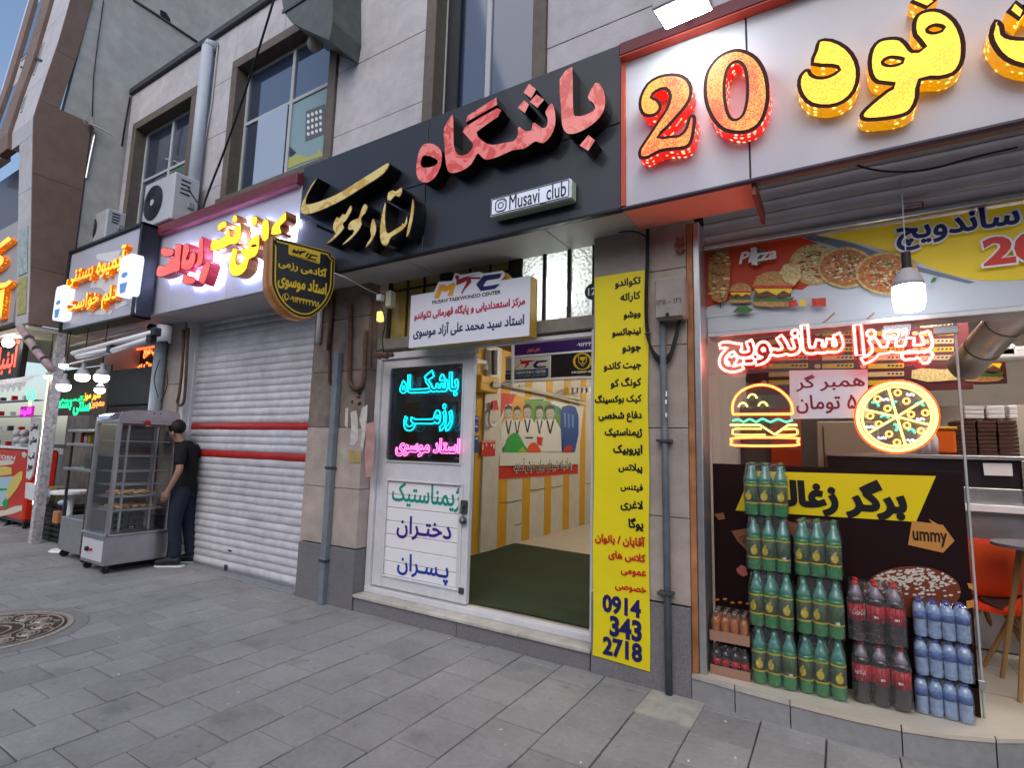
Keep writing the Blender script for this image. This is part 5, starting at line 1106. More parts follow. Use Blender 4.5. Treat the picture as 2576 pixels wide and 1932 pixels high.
crust = mat('print_crust', (.55, .36, .14), .5, ns=55, na=.5); saucem = mat('print_topping', (.42, .16, .05), .5, ns=55, na=.5); chz = mat('print_cheese', (.60, .45, .20), .5, ns=55, na=.5); ppr = mat('print_green', (.05, .16, .04), .5); meat = mat('print_meat', (.14, .05, .025), .5, ns=55, na=.5); lred = mat('print_tomato', (.50, .05, .025), .5, ns=55, na=.5); bunm = mat('print_bun', (.48, .25, .08), .5, ns=55, na=.5)
rq = random.Random(11)
for cx_, cy__, rx_, ry_ in ((880, 420, 160, 130), (1080, 440, 180, 130), (1340, 480, 200, 135)):
    F1.lay(crust, [TD(ell(cx_, cy__, rx_, ry_, 24))]); F1.lay(saucem if cx_ > 900 else chz, [TD(ell(cx_, cy__, rx_-18, ry_-16, 24))])
    for mm, nn in ((crust, 34), (chz, 40), (lred, 26), (mat('print_ham', (.62, .28, .20), .5, ns=55, na=.5), 22), (ppr, 18), (meat, 12), (mat('print_pale_cheese', (.72, .62, .38), .5, ns=55, na=.5), 26), (lred, 10)):
        ps = []
        for _ in range(nn):
            a_ = rq.uniform(0, 6.28); r_ = rq.uniform(.05, .80)**.7; ps.append(TD(ell(cx_+math.cos(a_)*r_*(rx_-28), cy__+math.sin(a_)*r_*(ry_-26), rq.uniform(5, 16), rq.uniform(3, 7), 7, rq.uniform(0, 3))))
        F1.lay(mm, ps)
for cx_, cy__, s_ in ((415, 610, .62), (620, 590, 1.12)):
    q_ = lambda pts: TD([(cx_+x*s_, cy__+y*s_) for x, y in pts])
    F1.lay(bunm, [q_([(-110,-30),(-90,-75),(-30,-105),(40,-105),(95,-75),(112,-30),(100,-20),(-100,-20)]), q_([(-100,55),(105,55),(90,90),(-85,90)])], 2)
    F1.lay(lred, [q_([(-105,-28),(105,-28),(100,-8),(-100,-8)])]); F1.lay(ppr, [q_([(-115,35),(-60,48),(0,40),(60,52),(118,38),(110,62),(-105,62)])]); F1.lay(meat, [q_([(-100,5),(100,5),(104,38),(-104,38)])]); F1.lay(fy_, [q_([(-105,-8),(110,-8),(95,20),(60,2),(20,28),(-30,4),(-80,18)])])
F1.lay(chz, [TD([(690,430),(720,420),(740,450),(760,425),(790,440),(800,500),(760,560),(700,540),(660,480)])]); F1.lay(mat('print_kebab', (.34, .17, .05), .5, ns=55, na=.5), [TD([(225,335),(340,320),(352,420),(350,560),(330,650),(290,672),(240,650),(215,560),(218,420)])])
kb_ = []
for k in range(34): kb_.append(TD(ell(285+rq.uniform(-55, 55), 345+rq.uniform(0, 300), rq.uniform(12, 26), rq.uniform(4, 8), 7, rq.uniform(-.5, .5))))
F1.lay(meat, kb_[:16]); F1.lay(chz, kb_[16:]); F1.lay(ink, [TD([(286,665),(294,665),(293,705),(288,705)])])
F1.lay(ppr, [TD([(370,730),(400,695),(450,688),(500,715),(470,732)]), TD([(1610,545),(1625,515),(1650,515),(1640,540),(1615,548)])], 1); F1.lay(lred, [TD([(720,660),(770,650),(780,690),(725,700)]), TD([(865,645),(955,640),(955,695),(868,690)])]); F1.lay(fy_, [TD([(790,650),(830,655),(825,695),(795,690)])])
F1.lay(ppr, [TD([(510,330),(560,335),(570,400),(520,440)])]); F1.lay(white, [TD([(482,325),(520,322),(525,435),(488,432)])]); F1.lay(redi, [TD([(455,360),(482,335),(486,420),(460,410)])])
F1.sh(white, fit(text2d('Pizza', .03, 2, True), P(*TD([(395, 0)])[0], FY).x, P(*TD([(628, 0)])[0], FY).x, P(*TD([(510, 415)])[0], FY).z, P(*TD([(510, 340)])[0], FY).z, shear=.25))
F1.build('printed_face', fp)
def outl(s, T, x0, x1, y0, y1, b1, b2, mi_, mo_, Y, th, latin=False, w=.012):
    a, b, t_, u_ = P(*T([(x0, (y0+y1)/2)])[0], Y), P(*T([(x1, (y0+y1)/2)])[0], Y), P(*T([((x0+x1)/2, y0)])[0], Y), P(*T([((x0+x1)/2, y1)])[0], Y)
    flat('lettering_outline', fit(text2d(s, b2, 3, latin), a.x-.012, b.x+.012, u_.z-.012, t_.z+.012), fac(Y), w, mo_, th); flat('lettering', fit(text2d(s, b1, 3, latin), a.x, b.x, u_.z, t_.z), fac(Y), w+.001, mi_, th)
TE = zm(2200, 480, 4.367)
a = P(*TE([(215, 400)])[0], FY)
outl('ساندویچ', TE, 225, 1590, 235, 600, .03, .075, navy, white, FY, fp, w=.03)
outl('20', TE, 1170, 1900, 490, 810, .04, .075, mat('print_numeral_red', (.60, .03, .02), .4), white, FY, fp, True, w=.03)
# shop front glass with frame
GY = 4.02
sg = thing('shop_window', 'large glass shop window pane with slim clear edges beside the open doorway', 'window', (-.1, GY, .15))
gx1 = .615
box('pane', -.772, gx1, GY, GY+.008, .152, fz0-.04, clear, sg, 0)
box('edge_profile', gx1, gx1+.012, GY-.006, GY+.014, .152, fz0-.04, mat('glass_edge_grey', (.4, .42, .42), .3), sg, .003)
for zc_ in (.30, 2.30): box('hinge', gx1-.10, gx1+.02, GY-.02, GY+.03, zc_, zc_+.05, alu, sg, .004)
# burger poster board
pbd = thing('burger_poster', 'tall black poster with yellow banner and sesame bun on the shop window', 'poster', (-.1, 4.0, .9))
PY = 4.0
bz1 = (P(1787, 1171, PY).z+P(2437, 1182, PY).z)/2
box('poster_board', -.770, gx1-.012, PY, PY+.012, .156, bz1, mat('poster_near_black', (.012, .003, .004), .55, spec=.15), pbd, 0)
TF = zm(1720, 1100, 1.994); A1 = Art(fac(PY), cvY(PY), .002, .0008)
A1.lay(mat('poster_banner_yellow', (.72, .55, .01), .4), [TF([(345,170),(1265,195),(1165,425),(260,368)])]); A1.lay(mat('poster_tag_orange', (.50, .22, .05), .5), [TF([(1145,420),(1300,440),(1358,520),(1300,580),(1125,540)]), TF([(1228,410),(1290,445),(1250,440)])])
A1.lay(mat('bun_crust', (.16, .035, .012), .5), [TF(ell(1145, 775, 245, 128, 28))])
ps = []; 
for _ in range(460):
    a_ = rq.uniform(0, 6.28); r_ = math.sqrt(rq.uniform(0.02, .98)); y_ = 775+math.sin(a_)*r_*120; x_ = 1145+math.cos(a_)*r_*238
    if y_ < 800-0.12*abs(x_-1145)+rq.uniform(-60, 30): ps.append(TF(ell(x_, y_, rq.uniform(7, 13), rq.uniform(4, 6.5), 6, rq.uniform(0, 3))))
A1.lay(mat('sesame', (.58, .53, .46), .5), ps[:70]); [A1.lay(MATS['sesame'], ps[k_:k_+70]) for k_ in range(70, len(ps), 70) if ps[k_:k_+70]]
A1.lay(mat('poster_pink', (.45, .12, .10), .5), [TF([(265,660),(290,640),(312,650),(322,690),(300,700),(270,680)])], 1); A1.lay(mat('poster_bread', (.24, .10, .04), .5), [TF([(240,470),(330,455),(420,440),(380,520),(330,580),(270,520)]), TF([(520,420),(600,440),(700,490),(560,520),(530,470)]), TF([(155,385),(200,378),(210,410),(175,415)])])
A1.lay(meat, [TF([(270,500),(350,480),(400,500),(330,560)])]); A1.lay(mat('poster_flame', (.50, .22, .04), .5), [TF(ell(170+k*38, 822+rq.uniform(-22, 14), 11, 6, 8, k)) for k in range(6)]+[TF([(1420,730),(1450,735),(1455,765),(1430,758)]), TF([(1415,820),(1452,815),(1455,850),(1420,860)])])
A1.build('poster_print', pbd)
pp_ = lambda x, y: P(*TF([(x, y)])[0], PY)
flat('lettering', fit(text2d('برگر زغالی', .06, 3), pp_(400, 300).x, pp_(1118, 300).x, pp_(800, 405).z, pp_(800, 205).z), fac(PY), .006, ink, pbd)
flat('lettering', fit(text2d('ummy', .02, 2, True), pp_(1148, 490).x, pp_(1322, 510).x, pp_(1235, 545).z, pp_(1235, 475).z), fac(PY), .006, ink, pbd)
pc_ = thing('price_paper', 'white paper price notice in dark red script taped behind the neon pizza', 'notice', (-.05, 3.99, 1.9))
TG = zm(1700, 500, 2.525); ap = Art(fac(GY), cvY(GY), .012); ap.lay(mat('notice_paper', (.58, .60, .66), .6), [TG([(722,1092),(1218,1085),(1222,1392),(728,1400)])])
g_ = lambda x, y: P(*TG([(x, y)])[0], GY); mr_ = mat('maroon_ink', (.20, .01, .03), .5)
ap.sh(mr_, fit(text2d('همبر گر', .02, 3), g_(760, 1160).x, g_(1200, 1160).x, g_(980, 1222).z, g_(980, 1112).z)); ap.sh(mr_, fit(text2d('۵۰ تومان', .02, 3), g_(765, 1310).x, g_(1190, 1310).x, g_(960, 1366).z, g_(960, 1245).z)); ap.build('paper_sheet', pc_)
# neon signs
ns = thing('window_neon_sign', 'large red and white neon script hanging inside the sandwich shop window', 'neon sign', (-.1, 3.92, 2.25))
nr = mat('neon_red_white', (.4, .1, .05), .4, emit=(1, .50, .40), es=4.5); nrg = mat('neon_red_glow', (.5, .01, .01), .4, emit=(1, .02, .012), es=6)
NYS = 3.92
def nrow2(s, x0, x1, y0, y1, bold, r):
    pts = TG([(x0, (y0+y1)/2), (x1, (y0+y1)/2), ((x0+x1)/2, y0), ((x0+x1)/2, y1)]); a = P(*pts[0], NYS); b = P(*pts[1], NYS); t_ = P(*pts[2], NYS); b2 = P(*pts[3], NYS)
    sh = fit(text2d(s, bold, 2), a.x, b.x, b2.z, t_.z); neon('neon_tube', sh, fac(NYS), .0, r, nr, ns, step=r*1.3); neon('neon_channel', sh, fac(NYS), -.006, r*1.55, nrg, ns, step=r*1.6)
nrow2('ساندویچ', 275, 1065, 815, 1085, .045, .0078); nrow2('پیتزا', 1135, 1630, 785, 1055, .045, .0078)
box('acrylic_sheet', P(*TG([(205, 900)])[0], 3.94).x, P(*TG([(1790, 900)])[0], 3.94).x, 3.938, 3.942, P(*TG([(900, 1090)])[0], 3.94).z, fz0-.05, acrylic, ns, 0)
for px_ in (900, 1150): pipe('hanging_wire', smoothp([tuple(P(*p, 3.93)) for p in TG([(px_, 810), (px_+60, 770), (px_+110, 725)])], 3, False), .006, mat('pink_wire', (.45, .2, .15), .5), '', parent=ns, n=5)
nbg = thing('burger_neon', 'neon outline of a burger with green lettuce in the shop window', 'neon sign', (-.43, 3.93, 1.8))
no = mat('neon_orange', (.5, .15, .02), .4, emit=(1, .36, .07), es=3.4); nog = mat('neon_orange_rim', (.4, .04, .01), .4, emit=(1, .08, .01), es=2); ng = mat('neon_green', (.05, .4, .2), .4, emit=(.10, 1, .45), es=1.6); ny = mat('neon_yellow', (.5, .4, .05), .4, emit=(1, .72, .14), es=3.2)
def ntube(th, pts, m, r=.0065, k=0, closed=False, Y=3.93, nm='neon_tube', T=TG):
    q_ = [tuple(P(*p, Y)) for p in T(pts)]; q_ = smoothp(q_, k, closed) if k else q_; return MB().tube(q_, r, 6, closed).build(nm, m, th, True)
bun = [(362,1368),(362,1300),(400,1235),(470,1195),(550,1182),(630,1200),(700,1250),(738,1310),(742,1368)]
ntube(nbg, bun, nog, .0105, 3, False, 3.936); ntube(nbg, [(362,1370),(742,1368)], nog, .0105, 0, False, 3.936)
ntube(nbg, bun, no, .0065, 3); ntube(nbg, [(362,1370),(742,1368)], no)
for x, y in ((485, 1245), (425, 1300), (552, 1295)): ntube(nbg, [(x-28,y+22),(x-12,y),(x+15,y),(x+30,y+22)], ny, .0055, 3)
ntube(nbg, [(360,1410),(400,1402),(430,1418),(470,1400),(510,1418),(550,1398),(600,1418),(650,1400),(700,1418),(742,1405)], ng, .0065, 3)
ntube(nbg, [(345,1438),(535,1438),(628,1498),(715,1438),(770,1438)], ny, .0065)
ntube(nbg, [(570,1500),(380,1500),(362,1480),(380,1462),(545,1462)], no, .006, 2); ntube(nbg, [(690,1465),(760,1462),(772,1480),(760,1500),(640,1502)], no, .006, 2)
ntube(nbg, [(380,1520),(750,1520),(772,1543),(750,1568),(380,1568),(358,1543)], no, .0065, 3, True); ntube(nbg, [(380,1520),(750,1520),(772,1543),(750,1568),(380,1568),(358,1543)], nog, .0105, 3, True, 3.936)
box('acrylic_sheet', P(*TG([(340, 0)])[0], 3.945).x, P(*TG([(785, 1300)])[0], 3.945).x, 3.943, 3.947, P(*TG([(560, 1590)])[0], 3.945).z, P(*TG([(560, 1165)])[0], 3.945).z, acrylic, nbg, 0)
MB().tube([P(*TG([(545, 1165)])[0], 3.95), P(*TG([(545, 1100)])[0], 3.95)], .004, 5).build('hanging_wire', cable, nbg)
nz = thing('pizza_neon', 'round yellow neon pizza sign cut in slices in the shop window', 'neon sign', (.3, 3.93, 1.8))
pcx, pcy, prx, pry = 1405, 1385, 240, 205
ntube(nz, ell(pcx, pcy, 258, 222, 40), nog, .013, 0, True, 3.94, 'neon_channel'); ntube(nz, ell(pcx, pcy, 250, 214, 40), ny, .0095, 0, True); ntube(nz, ell(pcx, pcy, 222, 190, 40), ny, .006, 0, True)
for a_ in (-1.82, -.62, .28, 1.32, 2.55, 3.40): 
    ntube(nz, [(pcx, pcy), (pcx+218*math.cos(a_), pcy+186*math.sin(a_))], ny, .006)
for x, y in ((1410,1232),(1465,1285),(1585,1360),(1495,1370),(1468,1440),(1558,1475),(1405,1548),(1355,1495),(1290,1432),(1235,1380),(1345,1332),(1282,1272)): ntube(nz, ell(x, y, 20, 18, 10), no, .005, 0, True)
for x, y, a_ in ((1545,1320,.3),(1405,1310,-1.2),(1260,1315,.6),(1325,1400,.2),(1380,1455,1.4),(1490,1488,.5)): ntube(nz, [(x+28*math.cos(a_+t_), y+24*math.sin(a_+t_)) for t_ in (-2.8, -2, -1.2, -.4)], ng, .006, 2)
nwb = mat('neon_white_blue', (.3, .3, .5), .4, emit=(.62, .62, 1), es=2.2)
for x, y in ((1490,1245),(1328,1275),(1555,1400),(1235,1450),(1310,1520),(1495,1535)): ntube(nz, [(x-26,y-6),(x-8,y+4),(x+8,y-4),(x+26,y+6)], nwb, .006, 2)
MB().prism([P(*p, 3.946) for p in TG(ell(pcx, pcy, 266, 230, 32))], (0, .004, 0)).build('acrylic_sheet', acrylic, nz)
# lamps in the shop
lb = thing('bulb_lamp', 'big white led bulb lamp hanging before the food light box', 'lamp', (.27, 3.72, 2.5))
a = P(2286, 750, 3.58); r_ = (P(2329, 750, 3.58)-P(2243, 750, 3.58)).length/2; hz_ = P(2286, 722, 3.58).z-P(2286, 782, 3.58).z
MB().lathe([(r_*.5, -hz_*.55), (r_*.85, -hz_*.5), (r_*.97, -hz_*.2), (r_, hz_*.3), (r_*.98, hz_*.5)], a, 20).build('bulb', glow('led_bulb', (.86, .92, 1), 11), lb, True)
MB().lathe([(r_*1.0, hz_*.5), (r_*.98, hz_*.66), (r_*.72, hz_*1.0), (r_*.45, hz_*1.2), (r_*.40, hz_*1.24)], a, 16).build('lamp_cap', mat('lamp_grey_cap', (.42, .40, .42), .5), lb, True); MB().tube([(a.x, a.y, a.z+hz_*1.2), (a.x, a.y, a.z+hz_*1.95)], r_*.30, 12).build('socket', blackp, lb); MB().tube([(a.x, a.y, a.z+hz_*1.9), (a.x, a.y, 3.12)], .003, 5).build('cord', wframe, lb)
lb2 = thing('bulb_lamp', 'smaller white led bulb deeper inside the sandwich shop', 'lamp', (1.0, 5.0, 2.9))
a = P(2527, 754, 5.0); MB().lathe([(.04, -.05), (.10, -.04), (.11, 0), (.11, .05)], a, 16).build('bulb', glow('led_bulb', (.86, .92, 1), 16), lb2, True); MB().tube([(a.x, a.y, a.z+.05), (a.x, a.y, 3.24)], .02, 6).build('stem', white, lb2)
for (lx, ly) in ((1.0, 6.2), (1.6, 4.8)):
    t_ = thing('ceiling_panel_lamp', 'square ceiling lamp %s inside the sandwich shop' % ('over the counter' if ly > 6 else 'near the doorway'), 'lamp', (lx, ly, 3.22))
    box('led_panel', lx-.25, lx+.25, ly-.25, ly+.25, 3.225, 3.235, glow('shop_led', (1, .90, .78), 34), t_, 0); box('panel_rim', lx-.27, lx+.27, ly-.27, ly+.27, 3.236, 3.249, white, t_, 0)
# menu board on the back wall
mb_ = thing('menu_board', 'dark red menu board with yellow price rows and burger photos on the back wall', 'menu board', (0, 6.5, 2.3))
MYB = 6.5; mq = lambda x, y: P(*TG([(x, y)])[0], MYB)
mx0, mx1_, mz0_, mz1_ = mq(450, 900).x, mq(2092, 1000).x, mq(1900, 1175).z, mq(1500, 690).z
box('board_panel', mx0, mq(1795, 0).x, MYB, MYB+.03, mz0_-.05, mz1_, mat('menu_maroon', (.085, .012, .016), .4), mb_, .003); box('board_panel', mq(1800, 0).x, mx1_, MYB, MYB+.03, mq(1950, 1178).z, mq(1950, 915).z, MATS['menu_maroon'], mb_, .003)
AM = Art(fac(MYB), cvY(MYB), .003, .001); mcr = mat('menu_cream', (.55, .36, .20), .5); mye = mat('menu_yellow', (.60, .38, .03), .5)
rowsY = []; rowsC = []
for c0, c1 in ((560, 840), (900, 1130), (1190, 1450), (1520, 1765)):
    for k, y in enumerate(range(790, 1160, 52)):
        if c0 > 1500 and y > 1010: continue
        (rowsY if k % 2 else rowsC).append(TG([(c0+30, y), (c1, y-6), (c1, y+24), (c0+30, y+30)]))
        if k % 2: rowsC.append(TG(ell(c0, y+14, 22, 15, 8)))
AM.lay(mye, rowsY); AM.lay(mcr, rowsC)
dk = []
for c0, c1 in ((560, 840), (900, 1130), (1190, 1450), (1520, 1765)):
    for y in range(790, 1160, 52):
        if c0 > 1500 and y > 1010: continue
        for q_ in range(4): x_ = c1-28-q_*26; dk.append(TG([(x_, y+6), (x_+16, y+3), (x_+18, y+12), (x_+2, y+17)]))
AM.lay(ink, dk)
def burger(A_, cx_, cy__, s_, T):
    q_ = lambda pts: T([(cx_+x*s_, cy__+y*s_) for x, y in pts])
    A_.lay(bunm, [q_([(-110,-30),(-90,-75),(-30,-105),(40,-105),(95,-75),(112,-30),(100,-20),(-100,-20)]), q_([(-100,55),(105,55),(90,90),(-85,90)])], 2)
    A_.lay(lred, [q_([(-105,-28),(105,-28),(100,-8),(-100,-8)])]); A_.lay(ppr, [q_([(-115,35),(-60,48),(0,40),(60,52),(118,38),(110,62),(-105,62)])]); A_.lay(meat, [q_([(-100,5),(100,5),(104,38),(-104,38)])]); A_.lay(fy_, [q_([(-105,-8),(110,-8),(95,20),(60,2),(20,28),(-30,4),(-80,18)])])
burger(AM, 1945, 1055, 1.15, TG); AM.lay(chz, [TG([(1500,1090),(1560,1078),(1700,1085),(1785,1080),(1795,1150),(1600,1165),(1495,1140)])], 1)
AM.build('menu_print', mb_)
# partitions, counter, fridge etc.
box('interior_wall', .10, 1.85, 7.0, 7.06, .15, 2.1, mat('tiled_white', (.55, .50, .46), .4, ns=5, na=.06), bld, .003)
ct = thing('shop_counter', 'steel and black glass service counter behind the poster', 'counter', (.9, 5.5, .15))
c0 = P(2080, 1145, 5.4).x; ctz = P(2400, 1145, 5.4).z; c1x = P(2571, 1200, 5.4).x
box('counter_top', c0, c1x+.05, 5.38, 6.1, ctz-.03, ctz, steel, ct, .006); box('front_panel', c0, c1x, 5.42, 5.44, P(2500, 1228, 5.42).z, ctz-.03, mat('counter_black', (.03, .025, .03), .3, coat=.4), ct, .004); box('steel_body', c0, c1x, 5.40, 6.05, .16, P(2500, 1228, 5.42).z-.003, steel, ct, .004); box('side_frame', c1x, c1x+.05, 5.38, 6.1, .16, ctz-.032, steel, ct, .004)
box('white_ledge', c0, c1x+.05, 5.30, 5.40, P(2500, 1290, 5.3).z, P(2500, 1272, 5.3).z, white, ct, .004)
q_ = [P(x, y, 5.40) for x, y in ((2472, 1165), (2545, 1166), (2548, 1198), (2476, 1196))]; MB().prism(q_, (0, -.004, 0)).build('notice', white, ct)
sb = thing('box_stack', 'stacks of folded brown pizza boxes on the steel counter', 'boxes', (.9, 5.8, ctz)); bz = mat('dark_brown_card', (.075, .035, .025), .7, ns=20, na=.2)
for c_i, (pxa, pxb) in enumerate(((2402, 2456), (2458, 2508), (2510, 2562))):
    xa_, xb_ = P(pxa, 1100, 5.7).x, P(pxb, 1100, 5.7).x; zt_ = P(pxa, 1057, 5.7).z; n_ = 9
    for k in range(n_):
        zz0 = ctz+(zt_-ctz)*k/n_; box('box', xa_+random.uniform(0, .006), xb_-random.uniform(.002, .008), 5.68, 6.0, zz0, zz0+(zt_-ctz)/n_-.004, bz, sb, .003)
cst = thing('container_stack', 'stack of white foam containers on the brown boxes', 'containers', (1.0, 5.8, 1.9))
for pxa, pxb in ((2425, 2478), (2480, 2530), (2535, 2562)):
    for k in range(3):
        z0_ = P(2500, 1055-k*11, 5.75).z; box('container', P(pxa, 1040, 5.75).x, P(pxb, 1040, 5.75).x-.01, 5.72, 5.95, z0_+.002, z0_+.040, white, cst, .008)
ob_ = thing('orange_basket', 'orange plastic crate glowing behind the neon pizza on the counter', 'crate', (.75, 5.6, ctz)); orp = mat('orange_plastic', (.75, .14, .01), .4)
xa_, xb_ = P(2340, 1100, 5.6).x, P(2400, 1100, 5.6).x; box('basket', xa_, xb_, 5.5, 5.72, ctz+.004, P(2370, 1082, 5.6).z, orp, ob_, .02); box('rim', xa_-.01, xb_+.01, 5.49, 5.73, P(2370, 1082, 5.6).z+.001, P(2370, 1078, 5.6).z+.01, mat('yellow_plastic', (.7, .4, .02), .4), ob_, .006)
for k, px_ in enumerate((2318, 2333, 2350)):
    a = P(px_, 1120, 5.45); t_ = MB().lathe([(.03, 0), (.032, .12), (.02, .16), (.012, .19), (.012, .22)], (a.x, 5.47, ctz+.001), 10).build('sauce_bottle', white, None, True); tag(t_, 'white squeeze sauce bottle on the counter, %s of three' % ('leftmost', 'middle', 'rightmost')[k], 'bottle', 'sauce bottles on the counter')
fg = thing('drinks_fridge', 'red framed upright fridge behind the neon burger', 'fridge', (-.5, 6.0, .15))
box('fridge_body', P(1800, 1000, 6.0).x+.0, P(1990, 1000, 6.0).x, 6.0, 6.6, .16, 2.05, mat('fridge_dark', (.10, .07, .06), .3, coat=.3), fg, .02); box('fridge_door', P(1935, 1000, 5.98).x, P(2012, 1000, 5.98).x, 5.96, 5.995, .2, 2.0, mat('fridge_red', (.42, .05, .01), .35), fg, .01)
lk2 = thing('tall_cabinet', 'pale cream cabinet between fridge and counter', 'cabinet', (.1, 5.9, .15)); box('cabinet_body', P(2055, 1100, 5.9).x, P(2130, 1100, 5.9).x+.25, 5.9, 6.5, .16, P(2100, 1060, 5.9).z, mat('cream_metal', (.48, .45, .33), .5), lk2, .01); box('door_edge', P(2055, 1100, 5.9).x+.05, P(2055, 1100, 5.9).x+.06, 5.892, 5.9, .3, P(2100, 1060, 5.9).z-.05, dsteel, lk2, .002)
du = thing('exhaust_duct', 'shiny round metal exhaust duct rising to the right inside the shop', 'duct', (1.0, 5.8, 2.6))
d0 = P(2425, 925, 6.0); d1 = P(2600, 735, 5.2); dv = (d1-d0); MB().tube([d0, d0+dv*.33, d0+dv*.66, d1], .13, 16).build('duct_tube', steel, du, True)
for t_ in (.3, .62, .9): MB().tube([d0+dv*t_, d0+dv*(t_+.012)], .134, 16).build('duct_joint', dsteel, du)
MB().tube([d0-dv*.10, d0], [.05, .13], 12).build('duct_end', steel, du)
for k in range(2):
    vb = P(2520+k*40, 880+k*5, 6.2); tag(box('extractor_cover', vb.x-.18, vb.x+.10, 6.2, 6.4, vb.z-.06, vb.z+.05, white, None, .02), 'white bracket box under the exhaust duct, %s' % ('left one' if k == 0 else 'right one'), 'box')
# seats and table
def chair(x, y, rot, m, label):
    t_ = thing('shell_chair', label, 'chair', (0, 0, 0), 'shell chairs in the sandwich shop'); leg = mat('wood_leg', (.30, .17, .07), .5)
    s_ = MB(); V = []; n = 8
    for j in range(10):
        for i in range(n+1):
            u = i/n*2-1; v = j/9
            if v < .5: y_ = .22-.44*(v/.5); z_ = .43-.02*math.cos(v*6)+.05*u*u
            else: w_ = (v-.5)/.5; y_ = -.22-.06*w_; z_ = .43+.40*w_+.02*u*u
            V.append((u*(.23-.05*max(0, v-.75)*4*(abs(u) > .6)), y_+.05*u*u*(v > .5), z_))
    s_.add(V, [(j*(n+1)+i, j*(n+1)+i+1, (j+1)*(n+1)+i+1, (j+1)*(n+1)+i) for j in range(9) for i in range(n)]); s_.build('seat_shell', m, t_, True)
    for a_, b_ in ((-1, -1), (1, -1), (-1, 1), (1, 1)): MB().tube([(a_*.10, b_*.10, .41), (a_*.24, b_*.22, .0)], [.018, .012], 7).build('leg', leg, t_)
    t_.location = (x, y, .152); t_.rotation_euler = (0, 0, rot); return t_
chair(P(2490, 1400, 4.95).x, 4.95, math.pi, mat('red_shell', (.55, .045, .015), .35), 'red plastic shell chair with wooden legs at the table')
chair(P(2620, 1400, 4.85).x, 4.9, 2.2, mat('black_shell', (.03, .02, .02), .35), 'black plastic shell chair cut by the right edge of the photo')
chair(P(2500, 1300, 6.3).x-.35, 5.15+.05, .3, mat('orange_shell', (.65, .08, .02), .35), 'orange plastic shell chair hidden behind the red one')
tb = thing('cafe_table', 'small round grey cafe table with splayed wooden legs at the right edge', 'table', (0, 0, 0)); tc_ = P(2620, 1372, 4.6)
MB().tube([(tc_.x, 4.6, tc_.z-.02), (tc_.x, 4.6, tc_.z)], .24, 24).build('table_top', mat('table_grey', (.13, .12, .14), .5), tb)
for a_, b_ in ((-1, -1), (1, -1), (-1, 1), (1, 1)): MB().tube([(tc_.x+a_*.08, 4.6+b_*.08, tc_.z-.02), (tc_.x+a_*.20, 4.6+b_*.20, .152)], [.02, .013], 7).build('leg', MATS['wood_leg'], tb)

# ================================================================== BOTTLE PACKS
def lat(prof, m, name, th, n=12, c=(0, 0, 0)): return MB().lathe(prof, c, n).build(name, m, th, True)
gg = mat('green_bottle', (.012, .22, .05), .12, coat=.6, spec=.7); gn = mat('green_bottle_neck', (.05, .26, .20), .08, coat=.8, spec=.8); glb = mat('olive_label', (.045, .075, .035), .4); lemon = mat('lemon_yellow', (.62, .45, .01), .4); barw = mat('code_white', (.7, .72, .72), .5)
cola = mat('cola_dark', (.022, .010, .010), .08, coat=.8, spec=.8); colan = mat('clear_neck', (.27, .24, .30), .08, coat=.8); clab = mat('red_label', (.50, .012, .022), .35); rcap = mat('red_cap', (.65, .03, .03), .4)
wat = mat('water_bottle_blue', (.30, .43, .66), .08, coat=.9, spec=.9, ns=30, na=.25); watl = mat('water_label', (.09, .16, .42), .35); bcap = mat('blue_cap', (.04, .07, .40), .4)
orj = mat('orange_drink', (.45, .13, .02), .12, coat=.7); orn = mat('orange_neck', (.30, .20, .15), .1, coat=.7); card = mat('brown_cardboard', (.30, .17, .12), .8, ns=25, na=.1)
def wraplab(th, mt, r, a0, u, v, n=9):
    pass
def curved(shape_uv, r, ang0, z0):      # flat print wrapped on a bottle
    V, T = shape_uv; return [(r*math.sin(ang0+u/r), -r*math.cos(ang0+u/r), z0+v) for u, v in V], T
def printon(parent, shp, r, ang, z0, m, name='label_print'):
    V, T = curved(shp, r, ang, z0); return mk(name, V, ccw(shp[0], T), m, parent)
def green_bottle(th, k):
    b = lat([(.030, 0), (.043, .006), (.0455, .02), (.0455, .205), (.044, .215)], gg, 'bottle', th); b_ = b
    lat([(.0438, .215), (.040, .235), (.028, .262), (.018, .290), (.0142, .318)], gn, 'bottle_neck', b)
    lat([(.0462, .078), (.0462, .190)], glb, 'label', b, 14); lat([(.0468, .075), (.0468, .084)], lemon, 'label_edge', b, 14); lat([(.0468, .186), (.0468, .194)], lemon, 'label_edge', b, 14)
    lat([(.0155, .316), (.0155, .334), (.013, .336)], mat('green_cap', (.03, .22, .06), .4), 'cap', b, 10)
    sp = [( -.3, 'l'), (.1, 'l'), (.5, 'l'), (0, 'c')][k % 4] if True else 0
    if k % 5 == 4: printon(b, union([[(-.012, 0), (.012, 0), (.012, .014), (-.012, .014)]]), .0472, -.1, .085, barw)
    else: printon(b, union([ell(0, 0, .024, .026, 14), [(-.012, .020), (.006, .040), (.016, .034), (.004, .018)]]), .0474, -.45+.42*(k % 3), .122, lemon); printon(b, union([ell(0, 0, .009, .013, 10)]), .0480, -.66+.42*(k % 3), .126, mat('lemon_pale', (.66, .60, .22), .4))
    return b
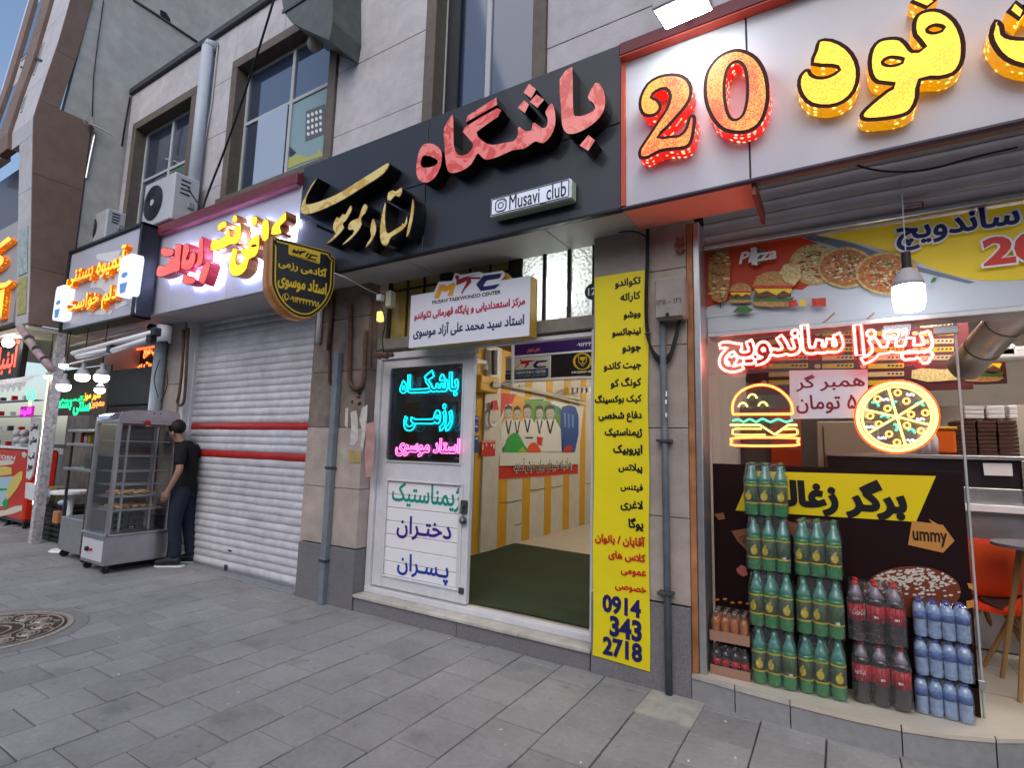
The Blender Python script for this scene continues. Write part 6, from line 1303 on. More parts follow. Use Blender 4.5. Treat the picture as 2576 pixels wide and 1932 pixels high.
def film(th, x0, x1, y0, y1, z0, z1, zn, inset=.02, name='shrink_film'):
    m = MB(); nx, nzf = 14, 10; V = []; F_ = []
    ring = []
    for j in range(nzf+1):
        v = j/nzf; z = z0+(z1-z0)*v; ins = 0 if z < zn else inset*((z-zn)/(z1-zn))**1.3
        pts = []
        for (ax, ay, bx, by) in ((x0, y0, x1, y0), (x1, y0, x1, y1), (x1, y1, x0, y1), (x0, y1, x0, y0)):
            for i in range(6):
                t = i/6; x = ax+(bx-ax)*t; y = ay+(by-ay)*t
                cx_, cy__ = (x0+x1)/2, (y0+y1)/2; k = 1-ins/max(x1-x0, y1-y0)*2; pts.append((cx_+(x-cx_)*k+random.uniform(-.0012, .0012), cy__+(y-cy__)*k+random.uniform(-.0012, .0012), z))
        ring.append(pts); V += pts
    L = len(ring[0])
    for j in range(nzf):
        for i in range(L): l = (i+1) % L; F_.append((j*L+i, j*L+l, (j+1)*L+l, (j+1)*L+i))
    F_.append(tuple(nzf*L+i for i in range(L)))
    return mk(name, V, F_, wrap, th, smooth=True)
def pack(kind, nx_, ny_, pit, mk_b, zn, zt, label, group, seed):
    t_ = thing(kind, label, 'drinks pack', (0, 0, 0), group); k = seed
    protos = []
    for v in range(min(3, nx_)):
        b = mk_b(t_, k+v); protos.append(b)
    for j in range(ny_):
        for i in range(nx_):
            if j == 0 and i < len(protos): b = protos[i]
            elif j == 0: b = copytree(protos[(i+seed) % len(protos)], t_)
            else:
                b = protos[i % len(protos)].copy(); COL.objects.link(b); b.parent = t_
                for ch in protos[i % len(protos)].children:
                    if ch.name.startswith(('cap', 'bottle_neck')): c2 = ch.copy(); COL.objects.link(c2); c2.parent = b
            b.location = ((i-(nx_-1)/2)*pit, j*pit, 0); b.rotation_euler = (random.uniform(-.02, .02), random.uniform(-.02, .02), random.uniform(-.35, .35))
    w_ = nx_*pit; film(t_, -w_/2-.002, w_/2+.002, -pit/2-.002, (ny_-.5)*pit+.002, .006, zt, zn); return t_
def place(t_, x, y, z, rot=0., sc=1.): t_.location = (x, y, z); t_.rotation_euler = (0, 0, rot); t_.scale = (sc, sc, 1)
gA, gB = -.398, -.140
gp1 = pack('soda_pack', 3, 2, .0925, green_bottle, .22, .333, '', 'shrink wrapped six packs of green lemon soda', 0); gp2 = pack('soda_pack', 3, 2, .0925, green_bottle, .22, .333, '', 'shrink wrapped six packs of green lemon soda', 2)
labs = ['topmost green lemon soda six pack of the taller stack', 'second green lemon soda six pack from the top of the taller stack', 'third green lemon soda six pack from the top of the taller stack', 'bottom green lemon soda six pack of the taller stack beside the cardboard trays',
        'topmost green lemon soda six pack of the shorter stack', 'middle green lemon soda six pack of the shorter stack', 'bottom green lemon soda six pack of the shorter stack beside the cola']
sp_ = [(gA-.012, 3.80, 3), (gA-.004, 3.802, 2), (gA+.002, 3.796, 1), (gA+.008, 3.80, 0), (gB+.000, 3.815, 2), (gB+.004, 3.812, 1), (gB-.002, 3.818, 0)]
gz = .335*.965
for k, (x, y, l) in enumerate(sp_):
    t_ = gp1 if k == 0 else gp2 if k == 1 else copytree(gp1 if k % 2 == 0 else gp2)
    t_['label'] = labs[k]; place(t_, x+random.uniform(-.004, .004), y, .152+l*.338, random.uniform(-.04, .04), .885)
def cola_bottle(th, k):
    b = lat([(.032, 0), (.047, .006), (.049, .02), (.049, .215), (.046, .235), (.040, .25)], cola, 'bottle', th)
    lat([(.0398, .25), (.030, .275), (.018, .295), (.0145, .315)], colan, 'bottle_neck', b)
    lat([(.0497, .118), (.0497, .210)], clab, 'label', b, 14); lat([(.017, .312), (.017, .332), (.0145, .334)], rcap, 'cap', b, 10)
    if k == 0: printon(b, fit(text2d('Coca-Cola', .01, 1, True), -.040, .040, -.016, .018, shear=.3), .0505, 0, .165, barw)
    elif k == 3: printon(b, fit(text2d('کوکاکولا', .02, 1), -.03, .034, -.015, .014), .0505, 0, .168, barw)
    else: printon(b, union([[(-.012, 0), (.012, 0), (.012, .012), (-.012, .012)]]), .0505, .1, .142, barw)
    return b
cp1 = pack('cola_pack', 3, 2, .100, cola_bottle, .23, .333, 'upper shrink wrapped pack of dark cola bottles with red caps', 'cola packs in a stack of two', 0)
cp2 = pack('cola_pack', 3, 2, .100, cola_bottle, .23, .333, 'lower shrink wrapped pack of dark cola bottles with red labels', 'cola packs in a stack of two', 3)
place(cp1, .142, 3.87, .152+.338, .03, .93); place(cp2, .152, 3.87, .152, -.01, .93)
def water_bottle(th, k):
    b = lat([(.026, 0), (.033, .005), (.034, .03), (.032, .06), (.034, .09), (.034, .14), (.028, .165), (.014, .180)], wat, 'bottle', th, 10)
    lat([(.0346, .095), (.0346, .135)], watl, 'label', b, 10); lat([(.0145, .178), (.0145, .196)], bcap, 'cap', b, 8); return b
wl = ['topmost blue shrink wrapped pack of water bottles with a pale film', 'middle blue shrink wrapped pack of water bottles', 'bottom blue shrink wrapped pack of water bottles standing on the floor']
wp = pack('water_pack', 4, 3, .0675, water_bottle, .15, .198, wl[2], 'water packs in a stack of three', 0)
for k in range(3):
    t_ = wp if k == 0 else copytree(wp); t_['label'] = wl[2-k]; place(t_, .432+(.0, .010, .014)[k], 3.90, .152+k*.205, (-.02, .03, -.01)[k], .93)
def small_bottle(mb, mn, lab):
    def f(th, k):
        b = lat([(.020, 0), (.026, .004), (.027, .05), (.024, .07), (.027, .10), (.022, .125), (.014, .145)], mb, 'bottle', th, 10)
        if lab: lat([(.0268, .055), (.0255, .07), (.0268, .092)], lab, 'label', b, 10)
        lat([(.0125, .143), (.011, .165), (.0135, .166), (.0135, .178)], mn, 'cap', b, 8); return b
    return f
def tray(th, w_, d_, h_):
    m = MB(); m.box(-w_/2, w_/2, -.035, d_, .0, .004); m.box(-w_/2, w_/2, -.037, -.034, 0, h_, 0); m.box(-w_/2, w_/2, d_, d_+.003, 0, h_); m.box(-w_/2-.003, -w_/2, -.037, d_, 0, h_); m.box(w_/2, w_/2+.003, -.037, d_, 0, h_); m.build('cardboard_tray', card, th)
j1 = pack('juice_tray', 4, 3, .056, small_bottle(orj, orn, None), .12, .18, 'upper cardboard tray of small orange drink bottles', 'small bottle trays at the window corner', 0); tray(j1, .232, .15, .062); place(j1, -.645, 3.80, .152+.205, .02)
j2 = pack('cola_tray', 4, 3, .056, small_bottle(cola, cola, clab), .12, .18, 'lower cardboard tray of small dark cola bottles with red labels', 'small bottle trays at the window corner', 0); tray(j2, .232, .15, .055); place(j2, -.645, 3.80, .152, -.01)

# ================================================================== AIR CONDITIONERS, PIPES, DUCT ABOVE
def ac_unit(X1, Y0, wd, dp_, z0, ht, label, fan_r):
    t_ = thing('air_conditioner', label, 'air conditioner', (X1-wd/2, Y0+dp_/2, z0), 'outdoor air conditioner units above the signs')
    acw = mat('ac_pale_grey', (.45, .47, .50), .45, ns=6, na=.06, blotch=.12)
    box('unit_body', X1-wd, X1, Y0, Y0+dp_, z0, z0+ht, acw, t_, .018)
    cx_, cz_ = X1-wd+wd*.36, z0+ht*.5
    g = MB(); 
    for r in [fan_r*k/9 for k in range(1, 10)]: g.tube([(cx_+r*math.cos(a*.3491), Y0-.012, cz_+r*math.sin(a*.3491)) for a in range(18)], .004, 4, True)
    for a in range(16): g.tube([(cx_+.03*math.cos(a*.3927), Y0-.010, cz_+.03*math.sin(a*.3927)), (cx_+fan_r*math.cos(a*.3927), Y0-.010, cz_+fan_r*math.sin(a*.3927))], .003, 4)
    MB().tube([(cx_, Y0-.002, cz_), (cx_, Y0+.002, cz_)], fan_r+.01, 28).build('fan_opening', blackp, t_)
    tag(g.build('fan_grille', mat('grille_dark', (.05, .055, .065), .5), t_), kind='stuff'); MB().tube([(cx_, Y0-.02, cz_), (cx_, Y0-.008, cz_)], .045, 14).build('hub_cap', acw, t_)
    for k in range(4): zz_ = z0+ht*(.86-.09*k); box('side_vent', X1-.002, X1+.006, Y0+dp_*.25, Y0+dp_*.62, zz_, zz_+.02, blackp, t_, .002)
    for k in range(2): box('valve_cover', X1+.001, X1+.035, Y0+dp_*.55, Y0+dp_*.80, z0+.06+.16*k, z0+.15+.16*k, mat('ac_grey_dark', (.28, .30, .33), .5), t_, .01)
    for yy in (Y0+.04, Y0+dp_-.06): box('mounting_foot', X1-wd+.08, X1-wd+.2, yy, yy+.03, z0-.05, z0, dsteel, t_, .003); box('mounting_foot', X1-.2, X1-.08, yy, yy+.03, z0-.05, z0, dsteel, t_, .003)
    return t_
ac1 = ac_unit(-7.30, 3.28, .80, .33, 4.41, .66, 'large outdoor air conditioner with dark round fan above the cafe sign', .24)
ac2 = ac_unit(-9.62, 3.42, .80, .28, 4.62, .52, 'smaller outdoor air conditioner partly hidden behind the juice shop sign', .19)
pt = thing('vent_pipe', 'thick pale blue grey vent pipe running up the wall between two windows', 'pipe', (-7.4, 3.6, 5))
a = P(523, 118, 3.6); b = P(490, 430, 3.6); MB().tube([(a.x, 3.6, a.z), (a.x, 3.6, 4.45)], .075, 14).build('pipe_body', mat('pale_blue_pipe', (.40, .45, .52), .45, ns=8, na=.06), pt, True); MB().tube([(a.x, 3.6, a.z-.001), (a.x+.01, 3.6, a.z+.04), (a.x+.05, 3.7, a.z+.05)], .072, 12).build('elbow', MATS['pale_blue_pipe'], pt, True)
pt2 = thing('wire', 'thin grey wire clipped beside the thick vent pipe', 'wire', (-7.2, 3.68, 5)); MB().tube([P(548, 110, 3.68), P(532, 260, 3.68), P(505, 420, 3.68)], .009, 6).build('wire_run', wframe, pt2)
pc1 = smoothp([tuple(P(x, y, yy)) for x, y, yy in ((700, -40, 3.3), (655, 110, 3.35), (610, 250, 3.45), (560, 390, 3.5), (525, 480, 3.5), (503, 545, 3.45))], 4, False)
pipe('hanging_cable', pc1, .014, cable, 'black cable slanting down across the second window to the maroon trim', 'cable', 6)
pipe('hanging_cable', smoothp([tuple(P(x, y, 3.4)) for x, y in ((470, 466), (490, 500), (510, 525), (505, 548))], 3, False), .010, cable, 'short black cable curling from the air conditioner side', 'cable', 6)
pipe('hanging_cable', smoothp([tuple(P(x, y, 3.35)) for x, y in ((367, 585), (380, 590), (387, 602), (385, 640))], 3, False), .014, white, 'pale drain hose bending behind the juice sign corner', 'hose', 6)
ck = thing('wall_cooler', 'dark green grey round bottomed cooler duct hanging out of the upper window', 'cooler', (-5.2, 3.4, 6.3))
q_ = [(719,-60),(719,8),(724,38),(742,62),(775,80),(838,108),(846,60),(846,-60)]
prc = [(P(x, y, 3.35).x, 3.30, P(x, y, 3.35).z) for x, y in q_]; MB().prism(prc, (0, .50, 0)).build('duct_body', mat('duct_grey_green', (.085, .10, .095), .45, ns=8, na=.2, blotch=.2), ck)
box('duct_flange', prc[2][0]-.02, prc[5][0]+.02, 3.285, 3.298, prc[2][2]-.02, prc[2][2]+.03, dsteel, ck, .004)
MB().sphere(P(792, 108, 3.55), .10, 12, (1, .8, 1)).build('outlet_cap', mat('pale_cap', (.35, .33, .28), .5), ck, True)
# ================================================================== NEIGHBOUR BUILDING
nbd = thing('neighbour_building', 'tall brown and white clad building with bare concrete side wall rising beside', 'building', (-12, 2.75, 3.2))
NX = -10.02

prof = [(3.15, 2.78), (3.85, 2.73), (5.37, 2.59), (6.26, 2.51), (6.90, 2.58), (7.6, 2.67), (8.37, 2.74), (9.5, 2.84), (11.5, 3.0), (14, 3.2)]
def fy_at(z):
    for (a, b), (c, d) in zip(prof[:-1], prof[1:]):
        if z <= c: return b+(d-b)*(z-a)/(c-a)
    return prof[-1][1]
def bandbox(nm, xa, xb, z0, z1, m, dy=0., dep=.12):
    zs = [z0]+[q[0] for q in prof if z0 < q[0] < z1]+[z1]; n = len(zs); mb = MB(); V = []
    for x in (xa, xb): V += [(x, fy_at(z)-dy, z) for z in zs]+[(x, fy_at(z)-dy+dep, z) for z in zs]
    F_ = []
    for i in range(n-1): F_ += [(i, i+1, 2*n+i+1, 2*n+i), (n+i, 2*n+n+i, 2*n+n+i+1, n+i+1), (i, n+i, n+i+1, i+1), (2*n+i, 2*n+i+1, 3*n+i+1, 3*n+i)]
    F_ += [(0, 2*n, 3*n, n), (n-1, 2*n-1, 4*n-1, 3*n-1)]; return mb.add(V, F_).build(nm, m, nbd)
brz = [3.18, 4.02, 5.42, 6.56, 7.45, 8.6, 10.2, 12.0]
for z0_, z1_ in zip(brz[:-1], brz[1:]):
    zs = [z0_]+[q[0] for q in prof if z0_ < q[0] < z1_-.005]+[z1_-.006]; bk = 3.13 if z1_ < 6.6 else None
    pts = [(NX-.01, fy_at(z), z) for z in zs]+([(NX-.01, 3.20, zs[-1]), (NX-.01, 3.20, zs[0])] if bk else [(NX-.01, fy_at(z)+.25, z) for z in reversed(zs)])
    MB().prism(pts, (.032, 0, 0)).build('cladding_panel', bclad, nbd)
MB().prism([(NX, 2.78, 3.16)]+[(NX, 3.23, 3.16), (NX, 3.23, 6.56), (NX, 2.85, 6.56), (NX, 3.02, 8.6), (NX, 3.3, 12), (NX, 3.3, 16), (NX, 16, 16), (NX, 16, 3.16)], (-.15, 0, 0)).build('concrete_wall', concrete, nbd)
for z0_, z1_ in ((3.2, 4.3), (4.306, 5.2), (5.206, 6.0), (6.006, 7.0), (7.006, 8.2), (8.206, 9.6), (9.606, 11.5), (11.506, 13.5)):
    bandbox('white_cladding', -10.55 if z1_ < 6.1 else -10.88, -10.035, z0_, z1_, wstone)
    if z0_ >= 6: bandbox('brown_band', -11.35, -10.885, z0_, z1_, bclad, .05); bandbox('white_cladding', -11.88, -11.355, z0_, z1_, wstone); bandbox('brown_band', -12.22, -11.885, z0_, z1_, bclad, .05); bandbox('glare_band', -12.62, -12.225, z0_, z1_, mat('glare_bluish_white', (.50, .55, .72), .35))  # outermost bluish band: white-blue glare put into its colour
for xa, z0_, z1_ in ((-11.82, 6.5, 7.5), (-11.82, 8.0, 9.2), (-10.78, 7.3, 7.9), (-10.76, 6.6, 6.9)):
    xb = xa+.40 if xa < -11 else xa+.06; f_ = bandbox('window_frame', xa, xb, z0_, z1_, wframe, .012, .02); g_ = bandbox('pane', xa+.03, xb-.03, z0_+.04, z1_-.04, mat('teal_pane', (.03, .08, .11), .08, coat=.5), .02, .006); 
box('dark_bay', -13.5, -10.56, 2.80, 3.1, 4.95, 5.99, mat('dark_maroon_bay', (.06, .03, .03), .4, coat=.3), nbd, .006)
box('sign_backing', -14.0, -10.56, 2.74, 3.1, 3.25, 4.94, mat('sign_back_grey', (.36, .36, .38), .6), nbd, .004)
box('pale_soffit', -14.5, -10.03, 2.78, 5.0, 3.10, 3.17, mat('cream_soffit', (.62, .54, .42), .6, ns=5, na=.06), nbd, .004)
for k, (z0_, z1_, c) in enumerate(((3.35, 3.9, (.40, .38, .14)), (3.95, 4.65, (.36, .45, .44)))): bandbox('column_poster', -10.48, -10.12, z0_, z1_, mat('column_print_%s' % ('ochre' if k == 0 else 'mint'), c, .5, ns=14, na=.35), .01, .008)
lb_ = thing('wall_bracket', 'black iron ladder shaped bracket sticking out of the white facade', 'bracket', (-11, 2.6, 8))
T11 = zm(0, 0, 3.687)
for pa, pb in (((265,510),(395,565)), ((200,620),(345,690))): MB().tube([P(*T11([pa])[0], 2.66), P(*T11([pb])[0], 2.66)], .022, 6).build('rung', blackm, lb_)
MB().tube([P(*T11([(300, 530)])[0], 2.66), P(*T11([(255, 640)])[0], 2.66)], .016, 6).build('upright', blackm, lb_); MB().tube([P(*T11([(330, 560)])[0], 2.66), P(*T11([(330, 560)])[0], 2.72)], .02, 6).build('wall_plug', blackm, lb_)
# details on the concrete wall
def cx(x, y, X=NX+.012): return PX(*T11([(x, y)])[0], X)
pipe('wall_conduit', [cx(1235, -10), cx(1450, 130), cx(1659, 270), cx(1830, 385)], .022, mat('conduit_dark', (.09, .09, .085), .7), 'dark conduit running diagonally across the bare concrete wall', 'conduit')
o_ = MB(); 
for pts in (((960, 0), (905, 400), (868, 700), (855, 1080)), ): o_.tube([cx(*p) for p in pts], .006, 4)
pipe('wall_seam_wire', [cx(*p) for p in ((960, 0), (905, 400), (868, 700), (855, 1080))], .007, blackm, 'thin vertical black wire down the concrete wall', 'wire', 5)
hl = thing('wall_hole', 'black drilled hole with broken edge in the concrete wall', 'hole', tuple(cx(1535, 145)))
c_ = cx(1535, 145); MB().prism([(NX+.001, c_.y+a*.9, c_.z+b) for a, b in ((-.10, .06), (0, .08), (.09, .01), (.11, -.08), (.02, -.10), (-.09, -.03))], (.006, 0, 0)).build('hole_mark', blackm, hl)
rb = thing('flag_bracket', 'small metal flag bracket with pale rod on the concrete wall', 'bracket', tuple(cx(830, 1120)))
MB().tube([cx(820, 1140, NX+.05), cx(930, 1190, NX+.10), cx(1050, 1258, NX+.16)], .013, 6).build('rod', alu, rb); MB().tube([cx(850, 1190, NX+.02), cx(850, 1190, NX+.12)], .035, 8).build('socket', rust, rb); MB().tube([cx(885, 1230, NX+.02), cx(840, 1440, NX+.02), cx(800, 1650, NX+.02)], .016, 6).build('conduit', alu, rb)
MB().tube([cx(815+40*math.cos(a), 1110+45*math.sin(a), NX+.05) for a in [k*.785 for k in range(8)]], .006, 5, True).build('wire_loop', wframe, rb)
# cracks / rust stripe at facade joint
pipe('rain_strip', [cx(1205, 900), cx(1165, 1120), cx(1130, 1350)], .012, blackm, 'dark gap strip where the concrete wall meets the pale facade', 'gap', 5)
# orange letters of the far shop
fs = thing('far_shop_sign', 'orange lit letters cut by the left edge of the photo', 'sign', (-12, 2.6, 4.0))
for s, yc, h_ in (('کالای', 648, 90), ('آبمیوه', 765, 110)):
    a = P(-200, yc, 2.66); b = P(22, yc, 2.66); t_ = P(5, yc-h_/2, 2.66).z; u_ = P(5, yc+h_/2, 2.66).z; sh = fit(text2d(s, .03, 3), a.x, b.x, u_, t_)
    for pc in pieces(sh): solid('raised_letter', pc, fac(2.73), .0, .07, orf, ors, fs)
# diagonal wrapped pole
dg = thing('wrapped_pole', 'diagonal pole wrapped in pink and grey tape under the far shop soffit', 'pole', (-10.3, 2.7, 3)); T12 = zm(0, 560, 4.15)
pts = [P(*p, 2.7) for p in T12([(215,1090),(300,1230),(400,1370),(545,1530)])]; MB().tube(pts, .05, 10).build('pole_body', mat('pink_tape', (.36, .26, .25), .6, ns=14, na=.4), dg, True)
for t_ in (.3, .55, .8): i_ = int(t_*3); p_ = pts[0].lerp(pts[3], t_); d_ = (pts[3]-pts[0]).normalized(); MB().tube([p_-d_*.02, p_+d_*.02], .058, 10).build('tape_ring', dsteel, dg)
# far shop under the neighbour
box('shop_back_wall', -16, -10.0, 5.4, 5.5, 0, 3.2, mat('far_shop_wall', (.20, .18, .17), .7, ns=6, na=.3, blotch=.3), nbd, 0)
box('white_pier', -10.14, -10.02, 3.14, 3.26, 0, 3.10, mat('patterned_pier', (.42, .40, .40), .7, ns=25, na=.5), nbd, .004)
fsn = thing('red_letter_board', 'black board with red lit script above a white scalloped awning', 'signboard', (-11.5, 3.0, 2.6))
a = P(0, 880, 3.0); b = P(52, 880, 3.0); z1_ = P(30, 850, 3.0).z; z0_ = P(30, 955, 3.0).z; box('board', a.x-1.2, b.x, 3.0, 3.1, z0_, z1_, blackp, fsn, .02)
flat('lettering', fit(text2d('آبنبات', .03, 3), a.x-.6, b.x-.05, z0_+.1, z1_-.05), fac(3.0), .006, glow('red_script', (1, .09, .04), 1.6), fsn)
aw = thing('scalloped_awning', 'white scalloped cloth awning edge with dark figures under the black board', 'awning', (-11.5, 2.9, 2.3))
V = []; F_ = []; n_ = 40; xa_, xb_ = P(0, 980, 2.9).x-1.2, P(75, 985, 2.9).x; zt_ = z0_+.02
for i in range(n_+1):
    x = xa_+(xb_-xa_)*i/n_; V += [(x, 3.0, zt_), (x, 2.85, zt_-.12), (x, 2.83, zt_-.12-.10*abs(math.sin(i*.8))-.04)]
for i in range(n_):
    for j in range(2): F_.append((i*3+j, i*3+3+j, i*3+4+j, i*3+1+j))
mk('awning_cloth', V, F_, mat('awning_white', (.55, .55, .55), .8, ns=30, na=.5), aw)
for k, (px_, py_) in enumerate(((25, 905), )):
    t_ = thing('bulb_lamp', 'bare white bulb at the far left under the orange letters', 'lamp', tuple(P(20, 862, 2.85))); MB().sphere(P(20, 862, 2.85), .075, 12).build('bulb', glow('far_bulb', (1, .96, .88), 26), t_, True); MB().tube([P(20, 862, 2.85), P(20, 862, 2.85)+Vector((0, .05, .3))], .012, 5).build('cord', cable, t_)
# neon lolly
nl = thing('lolly_neon', 'green and magenta neon lolly sign in the far shop', 'neon sign', tuple(P(70, 1020, 3.4)))
mg = mat('neon_magenta', (.4, .02, .4), .4, emit=(1, .05, .9), es=1.5)
MB().tube([P(78+9*math.cos(a*.6283), 995+13*math.sin(a*.6283), 3.4) for a in range(10)], .018, 6, True).build('neon_tube', ng, nl, True); MB().tube([P(76, 1010, 3.4), P(75, 1022, 3.4)], .02, 6).build('neon_stem', ny, nl)
t_, u_ = P(68, 1022, 3.4), P(68, 1050, 3.4); a = P(50, 1036, 3.4); b = P(84, 1036, 3.4)
flat('lettering', fit(text2d('فالوده', .05, 2), a.x+.05, b.x-.05, u_.z+.02, t_.z-.02), fac(3.4), .012, mg, nl); box('neon_panel', a.x, b.x, 3.4, 3.41, u_.z, t_.z, mat('magenta_panel', (.3, .0, .25), .5, emit=(.8, 0, .6), es=.35), nl, .003)
# red cart
rc = thing('corn_cart', 'red ice cream and corn cart with a printed front at the left edge', 'cart', (-12.4, 3.5, 0)); RY = 3.50
rx0, rx1 = P(-200, 1230, RY).x, P(67, 1230, RY).x; rz0, rz1 = P(40, 1325, RY).z+.10, P(40, 1130, RY).z
crd = mat('cart_red', (.55, .025, .01), .35, ns=5, na=.08, coat=.3)
box('cart_body', rx0, rx1, RY, RY+.38, rz0, rz1, crd, rc, .03); box('counter_lip', rx0, rx1+.02, RY-.02, RY+.40, rz1+.002, rz1+.035, white, rc, .008); box('plinth', rx0, rx1-.05, RY+.02, RY+.36, .09, rz0, dsteel, rc, .01)
for xx in (rx1-.12, rx1-.9): MB().tube([(xx, RY+.05, .05), (xx, RY+.1, .05)], .05, 12).build('caster', blackp, rc)
Ac = Art(fac(RY), cvY(RY), .003, .001); T13 = zm(0, 1050, 4.74)
Ac.lay(mat('cart_pale_blue', (.35, .52, .62), .5), [T13([(-60,720),(190,700),(120,950),(40,1060),(-60,1060)])]); Ac.lay(mat('cart_yellow', (.62, .50, .12), .5), [T13([(60,950),(150,720),(240,645),(275,650),(265,740),(200,860),(120,960)]), T13([(-40,600),(60,585),(140,600),(145,680),(0,700),(-40,690)])], 1); Ac.lay(pg, [T13([(30,1020),(70,960),(110,1000),(70,1110),(50,1100)]), T13([(-60,845),(90,850),(85,870),(-60,880)])]); Ac.lay(mat('cart_cream', (.62, .58, .50), .5), [T13([(-60,1120),(60,1110),(180,1060),(270,1050),(270,1110),(160,1150),(0,1185),(-60,1180)]), T13([(-60,520),(100,505),(180,520),(160,560),(0,580),(-60,575)]), T13([(265,420),(300,410),(330,440),(300,485),(270,470)])])
Ac.sh(white, fit(text2d('CUP CORN', .03, 2, True), P(-40, 1150, RY).x, P(40, 1150, RY).x, P(20, 1156, RY).z, P(20, 1146, RY).z)); Ac.build('printed_front', rc)
tr_ = MB(); tr_.box(rx1-.7, rx1-.05, RY+.05, RY+.5, rz1+.036, rz1+.10, .01); tr_.build('steel_tray', steel, rc)
for k in range(6):
    a = (rx1-.10-.13*(k % 3), RY+.12+.14*(k//3)); t_ = MB().lathe([(.035, 0), (.05, .10), (.052, .11)], (a[0], a[1], rz1+.102), 10).build('paper_cup', white, None, True); tag(t_, 'white paper cup standing on the red cart, number hidden among its row', 'cup', 'paper cups on the red cart'); t_['label'] = 'white paper cup on the red corn cart, %s row, %s from the right end' % (('front', 'back')[k//3], ('first', 'second', 'third')[k % 3])
# tall silvery cups pile behind cart
for k, (px_, py_) in enumerate(((44, 1090), (62, 1090), (45, 1108), (62, 1110), (48, 1125), (60, 1126))):
    a = P(px_, py_, 4.3); lab_ = 'round white dish behind the red cart, %s of the %s row' % (('left', 'right')[k % 2], ('top', 'middle', 'bottom')[k//2]); t_ = MB().sphere(a, .085, 10).build('plate_stack', mat('white_plate', (.55, .55, .55), .4), None, True); tag(t_, lab_, 'dish', 'white dishes behind the red cart')
sh_ = thing('wall_shelf', 'pale shelf with red packets on the back wall of the far shop', 'shelf', tuple(P(20, 1070, 4.6)))
for k in range(4): z_ = P(30, 1010+k*38, 4.6).z; box('shelf_board', P(-80, 1030, 4.6).x, P(80, 1030, 4.6).x, 4.55, 4.8, z_, z_+.02, wframe, sh_, .003)
for k in range(4):
    for j in range(5): z_ = P(30, 1010+k*38, 4.6).z+.021; xx = P(-60+j*28, 1030, 4.6).x; box('packet', xx, xx+.10, 4.6, 4.7, z_, z_+.10+.02*((j+k) % 2), (redi, gi, dsteel)[(j+k) % 3], sh_, .004)
# hanging white cloth banner with black script
hc = thing('cloth_banner', 'long white cloth banner with black script hanging down to a folded white base', 'banner', (-10.9, 3.3, 1.2))
bl = [P(*p, 3.3) for p in T13([(370,0),(470,10),(460,250),(420,480),(380,700),(345,745),(310,720),(330,480),(345,250)])]; MB().prism(bl, (0, .02, 0)).build('cloth', mat('cloth_white', (.62, .63, .66), .8, ns=12, na=.12), hc)
b2_ = [P(*p, 3.28) for p in T13([(305,780),(535,860),(540,950),(510,1040),(295,960)])]; MB().prism(b2_, (0, .06, 0)).build('folded_base', MATS['cloth_white'], hc)
Ah = Art(fac(3.3), cvY(3.3), .004)
for k, (x0_, x1_, y_) in enumerate(((370, 455, 120), (360, 440, 280), (345, 420, 460), (335, 390, 600))): a, b = P(*T13([(x0_, y_)])[0], 3.3), P(*T13([(x1_, y_)])[0], 3.3); Ah.sh(ink, fit(text2d(('بستنی', 'سنتی', 'آب', 'هویج')[k], .04, 2), a.x, b.x, P(*T13([(x0_, y_+45)])[0], 3.3).z, P(*T13([(x0_, y_-45)])[0], 3.3).z))
Ah.build('script_print', hc)
box('glow_strip', P(112, 1100, 3.5).x-.02, P(112, 1100, 3.5).x+.05, 3.46, 3.5, .45, 1.85, glow('white_strip_lamp', (1, .93, .85), 3.5), hc, .004)
# ================================================================== JUICE SHOP FRONT
box('shop_back_wall', -10.0, -7.95, 5.8, 5.9, 0, 3.15, mat('juice_shop_wall', (.34, .27, .20), .6, ns=5, na=.25, blotch=.2), bld, 0); box('interior_wall', -7.97, -7.9, 4.05, 5.9, 0, 3.15, rw, bld, 0); box('interior_wall', -10.02, -9.98, 3.75, 5.9, 0, 3.15, rw, bld, 0)
ja = thing('folded_awning', 'folded white awning arms and bars under the juice shop sign', 'awning', (-9, 3.1, 2.9))
jt = zm(120, 640, 5.185)
for pa, pb, r_, y_ in (((330,1290),(1380,1020),.032,3.02), ((390,1335),(780,1250),.035,3.0), ((850,1255),(1310,1110),.034,3.0), ((300,1190),(1250,960),.018,3.4), ((300,1430),(800,1300),.016,3.1)): MB().tube([P(*jt([pa])[0], y_), P(*jt([pb])[0], y_)], r_, 10).build('awning_bar', white, ja, True)
for px_, py_ in ((820, 1235), (1400, 1010), (1340, 1100)): a = P(*jt([(px_, py_)])[0], 3.0); box('arm_joint', a.x-.05, a.x+.05, 2.97, 3.05, a.z-.05, a.z+.05, blackp, ja, .01)
fo = thing('security_camera', 'grey rounded awning motor and black camera fixed beside the grey pipe', 'camera', tuple(P(425, 830, 3.5)))
a = P(412, 838, 3.45); MB().tube([(a.x, 3.45, a.z+.1), (a.x, 3.45, a.z-.12)], .09, 14).build('motor_body', white, fo, True); b = P(395, 832, 3.4); MB().tube([(b.x+.05, 3.4, b.z), (b.x-.08, 3.35, b.z+.05)], .05, 10).build('camera_body', blackp, fo); MB().tube([P(385, 855, 3.4), P(420, 862, 3.45)], .02, 6).build('arm', blackm, fo)
rn = thing('red_led_board', 'dark board with orange red led script and a glowing red border', 'led sign', tuple(P(350, 910, 4.2)))
ra_, rb_ = P(288, 900, 4.25), P(430, 880, 4.25); box('board', ra_.x, rb_.x, 4.25, 4.3, P(300, 950, 4.25).z, P(425, 862, 4.25).z, mat('led_board_dark', (.04, .01, .01), .4), rn, .004)
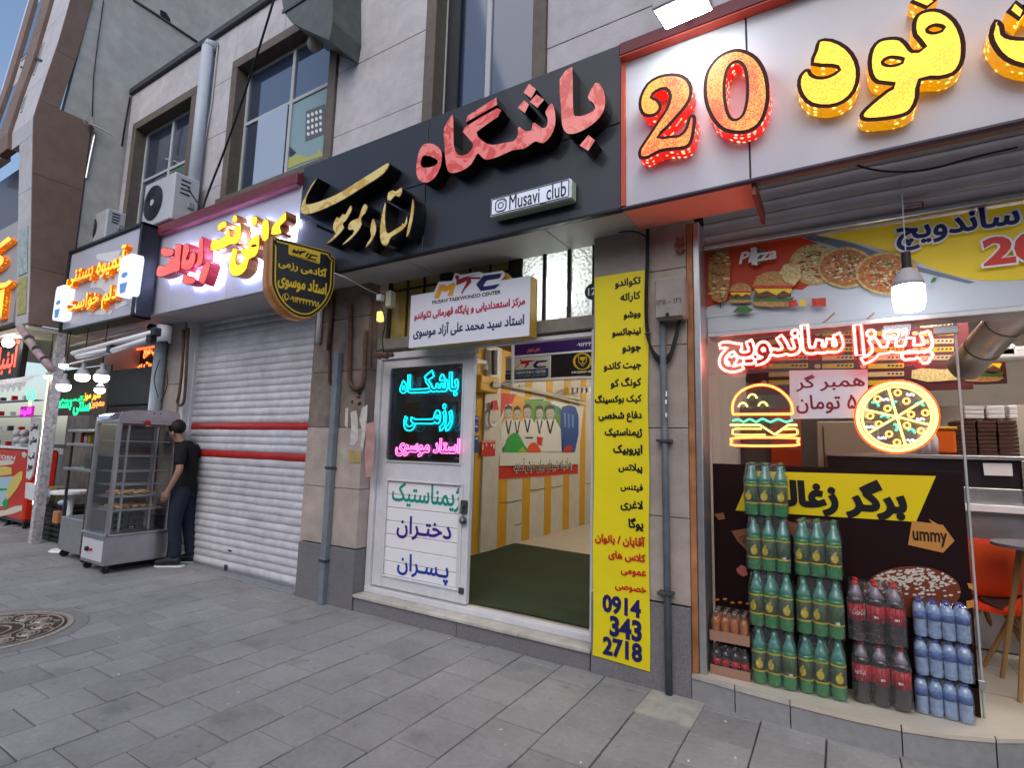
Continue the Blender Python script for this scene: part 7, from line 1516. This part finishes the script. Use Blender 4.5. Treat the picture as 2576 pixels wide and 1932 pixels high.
rl_ = mat('led_red', (.4, .02, .01), .4, emit=(1, .09, .02), es=2.6); MB().tube([P(290, 888, 4.2), P(424, 866, 4.2)], .018, 6).build('border_tube', rl_, rn); MB().tube([P(290, 888, 4.2), P(288, 920, 4.2)], .018, 6).build('border_tube', rl_, rn)
lo = mat('led_orange', (.5, .1, .02), .4, emit=(1, .22, .05), es=2.2)
a = P(320, 908, 4.24); b = P(392, 898, 4.24); z_ = (a.z+b.z)/2; flat('lettering', fit(text2d('آب هویج', .05, 2), b.x-.42, b.x, z_+.0, z_+.22), fac(4.24), .004, lo, rn); flat('lettering', fit(text2d('ذرت بستنی', .05, 2), a.x+.05, b.x, z_-.26, z_-.02), fac(4.24), .004, lo, rn)
tvb = thing('dark_screen', 'large black screen panel hanging in the juice shop opening', 'screen', tuple(P(330, 970, 3.6)))
q_ = tpoly([(277, 922), (388, 935), (385, 1020), (275, 1016)], Y=3.6); box('screen_panel', q_[0][0], q_[1][0], 3.6, 3.65, (q_[2][1]+q_[3][1])/2, (q_[0][1]+q_[1][1])/2, mat('screen_grey', (.02, .022, .022), .7, spec=.1), tvb, .006); box('screen_rim', q_[0][0]-.02, q_[1][0]+.02, 3.652, 3.66, (q_[2][1]+q_[3][1])/2-.02, (q_[0][1]+q_[1][1])/2+.02, blackp, tvb, .004)
blab = ['topmost small white bulb of the hanging lamps at the juice shop', 'large white bulb lamp nearest the dark screen', 'large white bulb lamp left of the one nearest the dark screen', 'wide white bulb lamp lowest on the left above the green neon', 'small warm bulb at the far left of the juice shop lamps', 'small white lamp just below the two large bulbs']
for k, (px_, py_, r_, wd_, e_) in enumerate(((160, 921, .055, 1, 14), (255, 952, .085, 1.25, 10), (207, 950, .085, 1.25, 10), (160, 975, .085, 1.35, 10), (120, 948, .045, 1, 14), (251, 983, .06, 1.5, 9))):
    a = P(px_, py_, 3.1); t_ = thing('bulb_lamp', blab[k], 'lamp', tuple(a), 'bulb lamps hanging at the juice shop'); MB().lathe([(r_*.25, -r_*.62), (r_*.65, -r_*.52), (r_*.92, -r_*.25), (r_, .1*r_), (r_*.96, r_*.45)], a, 16).build('bulb', glow('bulb_white' if k != 4 else 'bulb_warm', (.85, .9, 1) if k != 4 else (1, .75, .5), e_), t_, True)
    MB().lathe([(r_*.96, r_*.45), (r_*.7, r_*1.2), (r_*.3, r_*1.5), (r_*.25, r_*2.4)], a, 12).build('lamp_cap', MATS['lamp_grey_cap'], t_, True); MB().tube([a+Vector((0, 0, r_*2.3)), (a.x, a.y, 3.12)], .006, 5).build('cord', cable, t_)
jn = thing('green_neon_sign', 'green and orange neon script on a dark board in the juice shop', 'neon sign', tuple(P(180, 1030, 3.6))); JN = 3.7
a, b = P(118, 1000, JN), P(270, 1000, JN); box('board', a.x, b.x, JN, JN+.03, P(180, 1045, JN).z, P(180, 930, JN).z, mat('neon_board_dark', (.06, .045, .04), .5), jn, .004)
ngs = mat('neon_green_strong', (.0, .4, .1), .4, emit=(.0, 1, .28), es=1.8)
for s, x0_, x1_, y0_, y1_, m_ in (('بستنی', 124, 182, 1010, 1034, ngs), ('سنتی', 186, 228, 1010, 1045, ngs), ('آبمیوه', 155, 212, 998, 1012, ngs), ('شیر موز', 213, 255, 985, 1008, mat('neon_amber', (.5, .2, .02), .4, emit=(1, .42, .03), es=2)), ('معجون', 228, 264, 1008, 1028, lo)):
    a = P(x0_, (y0_+y1_)/2, JN); b = P(x1_, (y0_+y1_)/2, JN); flat('lettering', fit(text2d(s, .04, 2), a.x, b.x, P((x0_+x1_)/2, y1_, JN).z, P((x0_+x1_)/2, y0_, JN).z), fac(JN), .01, m_, jn)
box('frame_strip', P(119, 1000, JN).x-.03, P(119, 1000, JN).x, JN-.02, JN+.03, P(180, 1045, JN).z-.1, P(180, 930, JN).z+.1, glow('warm_edge_strip', (1, .7, .5), 1.6), jn, .003)
gp = thing('drain_pipe', 'thick pale blue grey pipe standing beside the juice shop opening', 'pipe', (-8.0, 3.75, 0)); a = P(430, 830, 3.72); MB().tube([(a.x, 3.62, 0.0), (a.x, 3.62, 3.12)], .078, 16).build('pipe_body', mat('pale_pipe', (.30, .35, .39), .45, ns=7, na=.08, blotch=.12), gp, True)
pipe('gas_pipe', smoothp([tuple(P(x, y, 3.66)) for x, y in ((462, 830), (460, 900), (452, 985), (446, 1012), (455, 1020), (464, 1000), (470, 900), (474, 825))], 3, False), .018, rust, 'rusty u shaped pipe between grey pipe and shutter rail')
for k, (pa, pb) in enumerate((((402, 905), (398, 1000)), ((420, 930), (405, 1010)))): pipe('hanging_wire', smoothp([tuple(P(*pa, 3.3)), tuple(P((pa[0]+pb[0])/2-12+k*20, (pa[1]+pb[1])/2, 3.3)), tuple(P(*pb, 3.3))], 4, False), .006, cable, ('black wire loop hanging left beside the dark screen', 'black wire loop hanging right beside the grey pipe')[k], 'wire', 5)
# shelf furniture of the juice shop
jc = thing('juice_counter', 'beige counter front with shelves and jars inside the juice shop', 'counter', (-9, 4.4, 0)); box('counter_body', -9.9, -8.05, 4.3, 4.9, .0, 1.05, mat('beige_board', (.42, .36, .26), .6, ns=7, na=.12), jc, .01); box('counter_top', -9.95, -8.02, 4.25, 4.95, 1.052, 1.09, white, jc, .006)
for k in range(4): box('drawer_front', -9.85+k*.45, -9.44+k*.45, 4.285, 4.298, .12, .98, MATS['beige_board'], jc, .004)
for k in range(8):
    a_ = -9.8+k*.22; t_ = MB().lathe([(.05, 0), (.055, .12), (.04, .16), (.045, .18)], (a_, 4.5, 1.092), 10).build('fruit_jar', (ply, pr_, gi, po_)[k % 4], None, True); tag(t_, '%s fruit jar on the juice shop counter, in its %s half' % (('yellow', 'red', 'white', 'orange')[k % 4], 'left' if k < 4 else 'right'), 'jar', 'fruit jars on the juice counter')
tbl = thing('round_table', 'small white round plastic table before the juice shop', 'table', tuple(G(180, 1400, 0))); ta = P(182, 1235, 3.25)
MB().lathe([(.20, 0), (.24, .005), (.24, .04), (.22, .045)], (ta.x, ta.y, ta.z-.04), 20).build('table_top', white, tbl); MB().tube([(ta.x, ta.y, .0), (ta.x, ta.y, ta.z-.04)], .035, 10).build('leg', white, tbl); MB().lathe([(.18, 0), (.16, .02), (.04, .04)], (ta.x, ta.y, 0), 16).build('base', white, tbl)
def crate(px0, px1, Y, z0, h, m, label, group=None):
    t_ = thing('crate', label, 'crate', (0, 0, 0), group); x0_, x1_ = P(px0, 1300, Y).x, P(px1, 1300, Y).x; d_ = .34
    box('crate_base', x0_, x1_, Y, Y+d_, z0, z0+.015, m, t_, .003)
    for a in (0, 1, 2): zz_ = z0+.03+a*(h-.06)/2.2; 
    for a in range(4): zz_ = z0+.02+a*(h-.05)/3; box('slat', x0_, x1_, Y-.004, Y+.006, zz_, zz_+h*.16, m, t_, .002); box('slat', x1_-.006, x1_+.004, Y+.007, Y+d_, zz_, zz_+h*.16, m, t_, .002)
    for xx in (x0_, x1_-.03, (x0_+x1_)/2-.015): box('post', xx, xx+.03, Y-.008, Y+.02, z0, z0+h, m, t_, .003)
    box('post', x1_-.015, x1_+.008, Y+d_-.03, Y+d_, z0, z0+h, m, t_, .003); box('crate_lining', x0_+.01, x1_-.01, Y+.02, Y+d_-.02, z0+.016, z0+h*.9, ink, t_, 0); return t_
cbm = mat('black_crate', (.025, .027, .025), .6)
crate(101, 162, 3.38, .0, .27, cbm, 'lower black plastic crate before the juice shop', 'stacked black crates'); crate(101, 160, 3.39, .275, .27, cbm, 'upper black plastic crate with an orange carton', 'stacked black crates')
oc = P(155, 1300, 3.37); tag(box('carton', oc.x-.12, oc.x+.06, 3.30, 3.365, .30, .47, mat('orange_carton', (.45, .18, .08), .6), None, .006), 'small orange printed carton leaning on the upper black crate', 'carton')
tag(box('carton', P(118, 1250, 3.42).x, P(136, 1250, 3.42).x+.05, 3.42, 3.6, .55, .78, mat('olive_carton', (.20, .19, .07), .6, ns=20, na=.4), None, .006), 'olive printed cartons stacked on top of the black crates', 'carton')
tag(MB().sphere(P(160, 1265, 3.3), .07, 10, (1.2, 1, .6)).build('plastic_bag', mat('bag_blue', (.35, .45, .60), .3), None, True), 'pale blue plastic bag on the crate edge', 'bag')
tag(MB().tube([G(10, 1322, .01), G(60, 1312, .01), G(100, 1310, .01)], .012, 6).build('ground_cable', cable, None), 'black cable on the pavement between the red cart and crates', 'cable')
# ================================================================== STEEL CABINETS
def frame_posts(m, xs, ys, z0, z1, t):
    for x in xs:
        for y in ys: m.box(x, x+t, y, y+t, z0, z1, .004)
fc_ = thing('food_warmer', 'tall stainless steel and glass pastry warmer on casters beside the shutter', 'display cabinet', (-7.5, 3.25, 0))
x0, x1, y0, y1 = -7.80, -7.205, 2.925, 3.61; z0, zb2, z1 = .095, .42, 1.78; t = .045
box('base_panel', x0, x1, y0, y1, z0, zb2, steel, fc_, .006); box('control_panel', x0+.03, x1-.03, y0-.006, y0, z0+.04, zb2-.05, mat('control_panel_pale', (.55, .55, .60), .4), fc_, .003); box('front_shelf', x0, x1, y0-.03, y0+.02, zb2+.002, zb2+.03, alu, fc_, .004); box('side_ledge', x1-.02, x1+.02, y0+.03, y1-.02, zb2+.002, zb2+.025, alu, fc_, .004)
for k, m_ in enumerate((blackp, redi)): MB().tube([(x0+.2+k*.10, y0-.006, z0+.16), (x0+.2+k*.10, y0-.035, z0+.16)], .026 if k == 0 else .014, 12).build('knob', m_, fc_)
for i, x in enumerate((x0, x1-t)):
    for j, y in enumerate((y0, y1-t)): box('post', x, x+t, y, y+t, zb2+.003, z1-.05, steel, fc_, .005)
tp = MB(); tp.box(x0, x1, y0, y1, z1-.05, z1-.01, .004); tp.build('top_rail', steel, fc_)
hd = [(y0, z1), (y0+.02, z1+.07), (y0+.12, z1+.11), (y1-.12, z1+.14), (y1-.02, z1+.11), (y1, z1+.04), (y1, z1-.012), (y0, z1-.012)]
MB().prism([(x1, a, b) for a, b in hd], (-.012, 0, 0)).build('side_hood_panel', steel, fc_); MB().prism([(x0+.35, a, b-.012) for a, b in hd], (.012, 0, 0)).build('side_hood_panel', steel, fc_)
V = []; n_ = 10
for i in range(n_+1):
    a_ = math.pi*i/n_*.5; V += [(x0, y0+.18-.18*math.cos(a_), z1+.10*math.sin(a_)), (x0+.34, y0+.18-.18*math.cos(a_), z1+.10*math.sin(a_))]
mk('curved_hood', V, [(2*i, 2*i+1, 2*i+3, 2*i+2) for i in range(n_)], mat('shiny_steel', (.62, .60, .66), .12, metal=.95), fc_, smooth=True)
box('hood_roof', x0, x0+.34, y0+.18, y1, z1+.09, z1+.10, steel, fc_, .002)
for k in range(3): MB().tube([(x1+.001, y0+.30+k*.07, z1+.09), (x1+.006, y0+.30+k*.07, z1+.09)], .009, 8).build('vent_hole', blackm if k else white, fc_)
box('pane', x1-.02, x1-.015, y0+t, y1-t, zb2+.03, z1-.055, clear, fc_, 0); box('pane', x0+t, x1-t, y0+.015, y0+.02, zb2+.035, z1-.055, clear, fc_, 0)
box('back_panel', x0+.005, x0+.012, y0+t, y1-t, zb2+.01, z1-.06, mat('smoky_back', (.16, .17, .18), .3, metal=.4), fc_, 0)
for yy in (y0+.14, y0+.46): box('inner_upright', x1-.10, x1-.075, yy, yy+.022, zb2+.03, z1-.06, steel, fc_, .002)
lv = [P(375, y_, 3.25).z for y_ in (1080, 1120, 1160, 1195, 1228, 1264)]; pas = mat('pastry_brown', (.42, .20, .07), .6, ns=40, na=.3); pas2 = mat('pastry_pale', (.55, .38, .18), .6, ns=40, na=.2)
lv = [1.52, 1.34, 1.16, 1.0, .86, .70]
for k, z in enumerate(lv):
    m = MB()
    for i in range(9): xx = x0+.06+i*.055; m.tube([(xx, y0+.06, z), (xx, y1-.06, z)], .003, 4)
    m.tube([(x1-.06, y0+.06, z), (x1-.06, y1-.06, z)], .006, 5); m.tube([(x0+.05, y0+.06, z), (x1-.06, y0+.06, z)], .006, 5)
    s_ = m.build('wire_rack', alu, fc_)
    if k in (4, 5):
        box('tray', x0+.08, x1-.07, y0+.10, y1-.08, z+.006, z+.02, alu, fc_, .004)
        for i in range(4):
            for j in range(5):
                t_ = MB().sphere((x1-.12-i*.10, y0+.15+j*.085, z+.04), .04, 8, (1, .9, .55)).build('pastry', pas if (i+j) % 2 else pas2, None, True); tag(t_, '%s bun on the %s warmer tray, %s row from side glass, %s from street' % ('brown' if (i+j) % 2 else 'pale', 'upper' if k == 4 else 'lower', ('first', 'second', 'third', 'fourth')[i], ('first', 'second', 'third', 'fourth', 'fifth')[j]), 'pastry', 'pastries in the warmer')
for i in range(6):
    for j in range(3): zz_ = .47+j*.07; box('grid_rod', x1-.12, x1-.115, y0+.12+i*.07, y0+.14+i*.07, zz_, zz_+.05, blackm, fc_, .001)
for xx in (x0+.06, x1-.06):
    for yy in (y0+.06, y1-.06):
        MB().tube([(xx-.015, yy, .045), (xx+.015, yy, .045)], .045, 14).build('caster', blackp, fc_); box('caster_fork', xx-.02, xx+.02, yy-.012, yy+.012, .05, z0+.001, dsteel, fc_, .002)
MB().tube([(x1+.005, y1-.02, 1.37), (x1+.02, y1-.02, 1.37)], .02, 10).build('red_knob', mat('knob_copper', (.4, .15, .08), .4, metal=.3), fc_)
tag(MB().tube([(x1+.02, y0+.30, z1-.03), (x1+.03, y0+.30, z1-.03)], .03, 12).build('red_sticker', redi, fc_), None)
rk = thing('steel_rack', 'open steel rack with wooden boards behind the pastry warmer', 'rack', (-8.4, 3.2, 0)); a0, a1, b0, b1 = -8.75, -8.02, 3.02, 3.52
box('lower_body', a0, a1, b0, b1, .10, .52, alu, rk, .008)
for x in (a0, a1-.03):
    for y in (b0, b1-.03): box('post', x, x+.03, y, y+.03, .523, 1.62, dsteel, rk, .004)
for z in (1.12, 1.44, 1.62): box('shelf_board', a0-.05, a1+.02, b0-.03, b1, z, z+.035, alu, rk, .006)
for k in range(5): box('wooden_board', a0+.05+k*.13, a0+.14+k*.13, b1-.12, b1-.09, 1.155, 1.60, mat('pale_wood', (.40, .31, .19), .6, ns=9, na=.2), rk, .003)
box('metal_box', a0+.35, a0+.62, b0+.05, b0+.25, 1.156, 1.30, dsteel, rk, .01); box('dark_door', a1-.02, a1+.01, b0-.02, b0+.35, .12, 1.60, mat('open_dark_door', (.06, .055, .055), .35, metal=.4), rk, .005)
for xx in (a0+.06, a1-.06): MB().tube([(xx-.015, b0+.06, .05), (xx+.015, b0+.06, .05)], .05, 12).build('caster', blackp, rk)
for k in range(4): 
    a = (a0+.10+k*.12, b0+.10); t_ = MB().lathe([(.03, 0), (.032, .10), (.018, .14), (.018, .17)], (a[0], a[1], 1.481), 10).build('syrup_bottle', (redi, gi, ply, mat('bottle_brown', (.1, .04, .02), .3))[k], None, True); tag(t_, ('red', 'white', 'yellow', 'brown')[k]+' syrup bottle on the upper shelf of the steel rack', 'bottle', 'syrup bottles on the rack')
bx2 = MB(); pb2 = P(265, 1190, 3.9); box_ = tag(box('stacked_packs', P(245, 1170, 3.9).x, P(287, 1170, 3.9).x, 3.85, 4.05, .75, 1.15, mat('blue_packs', (.10, .22, .45), .5, ns=12, na=.25), None, .01), 'blue shrink wrapped packs seen through the glass of the pastry warmer', 'packs')
wn = thing('white_notice', 'white notice board with black script seen through the pastry warmer glass', 'notice', tuple(P(265, 1130, 3.8))); a, b = P(244, 1130, 3.8), P(288, 1130, 3.8); box('board', a.x, b.x, 3.8, 3.82, 1.16, 1.80, mat('notice_white', (.55, .55, .64), .5), wn, .004)
for k, s in enumerate(('پیراشکی', 'داغ', 'تازه')): flat('lettering', fit(text2d(s, .03, 2), a.x+.04, b.x-.03, 1.62-k*.2, 1.74-k*.2), fac(3.8), .004, ink, wn)

# ================================================================== PERSON
def skinned(name, V, E_, R_, m, parent, root=0, sub=2):
    me = bpy.data.meshes.new(name); me.from_pydata([tuple(v) for v in V], E_, []); me.materials.append(m); o = bpy.data.objects.new(name, me); COL.objects.link(o)
    sk_m = o.modifiers.new('skin', 'SKIN'); sk_m.use_smooth_shade = True; sk_m.branch_smoothing = .4
    for i, r in enumerate(R_): me.skin_vertices[0].data[i].radius = (r, r) if not isinstance(r, tuple) else r
    for i in range(len(V)): me.skin_vertices[0].data[i].use_root = (i == root)
    sb_ = o.modifiers.new('sub', 'SUBSURF'); sb_.levels = sub; sb_.render_levels = sub
    if parent: o.parent = parent
    return o
per = thing('person', 'man in black t shirt and dark jeans standing half hidden behind the pastry warmer', 'person', (-7.10, 3.69, 0))
fx_, fy2 = Vector((-.80, -.60, 0)).normalized(), Vector((.60, -.80, 0)).normalized(); S = 1.045
def B(f, l, z): return fx_*f*S+fy2*l*S+Vector((0, 0, z*S))
skn = mat('skin', (.34, .19, .13), .55, ns=20, na=.08); tsh = mat('black_cotton', (.010, .010, .011), .9, ns=40, na=.2, bump=.2, bs=60); jean = mat('dark_denim', (.016, .020, .038), .85, ns=60, na=.3, bump=.2, bs=90); hairm = mat('dark_hair', (.015, .012, .012), .6, ns=80, na=.4); shoe = mat('black_sneaker', (.02, .02, .022), .6)
V = []; E_ = []; R_ = []
def vtx(p, r, par=None):
    V.append(p); R_.append(r)
    if par is not None: E_.append((par, len(V)-1))
    return len(V)-1
pel = vtx(B(0, 0, .93), .070); wai = vtx(B(-.01, 0, 1.08), .075, pel); che = vtx(B(.0, 0, 1.30), .09, wai); nb_ = vtx(B(.07, 0, 1.42), .075, che); nk = vtx(B(.115, 0, 1.475), .058, nb_); hd1 = vtx(B(.16, 0, 1.55), .080, nk); hd2 = vtx(B(.18, 0, 1.64), .080, hd1)
nos = vtx(B(.255, 0, 1.575), .018, hd1)
for sg in (-1, 1):
    shd = vtx(B(.01, sg*.165, 1.385), .050, che); elb = vtx(B(-.035, sg*.235, 1.13), .043, shd); wr = vtx(B(.07, sg*.225, .895), .028, elb)
    d_ = (V[wr]-V[elb]).normalized(); pal = vtx(V[wr]+d_*.055*S, .034, wr); lat_ = fx_
    for q, (o_, ln_) in enumerate(((-.030, .060), (-.010, .075), (.010, .078), (.030, .068))):
        k1 = vtx(V[pal]+d_*.035+fx_*o_, .0095, pal); k2 = vtx(V[k1]+d_*ln_*.5-fy2*sg*.006, .0085, k1); vtx(V[k2]+d_*ln_*.35-fy2*sg*.022, .0075, k2)
    th1 = vtx(V[wr]+d_*.03+fx_*.035, .012, pal); vtx(V[th1]+d_*.045+fx_*.018, .010, th1)
    hip = vtx(B(0, sg*.085, .86), .062, pel); kne = vtx(B(.03 if sg > 0 else -.03, sg*.10, .50), .050, hip); cal = vtx(B(.0 if sg > 0 else -.07, sg*.10, .34), .058, kne); ank = vtx(B(-.02 if sg > 0 else -.10, sg*.10, .09), .040, cal); vtx(B(.08 if sg > 0 else .0, sg*.105, .05), .026, ank)
body = skinned('body', V, E_, R_, skn, per)
hv = MB(); hc_ = B(.165, 0, 1.622); 
for i in range(1): hv.sphere(hc_+fx_*-.012+Vector((0, 0, .02)), .098*S, 14, (1, .95, 1.0))
hr_ = hv.build('hair', hairm, None, True); hr_.parent = per
for sg in (-1, 1): e_ = MB().sphere(B(.155, sg*.095, 1.56), .028, 8, (1, .5, 1.2)).build('ear', skn, None, True); e_.parent = per
V = []; E_ = []; R_ = []
ab_ = vtx(B(-.005, 0, .80), .158); a0_ = vtx(B(-.005, 0, .93), .150, ab_); a1_ = vtx(B(-.015, 0, 1.08), .142, a0_); a2_ = vtx(B(-.005, 0, 1.30), .165, a1_); [vtx(B(.0, sg*.075, 1.30), .125, a2_) for sg in (-1, 1)]; [vtx(B(-.005, sg*.06, 1.06), .115, a1_) for sg in (-1, 1)]; [vtx(B(-.005, sg*.065, .90), .125, a0_) for sg in (-1, 1)]; a3_ = vtx(B(.050, 0, 1.42), .118, a2_); vtx(B(.09, 0, 1.462), .080, a3_)
for sg in (-1, 1): s1 = vtx(B(.010, sg*.160, 1.395), .086, a2_); vtx(B(-.015, sg*.215, 1.235), .068, s1); vtx(B(-.025, sg*.228, 1.18), .066, len(V)-1)
skinned('shirt', V, E_, R_, tsh, per)
V = []; E_ = []; R_ = []
a0_ = vtx(B(0, 0, .95), .118)
for sg in (-1, 1): h_ = vtx(B(0, sg*.095, .84), .112, a0_); k_ = vtx(B(.03 if sg > 0 else -.03, sg*.10, .50), .082, h_); c_ = vtx(B(.0 if sg > 0 else -.07, sg*.10, .30), .074, k_); vtx(B(-.02 if sg > 0 else -.10, sg*.10, .075), .066, c_)
skinned('trousers', V, E_, R_, jean, per)
for sg in (-1, 1):
    f0 = -.07 if sg > 0 else -.15; V = []; E_ = []; R_ = []
    s0 = vtx(B(f0-.02, sg*.105, .07), .050); s1 = vtx(B(f0+.09, sg*.105, .078), .054, s0); s2 = vtx(B(f0+.19, sg*.108, .055), .044, s1); vtx(B(f0+.27, sg*.11, .045), .034, s2); skinned('shoe', V, E_, R_, shoe, per)
    out_ = [(-.055, -.036), (-.05, .036), (.05, .042), (.15, .050), (.24, .040), (.275, 0), (.24, -.040), (.15, -.045), (.05, -.038)]
    m = MB(); m.prism([B(f0+a, sg*.107+b, .004) for a, b in smoothp(out_, 2)], (0, 0, .018)); so_ = m.build('sole', white, None); so_.parent = per
# ================================================================== OPPOSITE SIDE OF THE STREET (only seen in reflections)
